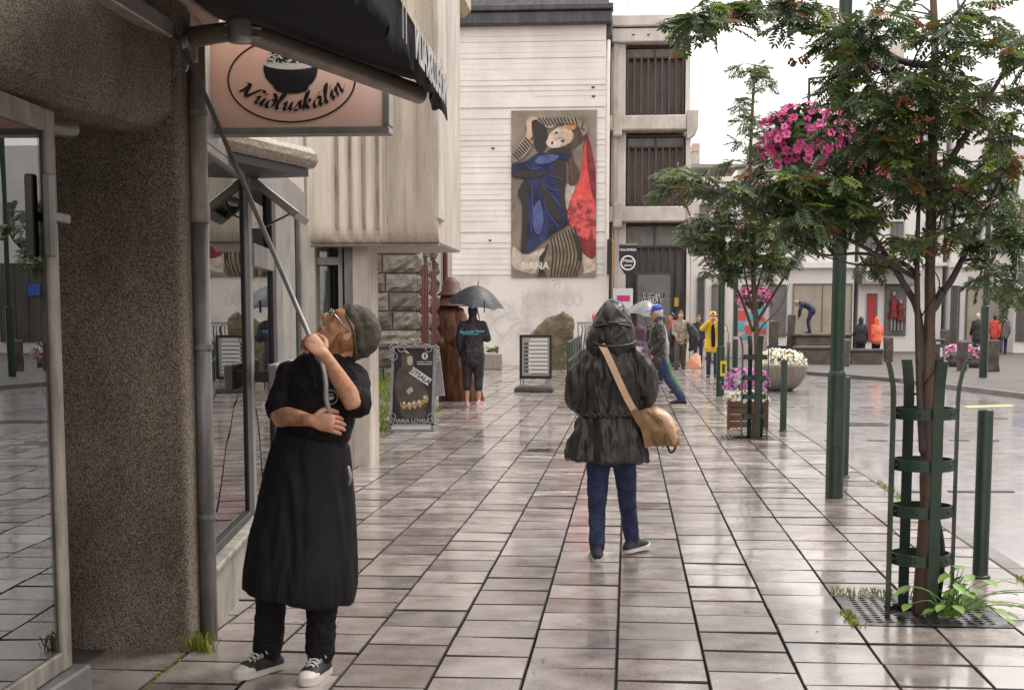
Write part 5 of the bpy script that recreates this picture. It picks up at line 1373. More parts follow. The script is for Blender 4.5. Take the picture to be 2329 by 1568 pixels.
blobs1 = [(u, v, ru, rv, max(2, round(n * (.68 if u > 835 and v < 200 else .9))), T1 + dy) for u, v, ru, rv, n, dy in (
 (690, 28, 18, 16, 7, -.2), (660 + 60, 18, 22, 12, 7, -.2), (755, 10, 30, 12, 9, -.2), (800, 14, 30, 14, 9, 0), (845, 20, 22, 18, 8, 0), (850, 58, 26, 18, 9, 0), (880, 28, 32, 22, 14, 0), (932, 22, 34, 24, 12, 0), (985, 22, 34, 22, 12, 0), (1018, 70, 22, 40, 14, 0),
 (875, 105, 24, 20, 11, 0), (902, 118, 32, 26, 17, 0), (885, 145, 26, 20, 11, 0), (945, 105, 28, 26, 12, 0), (985, 110, 28, 26, 12, 0), (1008, 150, 22, 30, 12, 0),
 (832, 188, 36, 14, 14, -.2), (835, 112, 18, 12, 5, 0), (838, 40, 16, 16, 6, 0), (836, 80, 16, 14, 6, 0), (838, 165, 14, 14, 5, -.1), (836, 205, 16, 14, 6, -.1), (795, 172, 22, 8, 4, -.3), (880, 190, 40, 22, 18, 0), (792, 188, 28, 16, 11, -.3), (752, 190, 26, 14, 9, -.3), (712, 186, 22, 12, 6, -.4), (673, 181, 11, 9, 4, -.4), (925, 160, 24, 20, 10, 0), (905, 82, 26, 18, 9, 0), (880, 128, 20, 16, 6, 0), (965, 75, 24, 20, 8, 0), (800, 225, 26, 12, 7, -.3), (955, 175, 24, 20, 8, 0),
 (935, 195, 30, 24, 11, 0), (982, 195, 28, 24, 11, 0), (1012, 225, 20, 28, 10, 0), (850, 222, 36, 16, 14, -.1), (806, 215, 30, 14, 10, -.3), (905, 240, 26, 12, 7, 0), (965, 238, 22, 10, 4, 0), (992, 270, 20, 16, 6, 0), (1012, 292, 13, 13, 4, 0), (870, 262, 22, 8, 3, 0))]
bz = [D(865, 64, T1 - .3), D(905, 101, T1 - .4), D(921, 119, T1 - .4), D(890, 150, T1 - .35), D(960, 190, T1 - .3), D(800, 62, T1 - .2)]
tree('rowan_tree', 'near rowan tree with thin trunk inside the green guard', (TX, T1, 0), trunk1, limbs1, blobs1, .84, 8, 4, singles=260, berries=bz)
T2 = TY2
trunk2 = [V((TX2, T2, 0))] + sp([(3030, 1560), (3025, 1300), (3015, 1150), (3010, 900), (3000, 700), (3008, 480), (3020, 260)], T2)
limbs2 = [(sp([(3010, 1320), (2960, 1180), (2900, 1080), (2820, 960), (2760, 900)], T2), .022), (sp([(3020, 1300), (3080, 1200), (3130, 1120), (3190, 1030), (3260, 950)], T2), .024), (sp([(3010, 1250), (2985, 1120), (2960, 980), (2900, 820)], T2), .016), (sp([(3018, 1200), (3050, 1080), (3110, 960), (3150, 850)], T2), .016), (sp([(3030, 1330), (3060, 1290), (3120, 1230), (3160, 1130)], T2), .012)]
blobs2 = [(u, v, ru, rv, n, T2) for u, v, ru, rv, n in ((745, 215, 44, 30, 42), (722, 238, 38, 26, 34), (768, 248, 38, 22, 34), (702, 228, 22, 20, 14), (745, 268, 46, 12, 20), (790, 225, 22, 25, 14), (735, 180, 30, 18, 16), (752, 66, 16, 9, 5), (758, 82, 13, 10, 4), (744, 100, 10, 9, 3), (752, 118, 11, 9, 3), (738, 126, 9, 7, 2), (748, 140, 11, 9, 3), (757, 158, 16, 12, 6))]
tree('rowan_tree', 'smaller rowan tree farther along the pavement with tall thin leader', (TX2, T2, 0), trunk2, limbs2, blobs2, 1.15, 8, 9, dyr=.7, r0=.042, twig_r=.009, light=.1, orange=.07)
T3 = 24.0
# plant at the foot of the near tree
m_plant = mat('plant_leaf', (.09, .19, .025), (.20, .32, .06), rough=.4, scale=9)
def heart_leaf(bm, p, d, s_, up=V((0, 0, 1))):
    d = V(d).normalized(); x = d.cross(up).normalized(); z = x.cross(d)
    P = [(0, 0, 0), (.30, .12, .05), (.36, .42, .06), (.20, .78, .0), (0, 1.0, -.1), (-.20, .78, .0), (-.36, .42, .06), (-.30, .12, .05), (0, .45, -.02)]
    q = [bm.verts.new(p + (x * a_ + d * b_ + z * c_) * s_) for a_, b_, c_ in P]
    for i, j in ((0, 1), (1, 2), (2, 3), (3, 4), (4, 5), (5, 6), (6, 7), (7, 0)): bm.faces.new((q[i], q[j], q[8]))
random.seed(14)
c0 = V((TX + .12, T1 - .22, .02)); PLN = thing('leafy_plant', 'bright green leafy plant at the foot of the near rowan', 'plant', tuple(c0))
st = nb()
for i in range(46):
    a_ = rnd(0, 6.28); rr_ = rnd(.02, .30) * (1.5 if math.cos(a_) > .6 else 1)
    tp = c0 + V((rr_ * math.cos(a_) + .06, rr_ * math.sin(a_) * .6, rnd(.02, .26) * (1.1 - rr_ * 1.6)))
    tube(st, [c0 + V((rnd(-.05, .05), rnd(-.03, .03), 0)), c0.lerp(tp, .5) + V((0, 0, .05)), tp], [.004, .003, .002], 5, k=3)
    bm = nb(); heart_leaf(bm, tp, V((math.cos(a_ + rnd(-.8, .8)), math.sin(a_ + rnd(-.8, .8)) - .4, rnd(-.6, .1))), rnd(.06, .10)); obj('leaf', bm, m_plant, PLN, True)
obj('stems', st, m_plant, PLN, True)

# ------------------------------------------------------------------ flowers
m_fol = [mat('basket_foliage', (.03, .07, .015), (.08, .14, .03), rough=.45, scale=8), mat('basket_foliage_light', (.16, .24, .03), rough=.5)]
def flower(bm, p, d, r_, mi, petals=5, core=None):
    d = V(d).normalized(); x = d.orthogonal().normalized(); y = d.cross(x)
    c = bm.verts.new(p - d * r_ * .45); ring_ = []; inn = []; N_ = petals * 3; a0 = rnd(0, 6)
    for k in range(N_):
        a_ = 2 * math.pi * k / N_ + a0; q = r_ * (1.02, .98, .74)[k % 3]
        e_ = x * math.cos(a_) + y * math.sin(a_)
        ring_.append(bm.verts.new(p + e_ * q + d * rnd(-.22, .12) * r_)); inn.append(bm.verts.new(p + e_ * q * .3 - d * r_ * .16))
    for k in range(N_):
        j = (k + 1) % N_
        f_ = bm.faces.new((inn[k], ring_[k], ring_[j], inn[j])); f_.material_index = mi
        f_ = bm.faces.new((c, inn[k], inn[j])); f_.material_index = mi if core is None else core
def flower_mass(name, c, r3, nf, nl, fr, mats, parent, bias=V((0, -.3, .2)), lr=.05, lower=-.4, petals=5, core=None):
    bm = nb(); bl = nb(); c = V(c)
    for i in range(nf):
        d = V((rnd(-1, 1), rnd(-1, 1), rnd(lower, 1))).normalized()
        p = c + V((d.x * r3[0], d.y * r3[1], d.z * r3[2])) * rnd(.86, 1.08)
        flower(bm, p, d + bias + V((rnd(-.4, .4), rnd(-.4, .4), rnd(-.3, .3))), fr * rnd(.75, 1.2), random.randrange(len(mats)), petals, core)
    for i in range(nl):
        d = V((rnd(-1, 1), rnd(-1, 1), rnd(lower - .2, 1))).normalized(); p = c + V((d.x * r3[0], d.y * r3[1], d.z * r3[2])) * rnd(.45, 1.0)
        heart_leaf(bl, p, d + V((rnd(-.6, .6), rnd(-.6, .6), rnd(-.6, .3))), lr * rnd(.7, 1.4))
    a_ = obj('flowers', bm, mats, parent); a_['kind'] = 'stuff'
    b_ = obj('foliage', bl, m_fol[0], parent); b_['kind'] = 'stuff'
m_pink = [mat('petunia_pink', (.60, .06, .26), (.42, .04, .18), rough=.5, scale=20), mat('petunia_light', (.74, .16, .38), rough=.5), mat('petunia_deep', (.45, .03, .18), rough=.5)]
m_wfl = [mat('white_flower', (.80, .80, .66), rough=.5), mat('cream_flower', (.72, .70, .50), rough=.5)]
m_purp = [mat('purple_flower', (.42, .08, .42), rough=.5), mat('pink_flower', (.60, .20, .50), rough=.5)]
m_wire = mat('basket_liner', (.035, .03, .022), (.06, .05, .035), rough=.8, scale=14)
random.seed(31)
bk = []
for i, (uu, vv, rs, lb) in enumerate(((808, 138, (.42, .34, .28), 'hanging basket of bright pink petunias left of the lamp post'), (885, 158, (.36, .32, .30), 'hanging basket of pink petunias half hidden behind rowan leaves'))):
    c = D(uu, vv, p1.y); b_ = thing('hanging_basket', lb, 'flower basket', tuple(c), 0, 'hanging baskets on the lamp post')
    obj('basket', lathe([(0, -.26), (.12, -.24), (.2, -.16), (.24, -.06), (.22, -.04), (0, -.08)], c, 18), m_wire, b_, True)
    bm = nb(); ball(bm, c, tuple(q * .72 for q in rs), 14)
    for v_ in bm.verts: v_.co += V((rnd(-.03, .03), rnd(-.03, .03), rnd(-.03, .03)))
    obj('foliage_core', bm, m_fol[0], b_)
    flower_mass('petunias', c, rs, 330 if i == 0 else 110, 900, .040, m_pink, b_, lr=.06, lower=-.8, core=2)
    bm = nb(); tube(bm, [c + V((0, 0, -.05)), c + V((0, 0, .5)), V((p1.x, p1.y, c.z + .52))], [.012] * 3, 8); obj('hanger', bm, m_green, b_, True)
cc = D(755, 298, p4.y - 4)
b_ = thing('hanging_basket', 'far hanging basket of pink flowers behind the small rowan trunk', 'flower basket', tuple(cc), 0, 'hanging baskets on the lamp post')
obj('basket', lathe([(0, -.34), (.16, -.31), (.26, -.2), (.3, -.08), (0, -.1)], cc, 14), m_wire, b_, True)
flower_mass('petunias', cc, (.55, .4, .35), 150, 200, .06, m_pink, b_, lr=.1); bm = nb(); tube(bm, [cc, cc + V((0, 0, .7)), V((p4.x, p4.y, cc.z + .7))], [.02] * 3, 8); obj('hanger', bm, m_green, b_, True)
# concrete bowl with white flowers
pb = G(780, 390, -.1); PBW = thing('flower_bowl', 'round concrete bowl planter full of white flowers by the road', 'planter', tuple(pb))
rb_ = 27 / 1425 * pb.y; hb_ = 26 / 1425 * pb.y
obj('bowl', lathe([(.0, .0), (rb_ * .42, .0), (rb_ * .7, hb_ * .2), (rb_ * .92, hb_ * .55), (rb_, hb_ * .9), (rb_ * 1.01, hb_), (rb_ * .93, hb_), (rb_ * .9, hb_ * .85), (0, hb_ * .8)], pb, 32), mat('weathered_concrete', (.30, .26, .225), (.19, .165, .14), rough=.6, scale=3, stretch=(3, 3, .6), bump=.3), PBW, True)
flower_mass('white_flowers', pb + V((0, 0, hb_ * .92)), (rb_ * .95, rb_ * .8, .42), 430, 260, .04, m_wfl, PBW, lower=0, lr=.06, petals=3)
# wooden box with purple and white flowers behind the small tree
px_ = G(746, 427); PX = thing('flower_box', 'brown wooden flower box with purple and white flowers behind the small rowan', 'planter', tuple(px_))
m_bw = mat('brown_box_wood', (.16, .07, .035), (.10, .045, .025), rough=.5, scale=5, stretch=(.4, .4, 3))
for k in range(4):
    z0 = .02 + k * .095
    obj('plank', bx(px_.x - .26, px_.x + .26, px_.y - .26, px_.y - .235, z0, z0 + .088, .004), m_bw, PX); obj('plank', bx(px_.x - .26, px_.x - .236, px_.y - .233, px_.y + .26, z0, z0 + .088, .004), m_bw, PX); obj('plank', bx(px_.x + .236, px_.x + .26, px_.y - .233, px_.y + .26, z0, z0 + .088, .004), m_bw, PX)
for sx in (-1, 1): obj('corner_post', bx(px_.x + sx * .27 - .02, px_.x + sx * .27 + .02, px_.y - .285, px_.y - .245, 0, .42, .004), m_bw, PX)
obj('soil', bx(px_.x - .235, px_.x + .235, px_.y - .233, px_.y + .24, .28, .34), m_wire, PX)
flower_mass('white_flowers', px_ + V((0, 0, .42)), (.34, .30, .14), 150, 160, .028, m_wfl, PX, lower=-.3, lr=.05, petals=4)
flower_mass('purple_flowers', px_ + V((.0, .15, .66)), (.36, .26, .20), 110, 140, .034, m_purp, PX, lower=-.5, lr=.05)
# flowers among the far pillars
for i, (uu, vv, lb) in enumerate(((955, 366, 'white and pink flower tub left of the far stone pillar'), (975, 367, 'white and red flower tub between two far stone pillars'))):
    p = G(uu, vv); t = thing('flower_tub', lb, 'planter', tuple(p), 0, 'far flower tubs')
    obj('tub', lathe([(0, 0), (.2, 0), (.26, .3), (.22, .3), (0, .26)], p, 14), m_fdk, t, True)
    flower_mass('mixed_flowers', p + V((0, 0, .45)), (.42, .3, .3), 80, 110, .06, [m_wfl[0], m_pink[1], m_purp[1]], t, lr=.1)

# chain of small lamps wound up the near trunk, dead leaves washed onto the slabs
LC = thing('light_chain', 'dark cable with small unlit lamps wound around the near rowan', 'light chain', (TX, T1, .9))
tp_ = [V(c) for c in cr([tuple(p) for p in trunk1], 8)]
pts = []
for i, z in enumerate(np.linspace(.95, 3.0, 60)):
    c = min(tp_, key=lambda q: abs(q.z - z)); a_ = i * .55; pts.append(V((c.x + .047 * math.cos(a_), c.y + .047 * math.sin(a_), z)))
bm = nb(); tube(bm, pts, [.0035] * len(pts), 5, k=2); obj('cable', bm, MATS['black_cable'], LC, True)
random.seed(17)
for p in pts[2::4]:
    d_ = V((p.x - TX, p.y - T1, rnd(-.05, .02))).normalized(); bm = nb(); tube(bm, [p, p + d_ * .028 + V((0, 0, rnd(-.02, .02)))], [.006, .007], 6); obj('lamp', bm, MATS['black_cable'], LC, True)
bm = nb()
for _ in range(70):
    p = V((rnd(-1.9, 2.2), rnd(5.8, 16), .006))
    if random.random() < .5: p = V((rnd(.9, 2.3), rnd(6.2, 13), .006))
    heart_leaf(bm, p, V((rnd(-1, 1), rnd(-1, 1), rnd(0, .1))), rnd(.012, .03))
tag(obj('fallen_leaves', bm, mat('dead_leaf', (.25, .16, .06), (.13, .08, .03), rough=.5, scale=9)), 'small dead leaves scattered over the wet slabs', None, None, 'stuff')
# ------------------------------------------------------------------ poster stand with scrolls
m_scr = mat('silver_iron', (.40, .40, .40), (.26, .26, .265), rough=.45, metal=.4, scale=16)
ST = thing('poster_stand', 'scrolled silver poster stand with portrait of a woman in black shawl', 'sign', tuple(G(412, 431)))
SYD = G(412, 431).y
MZ = (1500, 1330, 3.6467)
def zq(x, y, dy=0.0): return D((MZ[0] + x / MZ[2]) / 4, (MZ[1] + y / MZ[2]) / 4, SYD + dy)
def zpoly(name, pts, m, y, parent, k=1, th=.004):
    P = [zq(*p) for p in pts]
    c = [(p.x, p.z) for p in P] if k == 1 else cr([(p.x, p.z) for p in P] + [(P[0].x, P[0].z)], k)[:-1]
    bm = flat(nb(), c, SYD + y)
    return obj(name, bm, m, parent)
def zbox(name, pts, y0, y1, m, parent):
    P = [zq(*p) for p in pts]; bm = nb(); a_ = [bm.verts.new((p.x, SYD + y0, p.z)) for p in P]; b_ = [bm.verts.new((p.x, SYD + y1, p.z)) for p in P]; n_ = len(P)
    bm.faces.new(a_); bm.faces.new(b_[::-1])
    for i in range(n_): bm.faces.new((a_[i], b_[i], b_[(i + 1) % n_], a_[(i + 1) % n_]))
    bmesh.ops.recalc_face_normals(bm, faces=bm.faces[:]); return obj(name, bm, m, parent)
m_pdk = mat('dark_portrait_ground', (.016, .013, .016), (.04, .033, .037), rough=.5, scale=2.2, detail=3)
pn = zbox('panel', [(262, 205), (875, 205), (850, 1415), (225, 1415)], 0, .03, m_pdk, ST)
for pts in ([(250, 190), (290, 190), (245, 1400), (205, 1400)], [(855, 190), (905, 190), (868, 1400), (820, 1400)], [(291, 185), (854, 185), (854, 222), (290, 222)], [(200, 1320), (868, 1320), (866, 1345), (200, 1345)], [(190, 1404), (868, 1404), (868, 1440), (188, 1440)]):
    zbox('frame_bar', pts, -.02, .045, m_scr, ST)
zbox('side_leg', [(895, 230), (935, 300), (1010, 920), (870, 920), (885, 400)], .05, .09, m_scr, ST)
m_shawl = mat('print_shawl', (.05, .04, .034), (.11, .088, .072), rough=.6, scale=5)
zpoly('figure_print', [(430, 270), (500, 290), (545, 330), (560, 420), (600, 560), (680, 680), (760, 860), (780, 960), (740, 1100), (720, 1230), (420, 1230), (360, 1040), (300, 900), (290, 700), (330, 560), (390, 480), (380, 340)], m_shawl, -.003, pn, 4)
zpoly('face_print', [(470, 350), (510, 335), (548, 350), (552, 420), (535, 465), (490, 465), (470, 420)], mat('print_portrait_skin', (.42, .30, .24), (.52, .40, .33), rough=.6, scale=8), -.005, pn, 4)
zpoly('hand_print', [(455, 845), (520, 785), (545, 800), (555, 850), (520, 870), (490, 900)], MATS['print_portrait_skin'], -.005, pn, 3)
m_gold = mat('print_gold', (.36, .21, .07), (.50, .33, .14), rough=.6, scale=10)
zpoly('shawl_hem_print', [(370, 1000), (400, 1060), (450, 1040), (540, 1010), (640, 1000), (720, 960), (760, 900), (785, 950), (760, 1020), (710, 1010), (720, 1045), (690, 1030), (665, 1090), (620, 1050), (585, 1115), (545, 1060), (510, 1130), (470, 1070), (420, 1115), (375, 1060)], m_gold, -.005, pn)
for q in ((425, 1020), (495, 1028), (568, 1010), (640, 998), (722, 930)):
    zpoly('hem_motif_print', [(q[0] - 20, q[1]), (q[0], q[1] - 26), (q[0] + 20, q[1] - 10), (q[0] + 14, q[1] + 22), (q[0] - 8, q[1] + 26)], m_pal, -.007, pn)
zpoly('feather_print', [(430, 255), (450, 248), (500, 290), (490, 300), (450, 285)], m_pal, -.006, pn)
zpoly('badge_print', [(728 + 46 * math.cos(t * math.pi / 10), 336 + 52 * math.sin(t * math.pi / 10)) for t in range(20)], m_pal, -.005, pn)
zpoly('badge_figure_print', [(722, 300), (735, 300), (738, 325), (752, 345), (738, 345), (735, 375), (724, 375), (722, 345), (708, 330), (720, 325)], m_pdk, -.007, pn)
def zt(s_, x, y, size, m, y_=-.006, rot=0.0, bold=.0, sp_=1.0):
    text('lettering', s_, size, Matrix.Translation(zq(x, y) + V((0, y_, 0))) @ FACE @ Matrix.Rotation(rot, 4, 'Z'), m, pn, .0005, 0, bold, 'CENTER', sp_)
px1 = (zq(100, 500).x - zq(0, 500).x) / 100
zt('MARIA LOVISA', 530, 1283, px1 * 82, mat('print_silver', (.45, .43, .42), rough=.5), bold=.0015)
zt('MARIA LOVISA', 725, 425, px1 * 34, m_pal, bold=.0004); zpoly('rule_print', [(615, 450), (830, 450), (830, 460), (615, 460)], m_pal, -.005, pn)
zpoly('sale_strip_print', [(560, 490), (832, 675), (770, 768), (495, 585)], m_pal, -.008, pn)
zt('ÚTSALA', 662, 632, px1 * 92, m_ink, -.011, -math.atan2(185, 272), .001)
zbox('white_strip', [(225, 1346), (840, 1346), (838, 1402), (222, 1402)], -.012, .02, m_wht, ST)
zt('ICELANDIC WOOL DESIGN', 530, 1375, px1 * 42, mat('print_faint', (.55, .55, .54), rough=.5), -.014)
def scroll(pts, r_=.007): 
    bm = nb(); tube(bm, [zq(x, y, -.03) for x, y in pts], [r_] * len(pts), 8, k=4); obj('scroll', bm, m_scr, ST, True)
def curl(cx_, cy_, r0, r1, a0, a1, n_=9): return [(cx_ + (r0 + (r1 - r0) * i / n_) * math.cos(R(a0 + (a1 - a0) * i / n_)), cy_ + (r0 + (r1 - r0) * i / n_) * math.sin(R(a0 + (a1 - a0) * i / n_))) for i in range(n_ + 1)]
scroll(curl(520, 125, 15, 45, 60, 330) + [(578, 160), (560, 185), (500, 195), (430, 165), (360, 185)] + curl(385, 232, 45, 45, 210, -10))
scroll(curl(638, 122, 15, 45, 120, -150) + [(580, 160), (600, 185), (660, 195), (740, 165), (810, 190)] + curl(782, 232, 45, 45, -20, 190))
scroll(curl(300, 190, 30, 50, 60, -120) + [(225, 190), (225, 235), (285, 280), (325, 330), (300, 390), (245, 400), (215, 360), (250, 335)])
scroll([(850, 195), (900, 185), (940, 230), (925, 280), (900, 330), (935, 370), (935, 410), (905, 425)])
scroll([(205, 1190), (260, 1170), (298, 1210), (280, 1248), (240, 1240), (225, 1190), (210, 1260), (270, 1310)])
scroll([(860, 1190), (810, 1175), (765, 1215), (785, 1248), (820, 1240)] + [(850, 1200), (862, 1260), (800, 1310)])
scroll(curl(215, 1375, 15, 38, 0, -270)); scroll(curl(830, 1385, 15, 38, 180, 450))

# ------------------------------------------------------------------ sandwich board with price list
SB = thing('menu_board', 'black framed menu board with white price rows in the yard', 'sign', tuple(G(534, 391)))
BYD = G(534, 391).y
def sq(x, y): return D((2000 + x / 3.484) / 4, (1200 + y / 3.484) / 4, BYD)
def sbox(name, x0, y0, x1, y1, d0, d1, m, parent, b=0.0):
    p = sq(x0, y1); q = sq(x1, y0); return obj(name, bx(p.x, q.x, BYD + d0, BYD + d1, p.z, q.z, b), m, parent)
pnl = sbox('panel', 300, 505, 695, 1055, 0, .04, mat('board_grey', (.36, .37, .38), rough=.4), SB)
for a_ in ((272, 478, 308, 1090), (690, 478, 722, 1090), (309, 478, 689, 510), (309, 1050, 689, 1090)): sbox('frame', *a_, -.02, .06, m_blk, SB, .006)
for k in range(8): sbox('price_row', 395 + rnd(0, 14), 582 + k * 56, 662, 622 + k * 56, -.004, -.001, m_wht, pnl)
sbox('price_row', 420, 530, 660, 560, -.004, -.001, m_wht, pnl); sbox('yellow_mark', 345, 525, 412, 562, -.004, -.001, mat('yellow_print', (.65, .42, .05), rough=.5), pnl)
for k in range(8): sbox('picture_spot', 335 + rnd(0, 8), 588 + k * 54, 392, 620 + k * 54, -.004, -.001, m_fdk, pnl); sbox('text_line', 430, 624 + k * 55.5, 655, 632 + k * 55.5, -.005, -.002, m_ink, pnl)
for x in (285, 322, 645, 682): sbox('leg', x - 9, 1090, x + 9, 1170, .0, .04, m_alu, SB)
p = sq(205, 1275); q = sq(750, 1170)
bm = nb(); hh = q.z - p.z
a_ = [bm.verts.new(c) for c in ((p.x, BYD - .25, p.z), (q.x, BYD - .25, p.z), (q.x, BYD + .3, p.z), (p.x, BYD + .3, p.z), (p.x + .01, BYD - .23, p.z + .09), (q.x - .01, BYD - .23, p.z + .09), (q.x - .05, BYD + .2, p.z + .13), (p.x + .05, BYD + .2, p.z + .13))]
for f_ in ((0, 3, 2, 1), (4, 5, 6, 7), (0, 1, 5, 4), (1, 2, 6, 5), (2, 3, 7, 6), (3, 0, 4, 7)): bm.faces.new([a_[i] for i in f_])
bmesh.ops.translate(bm, verts=bm.verts[:], vec=(0, 0, -p.z)); bev(bm, .02, 2); obj('foot', bm, mat('black_rubber', (.025, .025, .027), (.06, .06, .06), rough=.4, scale=5), SB)

# ------------------------------------------------------------------ standing rock
rp = G(557, 369); RY = rp.y
random.seed(2); bm = nb()
out = [(2205, 1480), (2150, 1350), (2135, 1335), (2180, 1300), (2240, 1252), (2300, 1250), (2305, 1290), (2295, 1400), (2288, 1480)]
ol = [D(x / 4, y / 4, RY) for x, y in ((2080, 1480), (2090, 1400), (2130, 1350), (2175, 1305), (2215, 1262), (2248, 1250), (2285, 1255), (2306, 1280), (2300, 1340), (2285, 1410), (2278, 1480))]
cx_ = sum(p.x for p in ol) / len(ol)
zs_ = [0, .15, .35, .6, .85, 1.1, 1.35, 1.55, 1.7, 1.78]
top_ = max(p.z for p in ol)
def span(z):
    xs_ = []
    for a_, b_ in zip(ol[:-1], ol[1:]):
        if (a_.z - z) * (b_.z - z) <= 0 and abs(a_.z - b_.z) > 1e-6: xs_.append(a_.x + (b_.x - a_.x) * (z - a_.z) / (b_.z - a_.z))
    return (min(xs_), max(xs_)) if len(xs_) > 1 else None
rk = nb(); rings = []
zz = np.linspace(min(max(ol[0].z, ol[-1].z) + .01, .1), top_ - .01, 14)
for i, z in enumerate(zz):
    s_ = span(z)
    if not s_: continue
    rings.append((V(((s_[0] + s_[1]) / 2, RY + .05, z)), ((s_[1] - s_[0]) / 2, .42 * (1 - .5 * (i / 13) ** 2))))
if rings[0][0].z > 0: rings.insert(0, (V((rings[0][0].x, RY + .05, -.1)), rings[0][1]))
tube(rk, [r_[0] for r_ in rings], [(max(r_[1][0], .03), r_[1][1]) for r_ in rings], 20, side=(1, 0, 0))
me = bpy.data.meshes.new('t'); rk.to_mesh(me); rk.free(); o = bpy.data.objects.new('t', me); COL.objects.link(o)
md = o.modifiers.new('r', 'REMESH'); md.mode = 'VOXEL'; md.voxel_size = .035
me2 = eval_mesh(o); bpy.data.objects.remove(o)
for v_ in me2.vertices: v_.co += v_.normal * (noise.noise(v_.co * 3.2) * .07 + noise.noise(v_.co * 9) * .025)
me2.materials.clear()
tag(obj('boulder', me2, mat('mossy_rock', (.075, .06, .035), (.17, .145, .085), rough=.85, scale=3.5, detail=8, bump=.6, bscale=14, bdist=.03)), 'tall leaning brown boulder behind the menu board', 'boulder')
# low green railing and bike rack by the rock
RB = thing('railing', 'green tubular railing beside the hooded walker', 'railing', tuple(G(568, 372)))
for i in range(9):
    p = G(567.5 + i * 1.7, 384 - i * 2.3); bm = nb(); tube(bm, [p, p + V((0, 0, 1.0))], [.022, .022], 8); obj('post', bm, m_green, RB, True)
pa, pb2 = G(567.5, 384), G(581.1, 365.6)
for z in (1.0, .55): bm = nb(); tube(bm, [pa + V((0, 0, z)), pb2 + V((0, 0, z))], [.035, .035], 8); obj('rail', bm, m_green, RB, True)
GT = thing('wrought_gate', 'grey wrought iron gate with curved bars behind the boulder', 'gate', tuple(G(582, 364)))
def gq(u, v): return D(u, v, 47.0)
obj('gate_frame', bx(gq(577.5, 300).x, gq(579, 300).x, 46.97, 47.03, 0, gq(577, 322).z), m_fg, GT); obj('gate_frame', bx(gq(594, 300).x, gq(595.5, 300).x, 46.97, 47.03, 0, gq(577, 322).z), m_fg, GT); obj('gate_rail', bx(gq(577, 300).x, gq(596, 300).x, 46.96, 47.04, gq(577, 324).z, gq(577, 321.5).z), m_fg, GT)
for k in range(5):
    u = 580 + k * 3; bm = nb(); tube(bm, [V((gq(u, 300).x, 47, .05)), V((gq(u + 1, 300).x, 47, .7)), gq(u + 2.5, 328), gq(u + 1, 325)], [.02] * 4, 8, k=4); obj('curved_bar', bm, m_fdk, GT, True)
# small pot by the white wall
pp = G(492, 369); PT = thing('plant_pot', 'small square pot with green plant at the foot of the white wall', 'plant', tuple(pp))
obj('pot', bx(pp.x - .28, pp.x + .3, pp.y - .25, pp.y + .25, 0, .48, .02), m_mort, PT); bm = nb(); random.seed(4)
for i in range(40): heart_leaf(bm, pp + V((rnd(-.2, .2), rnd(-.2, .2), .5 + rnd(0, .15))), V((rnd(-1, 1), rnd(-1, .5), rnd(0, .8))), rnd(.1, .2))
obj('leaves', bm, m_plant, PT)
# ferns growing out of the joints of the basalt wall
for i, (uu, vv) in enumerate(((368, 359), (367, 375))):
    random.seed(60 + i); p = D(uu, vv, 15.6); t = thing('fern', ['upper green fern sprouting beside the cream pilaster', 'lower green fern sprouting beside the cream pilaster'][i], 'fern', tuple(p), 0, 'ferns by the pilaster'); bm = nb()
    for k in range(10): heart_leaf(bm, p, V((rnd(.0, 1), rnd(-.6, .2), rnd(-.5, .8))), rnd(.10, .17))
    obj('leaves', bm, m_plant, t)
# manhole covers and drain in the pavement
for uu, vv, sx, sy, lb in ((540, 450, .16, .16, 'small dark drain cover in the pavement ahead of the walker'), (860, 424, .5, .4, 'dark drain cover in the road')):
    p = G(uu, vv, 0 if uu < 700 else -.1); t = thing('drain_cover', lb, 'drain cover', tuple(p))
    obj('plate', bx(p.x - sx, p.x + sx, p.y - sy, p.y + sy, p.z - .02, p.z + .006, .003), m_iron, t)
    for k in range(5): obj('slot', bx(p.x - sx * .8, p.x + sx * .8, p.y - sy * .8 + k * sy * .36, p.y - sy * .7 + k * sy * .36, p.z + .0062, p.z + .008), m_dark, t)

# ------------------------------------------------------------------ stone pillars, benches, bin, panel
m_pil = mat('basalt_pillar', (.065, .05, .042), (.13, .105, .09), rough=.65, scale=4, bump=.4)
for i, (u0, u1, v0, vb, d_, lb) in enumerate(((770, 779, 320, 345, 57, 'basalt pillar left of the concrete bowl flowers'), (788, 795.5, 314, 348, 57, 'tall pale-edged pillar left of the bent person'), (842, 851, 338.5, 365, 48, 'basalt pillar just right of the lamp post'), (885, 894, 336, 360, 53.5, 'basalt pillar right of the person in orange red'), (942, 950, 329, 352, 66, 'basalt pillar beside the dark doorway'), (959, 969, 340, 369, 44, 'basalt pillar left of the slim lamp post'), (990, 1001, 339, 370, 43.5, 'rightmost basalt pillar before the walkers'))):
    a_ = D(u0, v0, d_); b_ = D(u1, v0, d_); w_ = b_.x - a_.x; x = (a_.x + b_.x) / 2
    random.seed(90 + i); bm = bx(x - w_ / 2, x + w_ / 2, d_, d_ + w_, -.02, a_.z, .05)
    bmesh.ops.subdivide_edges(bm, edges=[e for e in bm.edges if e.calc_length() > .4], cuts=3)
    for v_ in bm.verts: v_.co += V((rnd(-.02, .02), rnd(-.02, .02), rnd(-.01, .01)))
    tag(obj('stone_pillar', bm, m_pil), lb, 'pillar', 'basalt pillars on the square')
m_bst = mat('bench_stone', (.075, .06, .052), (.15, .125, .11), rough=.6, scale=2.5, bump=.3)
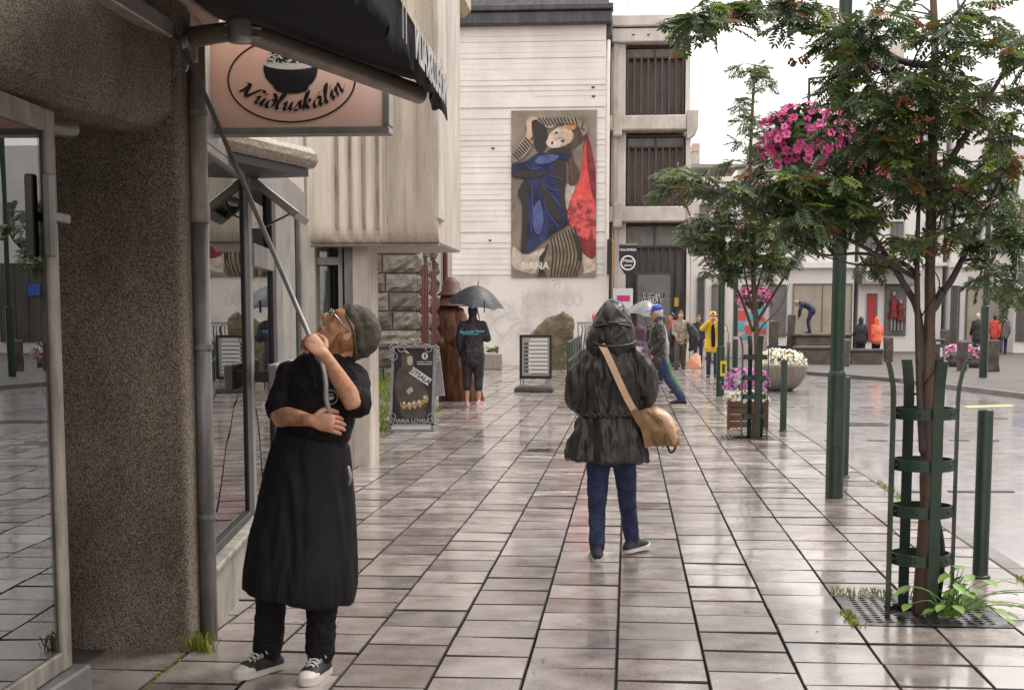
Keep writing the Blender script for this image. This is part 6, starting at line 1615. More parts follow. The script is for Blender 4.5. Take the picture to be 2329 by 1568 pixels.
def stone_bench(lb, u0, u1, vb, vt, w_=.55, y=None):
    a_ = G(u0, vb); Y = y or a_.y; p = D(u0, vt, Y); q = D(u1, vt, Y); t = thing('stone_bench', lb, 'bench', ((p.x + q.x) / 2, Y, 0), 0, 'stone benches on the square')
    obj('block', bx(p.x + .06, q.x - .06, Y + .05, Y + w_ - .05, -.02, p.z - .1, .02), m_bst, t); obj('seat_slab', bx(p.x, q.x, Y, Y + w_, p.z - .1, p.z, .02), m_pil, t); return t
stone_bench('long dark stone bench left of the lamp post', 796, 838, 364, 346, 1.0); stone_bench('stone bench before the two hooded people', 850, 885, 364, 348.5)
pf = thing('stone_platform', 'raised dark stone platform the bent person stands on', 'platform', (8, 57, 0))
a_ = D(797, 333, 56); b_ = D(852, 333, 56); obj('block', bx(a_.x, b_.x, 56, 59, -.02, a_.z - .12, .03), m_bst, pf); obj('slab', bx(a_.x - .1, b_.x + .1, 55.9, 59.1, a_.z - .12, a_.z, .03), m_pil, pf)
for i in range(6): p = D(812 + i * 7, 338, 52.5); obj('rail_post', bx(p.x - .03, p.x + .03, 52.5, 52.56, 0, .85), m_fdk, pf)
p = D(808, 342, 52.5); q = D(850, 342, 52.5)
for z in (.6, .83): obj('rail', bx(p.x, q.x, 52.48, 52.52, z, z + .05), m_fdk, pf)
p = G(939, 365); bn = thing('litter_bin', 'dark square litter bin beside the near rowan trunk far behind', 'bin', tuple(p))
obj('body', bx(p.x - .17, p.x + .17, p.y, p.y + .34, 0, .72, .02), m_fdk, bn); obj('hood', bx(p.x - .2, p.x + .2, p.y - .03, p.y + .37, .80, .90, .02), m_fdk, bn); obj('post', bx(p.x - .15, p.x - .1, p.y + .1, p.y + .2, .72, .80), m_fdk, bn); obj('post', bx(p.x + .1, p.x + .15, p.y + .1, p.y + .2, .72, .80), m_fdk, bn); obj('notice', bx(p.x + .02, p.x + .1, p.y - .01, p.y - .002, .3, .6), m_wht, bn)
# colourful kiosk panel behind the small tree
kp = thing('ice_cream_panel', 'colourful panel of pink, red and turquoise pictures behind the small rowan', 'panel', tuple(G(750, 357)))
def kb(u0, u1, v0, v1, dy): a2 = D(u0, v1, 58); b2 = D(u1, v0, 58); return bx(a2.x, b2.x, 58 + dy, 58 + dy + .02, a2.z, b2.z)
a2 = D(734, 344, 58); b2 = D(768, 300, 58)
kpn = obj('panel', bx(a2.x, b2.x, 58, 58.3, 0, b2.z), mat('pale_pink_panel', (.66, .52, .54), (.55, .48, .5), rough=.5, scale=1.2), kp)
m_tq = mat('turquoise_print', (.12, .42, .52), rough=.5); m_rd = mat('warm_red_print', (.62, .10, .09), rough=.5); m_pk2 = mat('pink_print', (.70, .20, .35), rough=.5)
for i, (u0, u1, v0, v1, m_) in enumerate(((757, 764, 304, 316, m_tq), (756, 765, 317, 321, m_rd), (757, 767, 322, 328, m_tq), (757, 766, 329, 333, m_rd), (738, 746, 310, 320, m_rd), (737, 744, 322, 330, m_tq), (745, 752, 325, 334, m_rd), (737, 755, 301, 307, m_pk2), (748, 754, 312, 320, m_tq), (742, 750, 334, 338, m_tq))):
    obj('print_patch', kb(u0, u1, v0, v1, -.03 - .004 * i), m_, kpn)
pc = G(776, 357); cr_ = thing('blue_bench', 'low blue bench beyond the concrete bowl', 'bench', tuple(pc))
obj('seat', bx(pc.x - .8, pc.x + .8, pc.y, pc.y + .4, .35, .48, .02), mat('blue_paint', (.04, .07, .25), rough=.5), cr_)
for sx in (-.7, .7): obj('leg', bx(pc.x + sx - .05, pc.x + sx + .05, pc.y + .05, pc.y + .35, 0, .349), m_fdk, cr_)
# peach A-board by the lamp post, on the far pavement edge
ab = G(693.5, 368); AB = thing('pavement_sign', 'peach folding pavement sign near the person in yellow', 'sign', tuple(ab))
bm = nb(); a_ = [bm.verts.new(c) for c in ((ab.x - .27, ab.y, .02), (ab.x + .24, ab.y, .02), (ab.x + .23, ab.y + .18, .40), (ab.x + .08, ab.y + .2, .50), (ab.x - .10, ab.y + .16, .34))]
bm.faces.new(a_); bmesh.ops.solidify(bm, geom=bm.faces[:], thickness=.03); obj('front_board', bm, mat('peach_board', (.80, .40, .25), (.85, .5, .36), rough=.4, scale=2), AB)
bm = nb(); a_ = [bm.verts.new(c) for c in ((ab.x - .25, ab.y + .45, .02), (ab.x + .22, ab.y + .45, .02), (ab.x + .21, ab.y + .25, .40), (ab.x + .08, ab.y + .24, .50), (ab.x - .09, ab.y + .26, .34))]
bm.faces.new(a_); bmesh.ops.solidify(bm, geom=bm.faces[:], thickness=.03); obj('back_board', bm, MATS['peach_board'], AB)

# ------------------------------------------------------------------ wooden statue in hooded coat
m_wood = mat('carved_dark_wood', (.055, .022, .012), (.24, .085, .03), rough=.45, scale=5, stretch=(2.2, 2.2, .35), detail=7, contrast=(.38, .7), bump=.5, bscale=16)
m_wood2 = mat('carved_wood_hat', (.16, .075, .05), (.10, .05, .035), rough=.55, scale=6, bump=.5, bscale=20)
sb_ = G(452, 398); SX, SYY = sb_.x, 27.0
SX = D(450, 350, SYY).x
k_ = SYY / 1425
WS = thing('wooden_statue', 'carved dark brown wooden seaman statue in oilskin coat and hat', 'statue', (SX, SYY, 0))
bm = nb()
tube(bm, [(SX + .22, SYY, .0), (SX + .18, SYY, .35), (SX + .06, SYY, .9), (SX - .02, SYY, 1.3), (SX - .02, SYY, 1.62), (SX + .0, SYY, 1.78), (SX + .02, SYY, 1.86)], [(.44, .30), (.40, .29), (.33, .27), (.32, .26), (.30, .23), (.2, .17), (.12, .12)], 20, side=(1, 0, 0), k=3)
tube(bm, [(SX - .2, SYY - .05, 1.66), (SX - .30, SYY - .16, 1.3), (SX - .16, SYY - .25, 1.1)], [.12, .11, .09], 12, k=3); tube(bm, [(SX + .2, SYY - .05, 1.66), (SX + .28, SYY - .14, 1.3), (SX + .14, SYY - .25, 1.12)], [.12, .11, .09], 12, k=3)
ball(bm, (SX + .02, SYY, 1.98), (.15, .16, .19), 14)
me = bpy.data.meshes.new('t'); bm.to_mesh(me); bm.free()
bm = nb(); bm.from_mesh(me)
me_l = WS.matrix_basis.inverted(); bmesh.ops.transform(bm, matrix=me_l, verts=bm.verts[:])
fuse('figure', bm, m_wood, WS, .025, 3, (.02, 4.0, (2.2, 2.2, .5)))
obj('hat_skirt', lathe([(.15, 2.06), (.20, 1.98), (.34, 1.82), (.35, 1.80), (.17, 1.95)], (SX + .02, SYY, 0), 20), m_wood2, WS, True)
obj('hat_crown', lathe([(0, 2.36), (.08, 2.34), (.16, 2.24), (.20, 2.08), (.28, 2.02), (.28, 2.0), (.17, 2.04)], (SX + .03, SYY, 0), 20), m_wood2, WS, True)
bm = nb(); tube(bm, [(SX - .32, SYY - .1, 1.28), (SX - .4, SYY - .2, 1.3)], [.03, .03], 8); tube(bm, [(SX - .42, SYY - .2, 1.26), (SX - .36, SYY - .22, 1.34)], [.02, .02], 8); obj('cleat', bm, m_alu, WS, True)
# ------------------------------------------------------------------ people
m_skin = mat('skin', (.42, .175, .090), (.66, .37, .245), rough=.48, scale=16, detail=6, sss=.1, bump=.15, bscale=120)
m_skin_d = mat('skin_shade', (.40, .20, .13), (.50, .27, .19), rough=.5, scale=9, sss=.1)
m_eye = mat('eye_dark', (.02, .015, .012), rough=.2); m_lip = mat('lip', (.42, .14, .11), rough=.45)
def cloth(name, a_, b_=None, rough=.7, **k): return mat(name, a_, b_, rough=rough, scale=k.pop('scale', 14), bump=k.pop('bump', .25), bscale=k.pop('bscale', 60), **k)
m_bk = crinkle('black_cloth', (.0045, .004, .005), (.009, .008, .0095), .8, 9, 24, .012, (1, 1, 1.3), .3); m_denim = crinkle('blue_denim', (.016, .022, .062), (.045, .06, .14), .75, 10, 30, .010, (1, 1, 1.5), .3)
m_dkd = cloth('dark_denim', (.012, .015, .035), (.03, .035, .07)); m_brn = cloth('brown_trouser', (.06, .045, .035), (.10, .075, .055))
m_sole = mat('white_rubber', (.70, .66, .58), (.52, .48, .42), rough=.5, scale=14); m_lace = mat('white_lace', (.68, .66, .60), rough=.7)
HR = [(-.122, .048, .026, .024), (-.108, .045, .040, .040), (-.085, .030, .054, .064), (-.05, .014, .066, .084), (-.01, .004, .072, .094), (.035, -.002, .076, .099), (.075, -.008, .070, .090), (.102, -.012, .052, .068), (.118, -.014, .028, .036)]
def head_matrix(c, face, up, s_):
    y = V(face).normalized(); z = (V(up) - y * V(up).dot(y)).normalized(); x = y.cross(z)
    M_ = Matrix((x, y, z)).transposed().to_4x4() @ Matrix.Scale(s_, 4); M_.translation = V(c); return M_
def xf(bm, M_, old):
    for v_ in bm.verts:
        if v_ not in old: v_.co = M_ @ v_.co
def head_geo(bm, M_):
    o_ = set(bm.verts)
    tube(bm, [(0, y, z) for z, y, a, b in HR], [(a, b) for z, y, a, b in HR], 18, side=(1, 0, 0), k=2)
    tube(bm, [(0, .088, .028), (0, .100, .005), (0, .112, -.018), (0, .100, -.030)], [.010, .012, .016, .012], 8, k=2)       # nose
    tube(bm, [(-.030, .086, .036), (0, .093, .036), (.030, .086, .036)], [.009] * 3, 8)                                       # brow
    tube(bm, [(-.020, .083, -.060), (0, .090, -.060), (.020, .083, -.060)], [.009] * 3, 8)                                    # mouth ridge
    ball(bm, (0, .075, -.098), (.022, .02, .02), 8)
    for s_ in (-1, 1):
        ball(bm, (s_ * .075, -.005, -.012), (.010, .020, .032), 8); ball(bm, (s_ * .040, .056, -.028), (.022, .026, .026), 8)
    xf(bm, M_, o_)
def face_extra(bm, M_):
    o_ = set(bm.verts)
    for s_ in (-1, 1): ball(bm, (s_ * .030, .090, .016), (.011, .007, .007), 8, 1)
    tube(bm, [(-.019, .093, -.060), (0, .100, -.060), (.019, .093, -.060)], [.004] * 3, 6, mi=2)
    xf(bm, M_, o_)
def hand(bp, bf, w_, d, n, curl=.5, thumb=1, s_=1.0, tcurl=.4):
    """palm into bp, fingers into bf; d along the hand, n out of the back of the hand"""
    w_ = V(w_); d = V(d).normalized(); n = (V(n) - d * V(n).dot(d)).normalized(); x = d.cross(n)
    tube(bp, [w_ - d * .02 * s_, w_ + d * .015 * s_, w_ + d * .05 * s_, w_ + d * .09 * s_], [(.026 * s_, .020 * s_), (.031 * s_, .018 * s_), (.041 * s_, .016 * s_), (.040 * s_, .014 * s_)], 12, side=x, k=2)
    for i, (of, L_) in enumerate(((-.030, .060), (-.010, .076), (.010, .082), (.030, .074))):
        p = w_ + d * (.080 + (.006 if 0 < i < 3 else 0)) * s_ + x * of * s_ * -thumb; pts = [p]; a_ = 0; dd = d
        for seg in (.45, .32, .26):
            a_ += curl * (1.0 + .06 * i); dd = d * math.cos(a_) - n * math.sin(a_); p = p + dd * L_ * seg * s_; pts.append(p)
        tube(bf, pts, [.0098 * s_, .0098 * s_, .0088 * s_, .0075 * s_], 8, k=2)
    p = w_ + d * .022 * s_ - x * thumb * -.030 * s_ * 1.0
    t0 = (d * .55 + x * thumb * .75 - n * .25).normalized(); p = w_ + d * .02 * s_ + x * thumb * .024 * s_; p2 = p + t0 * .038 * s_
    t1 = (d * .8 + x * thumb * (.5 - tcurl) - n * tcurl).normalized(); p3 = p2 + t1 * .032 * s_; p4 = p3 + (t1 - n * tcurl * .8 - x * thumb * tcurl * .4).normalized() * .026 * s_
    tube(bf, [p, p2, p3, p4], [.015 * s_, .0125 * s_, .011 * s_, .009 * s_], 8, k=2)
def foot_shoe(root, p, d, s_, m_up, m_so, kind='low', m_cap=None, laces=False):
    """shoe with sole; p = ground under the ankle, d = toe direction (local frame)"""
    p = V(p); d = V((d[0], d[1], 0)).normalized(); x = V((d.y, -d.x, 0)); pit = 0
    def q(a, b, c): return p + x * a * s_ + d * b * s_ + V((0, 0, c * s_))
    bm = nb()
    tube(bm, [q(0, -.062, .035), q(0, -.03, .045), q(0, .05, .05), q(0, .12, .045), q(0, .175, .034)], [(.034 * s_, .032 * s_), (.038 * s_, .044 * s_), (.042 * s_, .042 * s_), (.047 * s_, .030 * s_), (.036 * s_, .020 * s_)], 14, side=x, k=3)
    if kind == 'high': tube(bm, [q(0, -.01, .05), q(0, -.012, .10), q(0, -.016, .175)], [(.045 * s_, .058 * s_), (.046 * s_, .055 * s_), (.048 * s_, .055 * s_)], 14, side=x, k=2)
    else: tube(bm, [q(0, -.012, .05), q(0, -.014, .085)], [(.038 * s_, .045 * s_), (.038 * s_, .043 * s_)], 12, side=x)
    sh = fuse('shoe', bm, m_up, root, .008 * max(1, s_), 2)
    ou = [(-.030, -.075), (-.040, -.045), (-.038, .0), (-.044, .07), (-.053, .125), (-.045, .175), (-.02, .203), (.015, .205), (.042, .178), (.052, .125), (.043, .07), (.038, .0), (.040, -.045), (.030, -.075), (0, -.088)]
    ou = [tuple(c_) for c_ in cr(ou + ou[:1], 3)[:-1]]
    bm = nb(); lo = [bm.verts.new(q(a * .96, b * .99, .002)) for a, b in ou]; hi = [bm.verts.new(q(a, b, .027 + max(0, b - .12) * .16)) for a, b in ou]
    bm.faces.new(lo[::-1]); bm.faces.new(hi); n_ = len(ou)
    for i in range(n_): bm.faces.new((lo[i], lo[(i + 1) % n_], hi[(i + 1) % n_], hi[i]))
    bmesh.ops.recalc_face_normals(bm, faces=bm.faces[:]); obj('sole', bm, m_so, sh, False, True)
    if m_cap:
        bm = nb(); tube(bm, [q(0, .125, .036), q(0, .165, .034), q(0, .190, .028)], [(.048 * s_, .030 * s_), (.044 * s_, .027 * s_), (.028 * s_, .016 * s_)], 14, side=x, k=2); obj('toe_cap', bm, m_cap, sh, True, True)
    if laces:
        bm = nb()
        for k in range(6):
            b_ = .118 - k * .022; z = .072 + k * .008 if k < 4 else .085 + (k - 3) * .022
            w_ = .026 + .002 * k
            tube(bm, [q(-w_, b_ + .008, z - .010), q(0, b_, z + .008), q(w_, b_ - .010, z - .008)], [.0032 * s_] * 3, 6, k=3); tube(bm, [q(w_, b_ + .008, z - .010), q(0, b_, z + .009), q(-w_, b_ - .010, z - .008)], [.0032 * s_] * 3, 6, k=3)
        for sx in (-1, 1): tube(bm, [q(0, .03, .115), q(sx * .03, .05, .12), q(sx * .045, .045, .095), q(sx * .01, .03, .108)], [.003 * s_] * 4, 6, k=4)
        obj('laces', bm, m_lace, sh, True, True)
        bm = nb()
        for k in range(5):
            for sx in (-1, 1): ball(bm, q(sx * (.031 + .001 * k), .112 - k * .022, .068 + k * .010), .0045 * s_, 6)
        obj('eyelets', bm, m_alu, sh, True, True)
    return sh
def std(h=1.75, stride=0.0, ph=1, arms='hang'):
    s_ = h / 1.75
    J = dict(pelvis=(0, 0, .95), waist=(0, .0, 1.09), chest=(0, .01, 1.27), shl=(0, 0, 1.42), neck=(0, .0, 1.50), head=(0, .03, 1.632), face=(0, 1, 0), hup=(0, 0, 1))
    for k, sg in (('R', 1), ('L', -1)):
        f_ = sg * ph * stride / 2
        lift = .07 if f_ < -.2 else 0
        J.update({'sh' + k: (sg * .175, 0, 1.41), 'el' + k: (sg * .225, -.03 - f_ * .3, 1.14), 'wr' + k: (sg * .225, .06 - f_ * .6, .90), 'hd' + k: (0, .15, -1), 'hn' + k: (sg, 0, 0),
                  'hip' + k: (sg * .092, 0, .92), 'kn' + k: (sg * .10, .04 + f_ * .55, .50), 'an' + k: (sg * .10, f_ - .02, .09 + lift), 'ft' + k: (sg * .12, 1)})
    for k in list(J):
        if k[:2] in ('hd', 'hn', 'ft', 'fa') or k == 'hup': continue
        J[k] = tuple(c * s_ for c in J[k])
    J['s'] = s_
    return J
def person(label, loc, rz, J, top=None, bottom=None, shoe=None, hair=None, hat=None, vox=.016, skin=None, palm=True, wr=.006, extra_face=True, curl=.5, group=None, shoekw=None, build=1.0):
    t = thing('person', label, 'person', tuple(loc), rz, group); s_ = J['s']; g = {k: V(v_) for k, v_ in J.items() if isinstance(v_, (tuple, list, V)) and len(v_) == 3}
    side = (g['shR'] - g['shL']).normalized(); skin = skin or m_skin; B = s_ * build
    HM = head_matrix(g['head'], g['face'], g['hup'], s_)
    # body, one skin
    bm = nb(); bf = nb()
    tube(bm, [g['pelvis'] - V((0, 0, .05 * s_)), g['pelvis'], g['waist'], g['chest'], g['shl'], g['neck']], [(.13 * B, .09 * B), (.15 * B, .105 * B), (.125 * B, .09 * B), (.145 * B, .10 * B), (.12 * B, .07 * B), (.055 * s_, .055 * s_)], 16, side=side, k=3)
    tube(bm, [g['shL'], g['shl'], g['shR']], [.048 * s_, .055 * s_, .048 * s_], 12)
    tube(bm, [g['neck'] - V((0, 0, .04 * s_)), g['head'] - HM.to_3x3() @ V((0, .02, .03))], [.058 * s_, .055 * s_], 12)
    head_geo(bm, HM)
    for k, sg in (('R', 1), ('L', -1)):
        tube(bm, [g['sh' + k], g['el' + k], g['el' + k].lerp(g['wr' + k], .3), g['wr' + k]], [.050 * s_, .041 * s_, .043 * s_, .026 * s_], 12, k=2)
        tube(bm, [g['hip' + k], g['kn' + k], g['kn' + k].lerp(g['an' + k], .3), g['an' + k]], [.070 * s_, .046 * s_, (.047 if not bottom or bottom.get('len', 1) < .6 else .036) * s_, .030 * s_], 12, k=2)
        tube(bm, [g['an' + k], g['an' + k] + V((J['ft' + k][0], J['ft' + k][1], 0)).normalized() * .07 * s_ - V((0, 0, .06 * s_))], [.026 * s_, .018 * s_], 8)
        if palm: hand(bm, bf, g['wr' + k], g['hd' + k], g['hn' + k], J.get('curl' + k, curl), -sg, s_)
    me_f = bpy.data.meshes.new('f'); bf.to_mesh(me_f); bf.free()
    def ex(b2):
        b2.from_mesh(me_f)
        if extra_face: face_extra(b2, HM)
    fuse('body', bm, [skin, m_eye, m_lip], t, vox * .8, 2, None, ex)
    bpy.data.meshes.remove(me_f)
    if bottom:
        bm = nb(); lg = bottom.get('len', 1.0); wd = bottom.get('w', 1.0)
        tube(bm, [g['pelvis'] - V((0, 0, .06 * s_)), g['pelvis'], g['waist'] - V((0, 0, .06 * s_))], [(.16 * B, .11 * B), (.172 * B, .122 * B), (.15 * B, .11 * B)], 16, side=side, k=2)
        for k in 'RL':
            e_ = g['kn' + k].lerp(g['an' + k], lg)
            pts = [g['hip' + k], g['hip' + k].lerp(g['kn' + k], .5), g['kn' + k], g['kn' + k].lerp(e_, .5), e_]
            tube(bm, pts, [.098 * B * wd, .086 * s_ * wd, .070 * s_ * wd, .064 * s_ * wd, .062 * s_ * wd], 14, k=3)
        fuse('trousers', bm, bottom['m'], t, vox, 3, (min(wr, .0065), 7, (1, 1, 1.2)))
    if top:
        bm = nb(); hem = top.get('hem', .86) * s_; bk = top.get('bulk', 1.0) * B; fl = top.get('flare', 1.0); pz = g['pelvis']
        lo = V((pz.x, pz.y, hem))
        pts = [lo]; rad = [(.185 * bk * fl, .135 * bk * fl)]
        if hem < g['pelvis'].z - .03: pts.append(g['pelvis']); rad.append((.18 * bk, .13 * bk))
        pts += [g['waist'], g['chest'], g['shl'], g['neck'] + V((0, 0, top.get('nz', .01)))]; rad += [(.165 * bk, .118 * bk), (.182 * bk, .128 * bk), (.15 * bk, .09 * bk), (.068 * s_, .068 * s_)]
        tube(bm, pts, rad, 18, side=side, k=3)
        tube(bm, [g['shL'], g['shl'], g['shR']], [.06 * bk, .075 * bk, .06 * bk], 12)
        sl = top.get('sleeve', 1.0); aw = top.get('aw', 1.0) * bk
        for k in 'RL':
            A_, E_, W_ = g['sh' + k], g['el' + k], g['wr' + k]
            if sl > 1: pts = [A_, A_.lerp(E_, .5), E_, E_.lerp(W_, .5), E_.lerp(W_, sl - 1)]
            else: pts = [A_, A_.lerp(E_, sl * .5), A_.lerp(E_, sl)]
            rr_ = [.070 * aw, .066 * aw, .060 * aw, .054 * aw, .046 * aw][:len(pts)] if sl > 1 else [.072 * aw, .070 * aw, .072 * aw]
            tube(bm, pts, rr_, 14, k=3)
        if top.get('collar'): tube(bm, [g['neck'] - V((0, 0, .02)), g['neck'] + V((0, 0, .05 * s_))], [.08 * s_, .075 * s_], 12)
        fuse(top.get('name', 'jacket'), bm, top['m'], t, vox, 3, (top.get('wr', wr), top.get('wsc', 8), top.get('wst', (1.3, 1.3, .8))))
    if shoe:
        for k in 'RL':
            a_ = g['an' + k]
            o = foot_shoe(t, (a_.x, a_.y, max(0, a_.z - .09 * s_)), J['ft' + k], s_, shoe[0], shoe[1], **(shoekw or {}))
    def hb(bm, name, m, v2=None, w2=None):
        for v_ in bm.verts: v_.co = HM @ v_.co
        if v2: return fuse(name, bm, m, t, v2, 2, w2)
        return obj(name, bm, m, t, True, True)
    if hair:
        bm = nb(); L_ = hair.get('len', 0)
        HP, HQ = [(0, -.035, -.07 - L_), (0, -.032, -.03), (0, -.022, .03), (0, -.004, .078), (0, -.004, .108), (0, -.006, .124)], [(.058, .058), (.074, .078), (.083, .096), (.079, .098), (.062, .080), (.034, .048)]
        if hair.get('low'): HP, HQ = [(0, -.02, -.085), (0, -.012, -.04), (0, -.012, .0), (0, -.014, .035)], [(.060, .062), (.080, .068), (.082, .072), (.070, .07)]
        tube(bm, HP, HQ, 16, side=(1, 0, 0), k=2)
        hb(bm, 'hair', hair['m'], .009 if vox < .01 else .012, (.004, 30, (1, 1, .5)))
    if hat:
        ty = hat['t']
        if ty == 'cap':
            bm = nb(); lathe([(.088, .045), (.092, .06), (.090, .09), (.075, .125), (.045, .142), (0, .148)], (0, -.012, 0), 18, bm)
            for v_ in bm.verts: v_.co.y *= 1.12
            c_ = hb(bm, 'cap', hat['m'])
            bm = nb(); prism([(.080 * math.cos(R(a_)), .06 + .15 * math.sin(R(a_))) for a_ in range(0, 181, 15)], .046, .056, None, bm)
            for v_ in bm.verts: v_.co = HM @ v_.co
            obj('visor', bm, hat['m'], c_, False, True)
        elif ty == 'brim':
            bm = nb(); lathe([(.14, .045), (.142, .05), (.092, .062), (.088, .10), (.06, .14), (0, .15)], (0, -.01, 0), 18, bm); hb(bm, 'hat', hat['m'])
        elif ty == 'hood':
            bm = nb(); tube(bm, [(0, -.03, -.17), (0, -.03, -.10), (0, -.028, .0), (0, -.02, .07), (0, -.01, .12), (0, -.01, .145)], [(.11, .10), (.098, .10), (.10, .108), (.096, .108), (.07, .085), (.035, .045)], 16, side=(1, 0, 0), k=2); hb(bm, 'hood', hat['m'], vox, (wr, 10, (1, 1, 1)))
    return t, HM

# ---- the man cranking the awning ---------------------------------------------------------
Y0 = G(290, 672).y; P0 = V((G(290, 672).x, Y0, 0))
def wp(px, py, dy=0.0): return S(px, py, Y0 + dy) - P0
def gz(p, z): return V((p.x, p.y, z))
Jw = dict(s=1.0, pelvis=wp(690, 1105, 0), waist=wp(702, 1030, 0), chest=wp(722, 925, -.01), shl=wp(738, 845, .0), neck=wp(772, 806, .03), head=wp(785, 756, .03),
          face=(-.62, -.30, .73), hup=(.66, .18, .70), shR=wp(662, 850, .05), elR=wp(632, 942, -.06), wrR=wp(708, 955, -.24), hdR=(1, -.12, -.12), hnR=(.15, -1, .25),
          shL=wp(806, 858, -.03), elL=wp(812, 925, -.16), wrL=wp(738, 806, -.24), hdL=(-.72, -.1, .78), hnL=(.55, -.8, .35),
          hipR=wp(655, 1120, .02), knR=wp(622, 1280, -.02), anR=wp(608, 1432, .02), hipL=wp(730, 1120, -.02), knL=wp(735, 1290, -.06), anL=wp(728, 1452, -.04), ftR=(-.52, -.85), ftL=(-.15, -1), curlR=.5, curlL=1.05)
Jw['anR'] = gz(Jw['anR'], .10); Jw['anL'] = gz(Jw['anL'], .10)
m_tee = crinkle('black_tee', (.008, .0065, .008), (.017, .013, .017), .85, 6, 16, .016, (1, 1, .8), .25)
WK, HMW = person('man in black apron and olive cap cranking the awning with a rod', P0, 0, Jw, top=dict(m=m_tee, hem=.86, sleeve=.86, bulk=.97, name='shirt', nz=-.035, aw=.93, wr=.007, wsc=9),
            bottom=dict(m=m_bk, w=1.05, len=.99), shoe=None, hair=dict(m=mat('ginger_hair', (.42, .21, .07), (.24, .11, .04), rough=.5, scale=40, stretch=(1, 1, .3)), low=1), vox=.0085, wr=.007, curl=.5)
m_canv = mat('black_canvas_shoe', (.015, .016, .018), (.035, .036, .038), rough=.6, scale=20)
for k in 'RL': foot_shoe(WK, (Jw['an' + k].x, Jw['an' + k].y, 0), Jw['ft' + k], .97, m_canv, m_sole, 'high', m_sole, True)
# long apron skirt
bm = nb()
rows_ = [(718, 990, 78, .12), (709, 1035, 90, .135), (700, 1100, 101, .15), (695, 1170, 111, .17), (688, 1240, 121, .19), (682, 1310, 129, .21), (676, 1356, 127, .21)]
tube(bm, [wp(a_, b_, -.02) for a_, b_, c_, d_ in rows_], [(c_ * .001935, d_) for a_, b_, c_, d_ in rows_], 28, side=(1, .1, 0), k=3, cap=False)
m_apr = crinkle('black_apron', (.0035, .003, .004), (.0075, .0065, .008), .7, 3, 9, .02, (1.4, 1.4, .5), .3, .35)
ap = fuse('apron', bm, m_apr, WK, .012, 3, (.013, 2.6, (2.2, 2.2, .3)))
bm = nb(); tube(bm, [wp(792, 1062, -.11), wp(797, 1085, -.12), wp(794, 1100, -.12)], [.008, .010, .006], 8, k=3); obj('tie_end', bm, m_alu, ap, True, True)
# logo print on the chest, sleeve print
def on_shirt(px, py): return wp(px, py, -.135)
bm = nb()
cl_ = on_shirt(752, 902)
for k in range(24):
    a_, b_ = k * math.pi / 12, (k + 1) * math.pi / 12
    q = [bm.verts.new(cl_ + V((r_ * math.cos(t), .0, r_ * math.sin(t)))) for t, r_ in ((a_, .028), (b_, .028), (b_, .031), (a_, .031))]; bm.faces.new(q)
q = [bm.verts.new(cl_ + V((.016 * math.cos(t), 0, .002 + .014 * math.sin(t)))) for t in np.linspace(math.pi, 2 * math.pi, 9)]; bm.faces.new(q)
for x in (-.008, 0, .008): q = [bm.verts.new(cl_ + V(c)) for c in ((x, 0, .006), (x + .003, 0, .006), (x + .002, 0, .016), (x - .001, 0, .016))]; bm.faces.new(q)
obj('shirt_logo', bm, m_pal, WK, False, True)
# cap
bm = nb(); tube(bm, [(0, .045, .078), (0, -.005, .096), (0, -.055, .082), (0, -.09, .045), (0, -.105, .005), (0, -.10, -.035)], [(.056, .038), (.079, .049), (.084, .056), (.081, .052), (.066, .038), (.042, .024)], 18, side=(1, 0, 0), k=3)
tube(bm, [(0, .055, .074), (0, -.01, .055), (0, -.075, .008)], [(.068, .034), (.085, .04), (.078, .036)], 16, side=(1, 0, 0), k=2)
m_cap = cloth('olive_cap', (.055, .050, .035), (.10, .09, .065), rough=.8, scale=25)
for v_ in bm.verts: v_.co = HMW @ v_.co
cp = fuse('cap', bm, m_cap, WK, .008, 2, (.007, 20, (1, 1, 1)))
bm = nb(); ball(bm, (0, -.03, .142), .009, 8)
for s_ in (-1, 1): tube(bm, [(s_ * .066, .065, .05), (s_ * .086, -.01, .022), (s_ * .074, -.085, -.03)], [.005] * 3, 6, k=3)
for v_ in bm.verts: v_.co = HMW @ v_.co
obj('cap_seam', bm, m_cap, cp, True, True)
# glasses
bm = nb(); gg_ = []
for s_ in (-1, 1):
    rg_ = [(s_ * .032 + .021 * math.cos(t), .112 - abs(.021 * math.cos(t) + .0) * .1, .012 + .017 * math.sin(t)) for t in np.linspace(0, 2 * math.pi, 17)]
    tube(bm, rg_, [.0024] * 17, 6, cap=False); tube(bm, [(s_ * .053, .108, .016), (s_ * .075, .07, .016), (s_ * .080, .0, .008)], [.003, .0028, .0028], 6, k=2)
tube(bm, [(-.011, .113, .016), (.011, .113, .016)], [.0024] * 2, 6)
for v_ in bm.verts: v_.co = HMW @ v_.co
gl_ = obj('glasses', bm, mat('steel_spectacle', (.35, .34, .33), rough=.25, metal=.8), WK, True, True)
bm = nb()
for s_ in (-1, 1):
    q = [bm.verts.new(HMW @ V((s_ * .032 + .020 * math.cos(t), .111, .012 + .016 * math.sin(t)))) for t in np.linspace(0, 2 * math.pi, 13)[:-1]]; bm.faces.new(q)
obj('lens', bm, glass('spectacle_glass', (.8, .82, .82), 1.6), gl_, False, True)
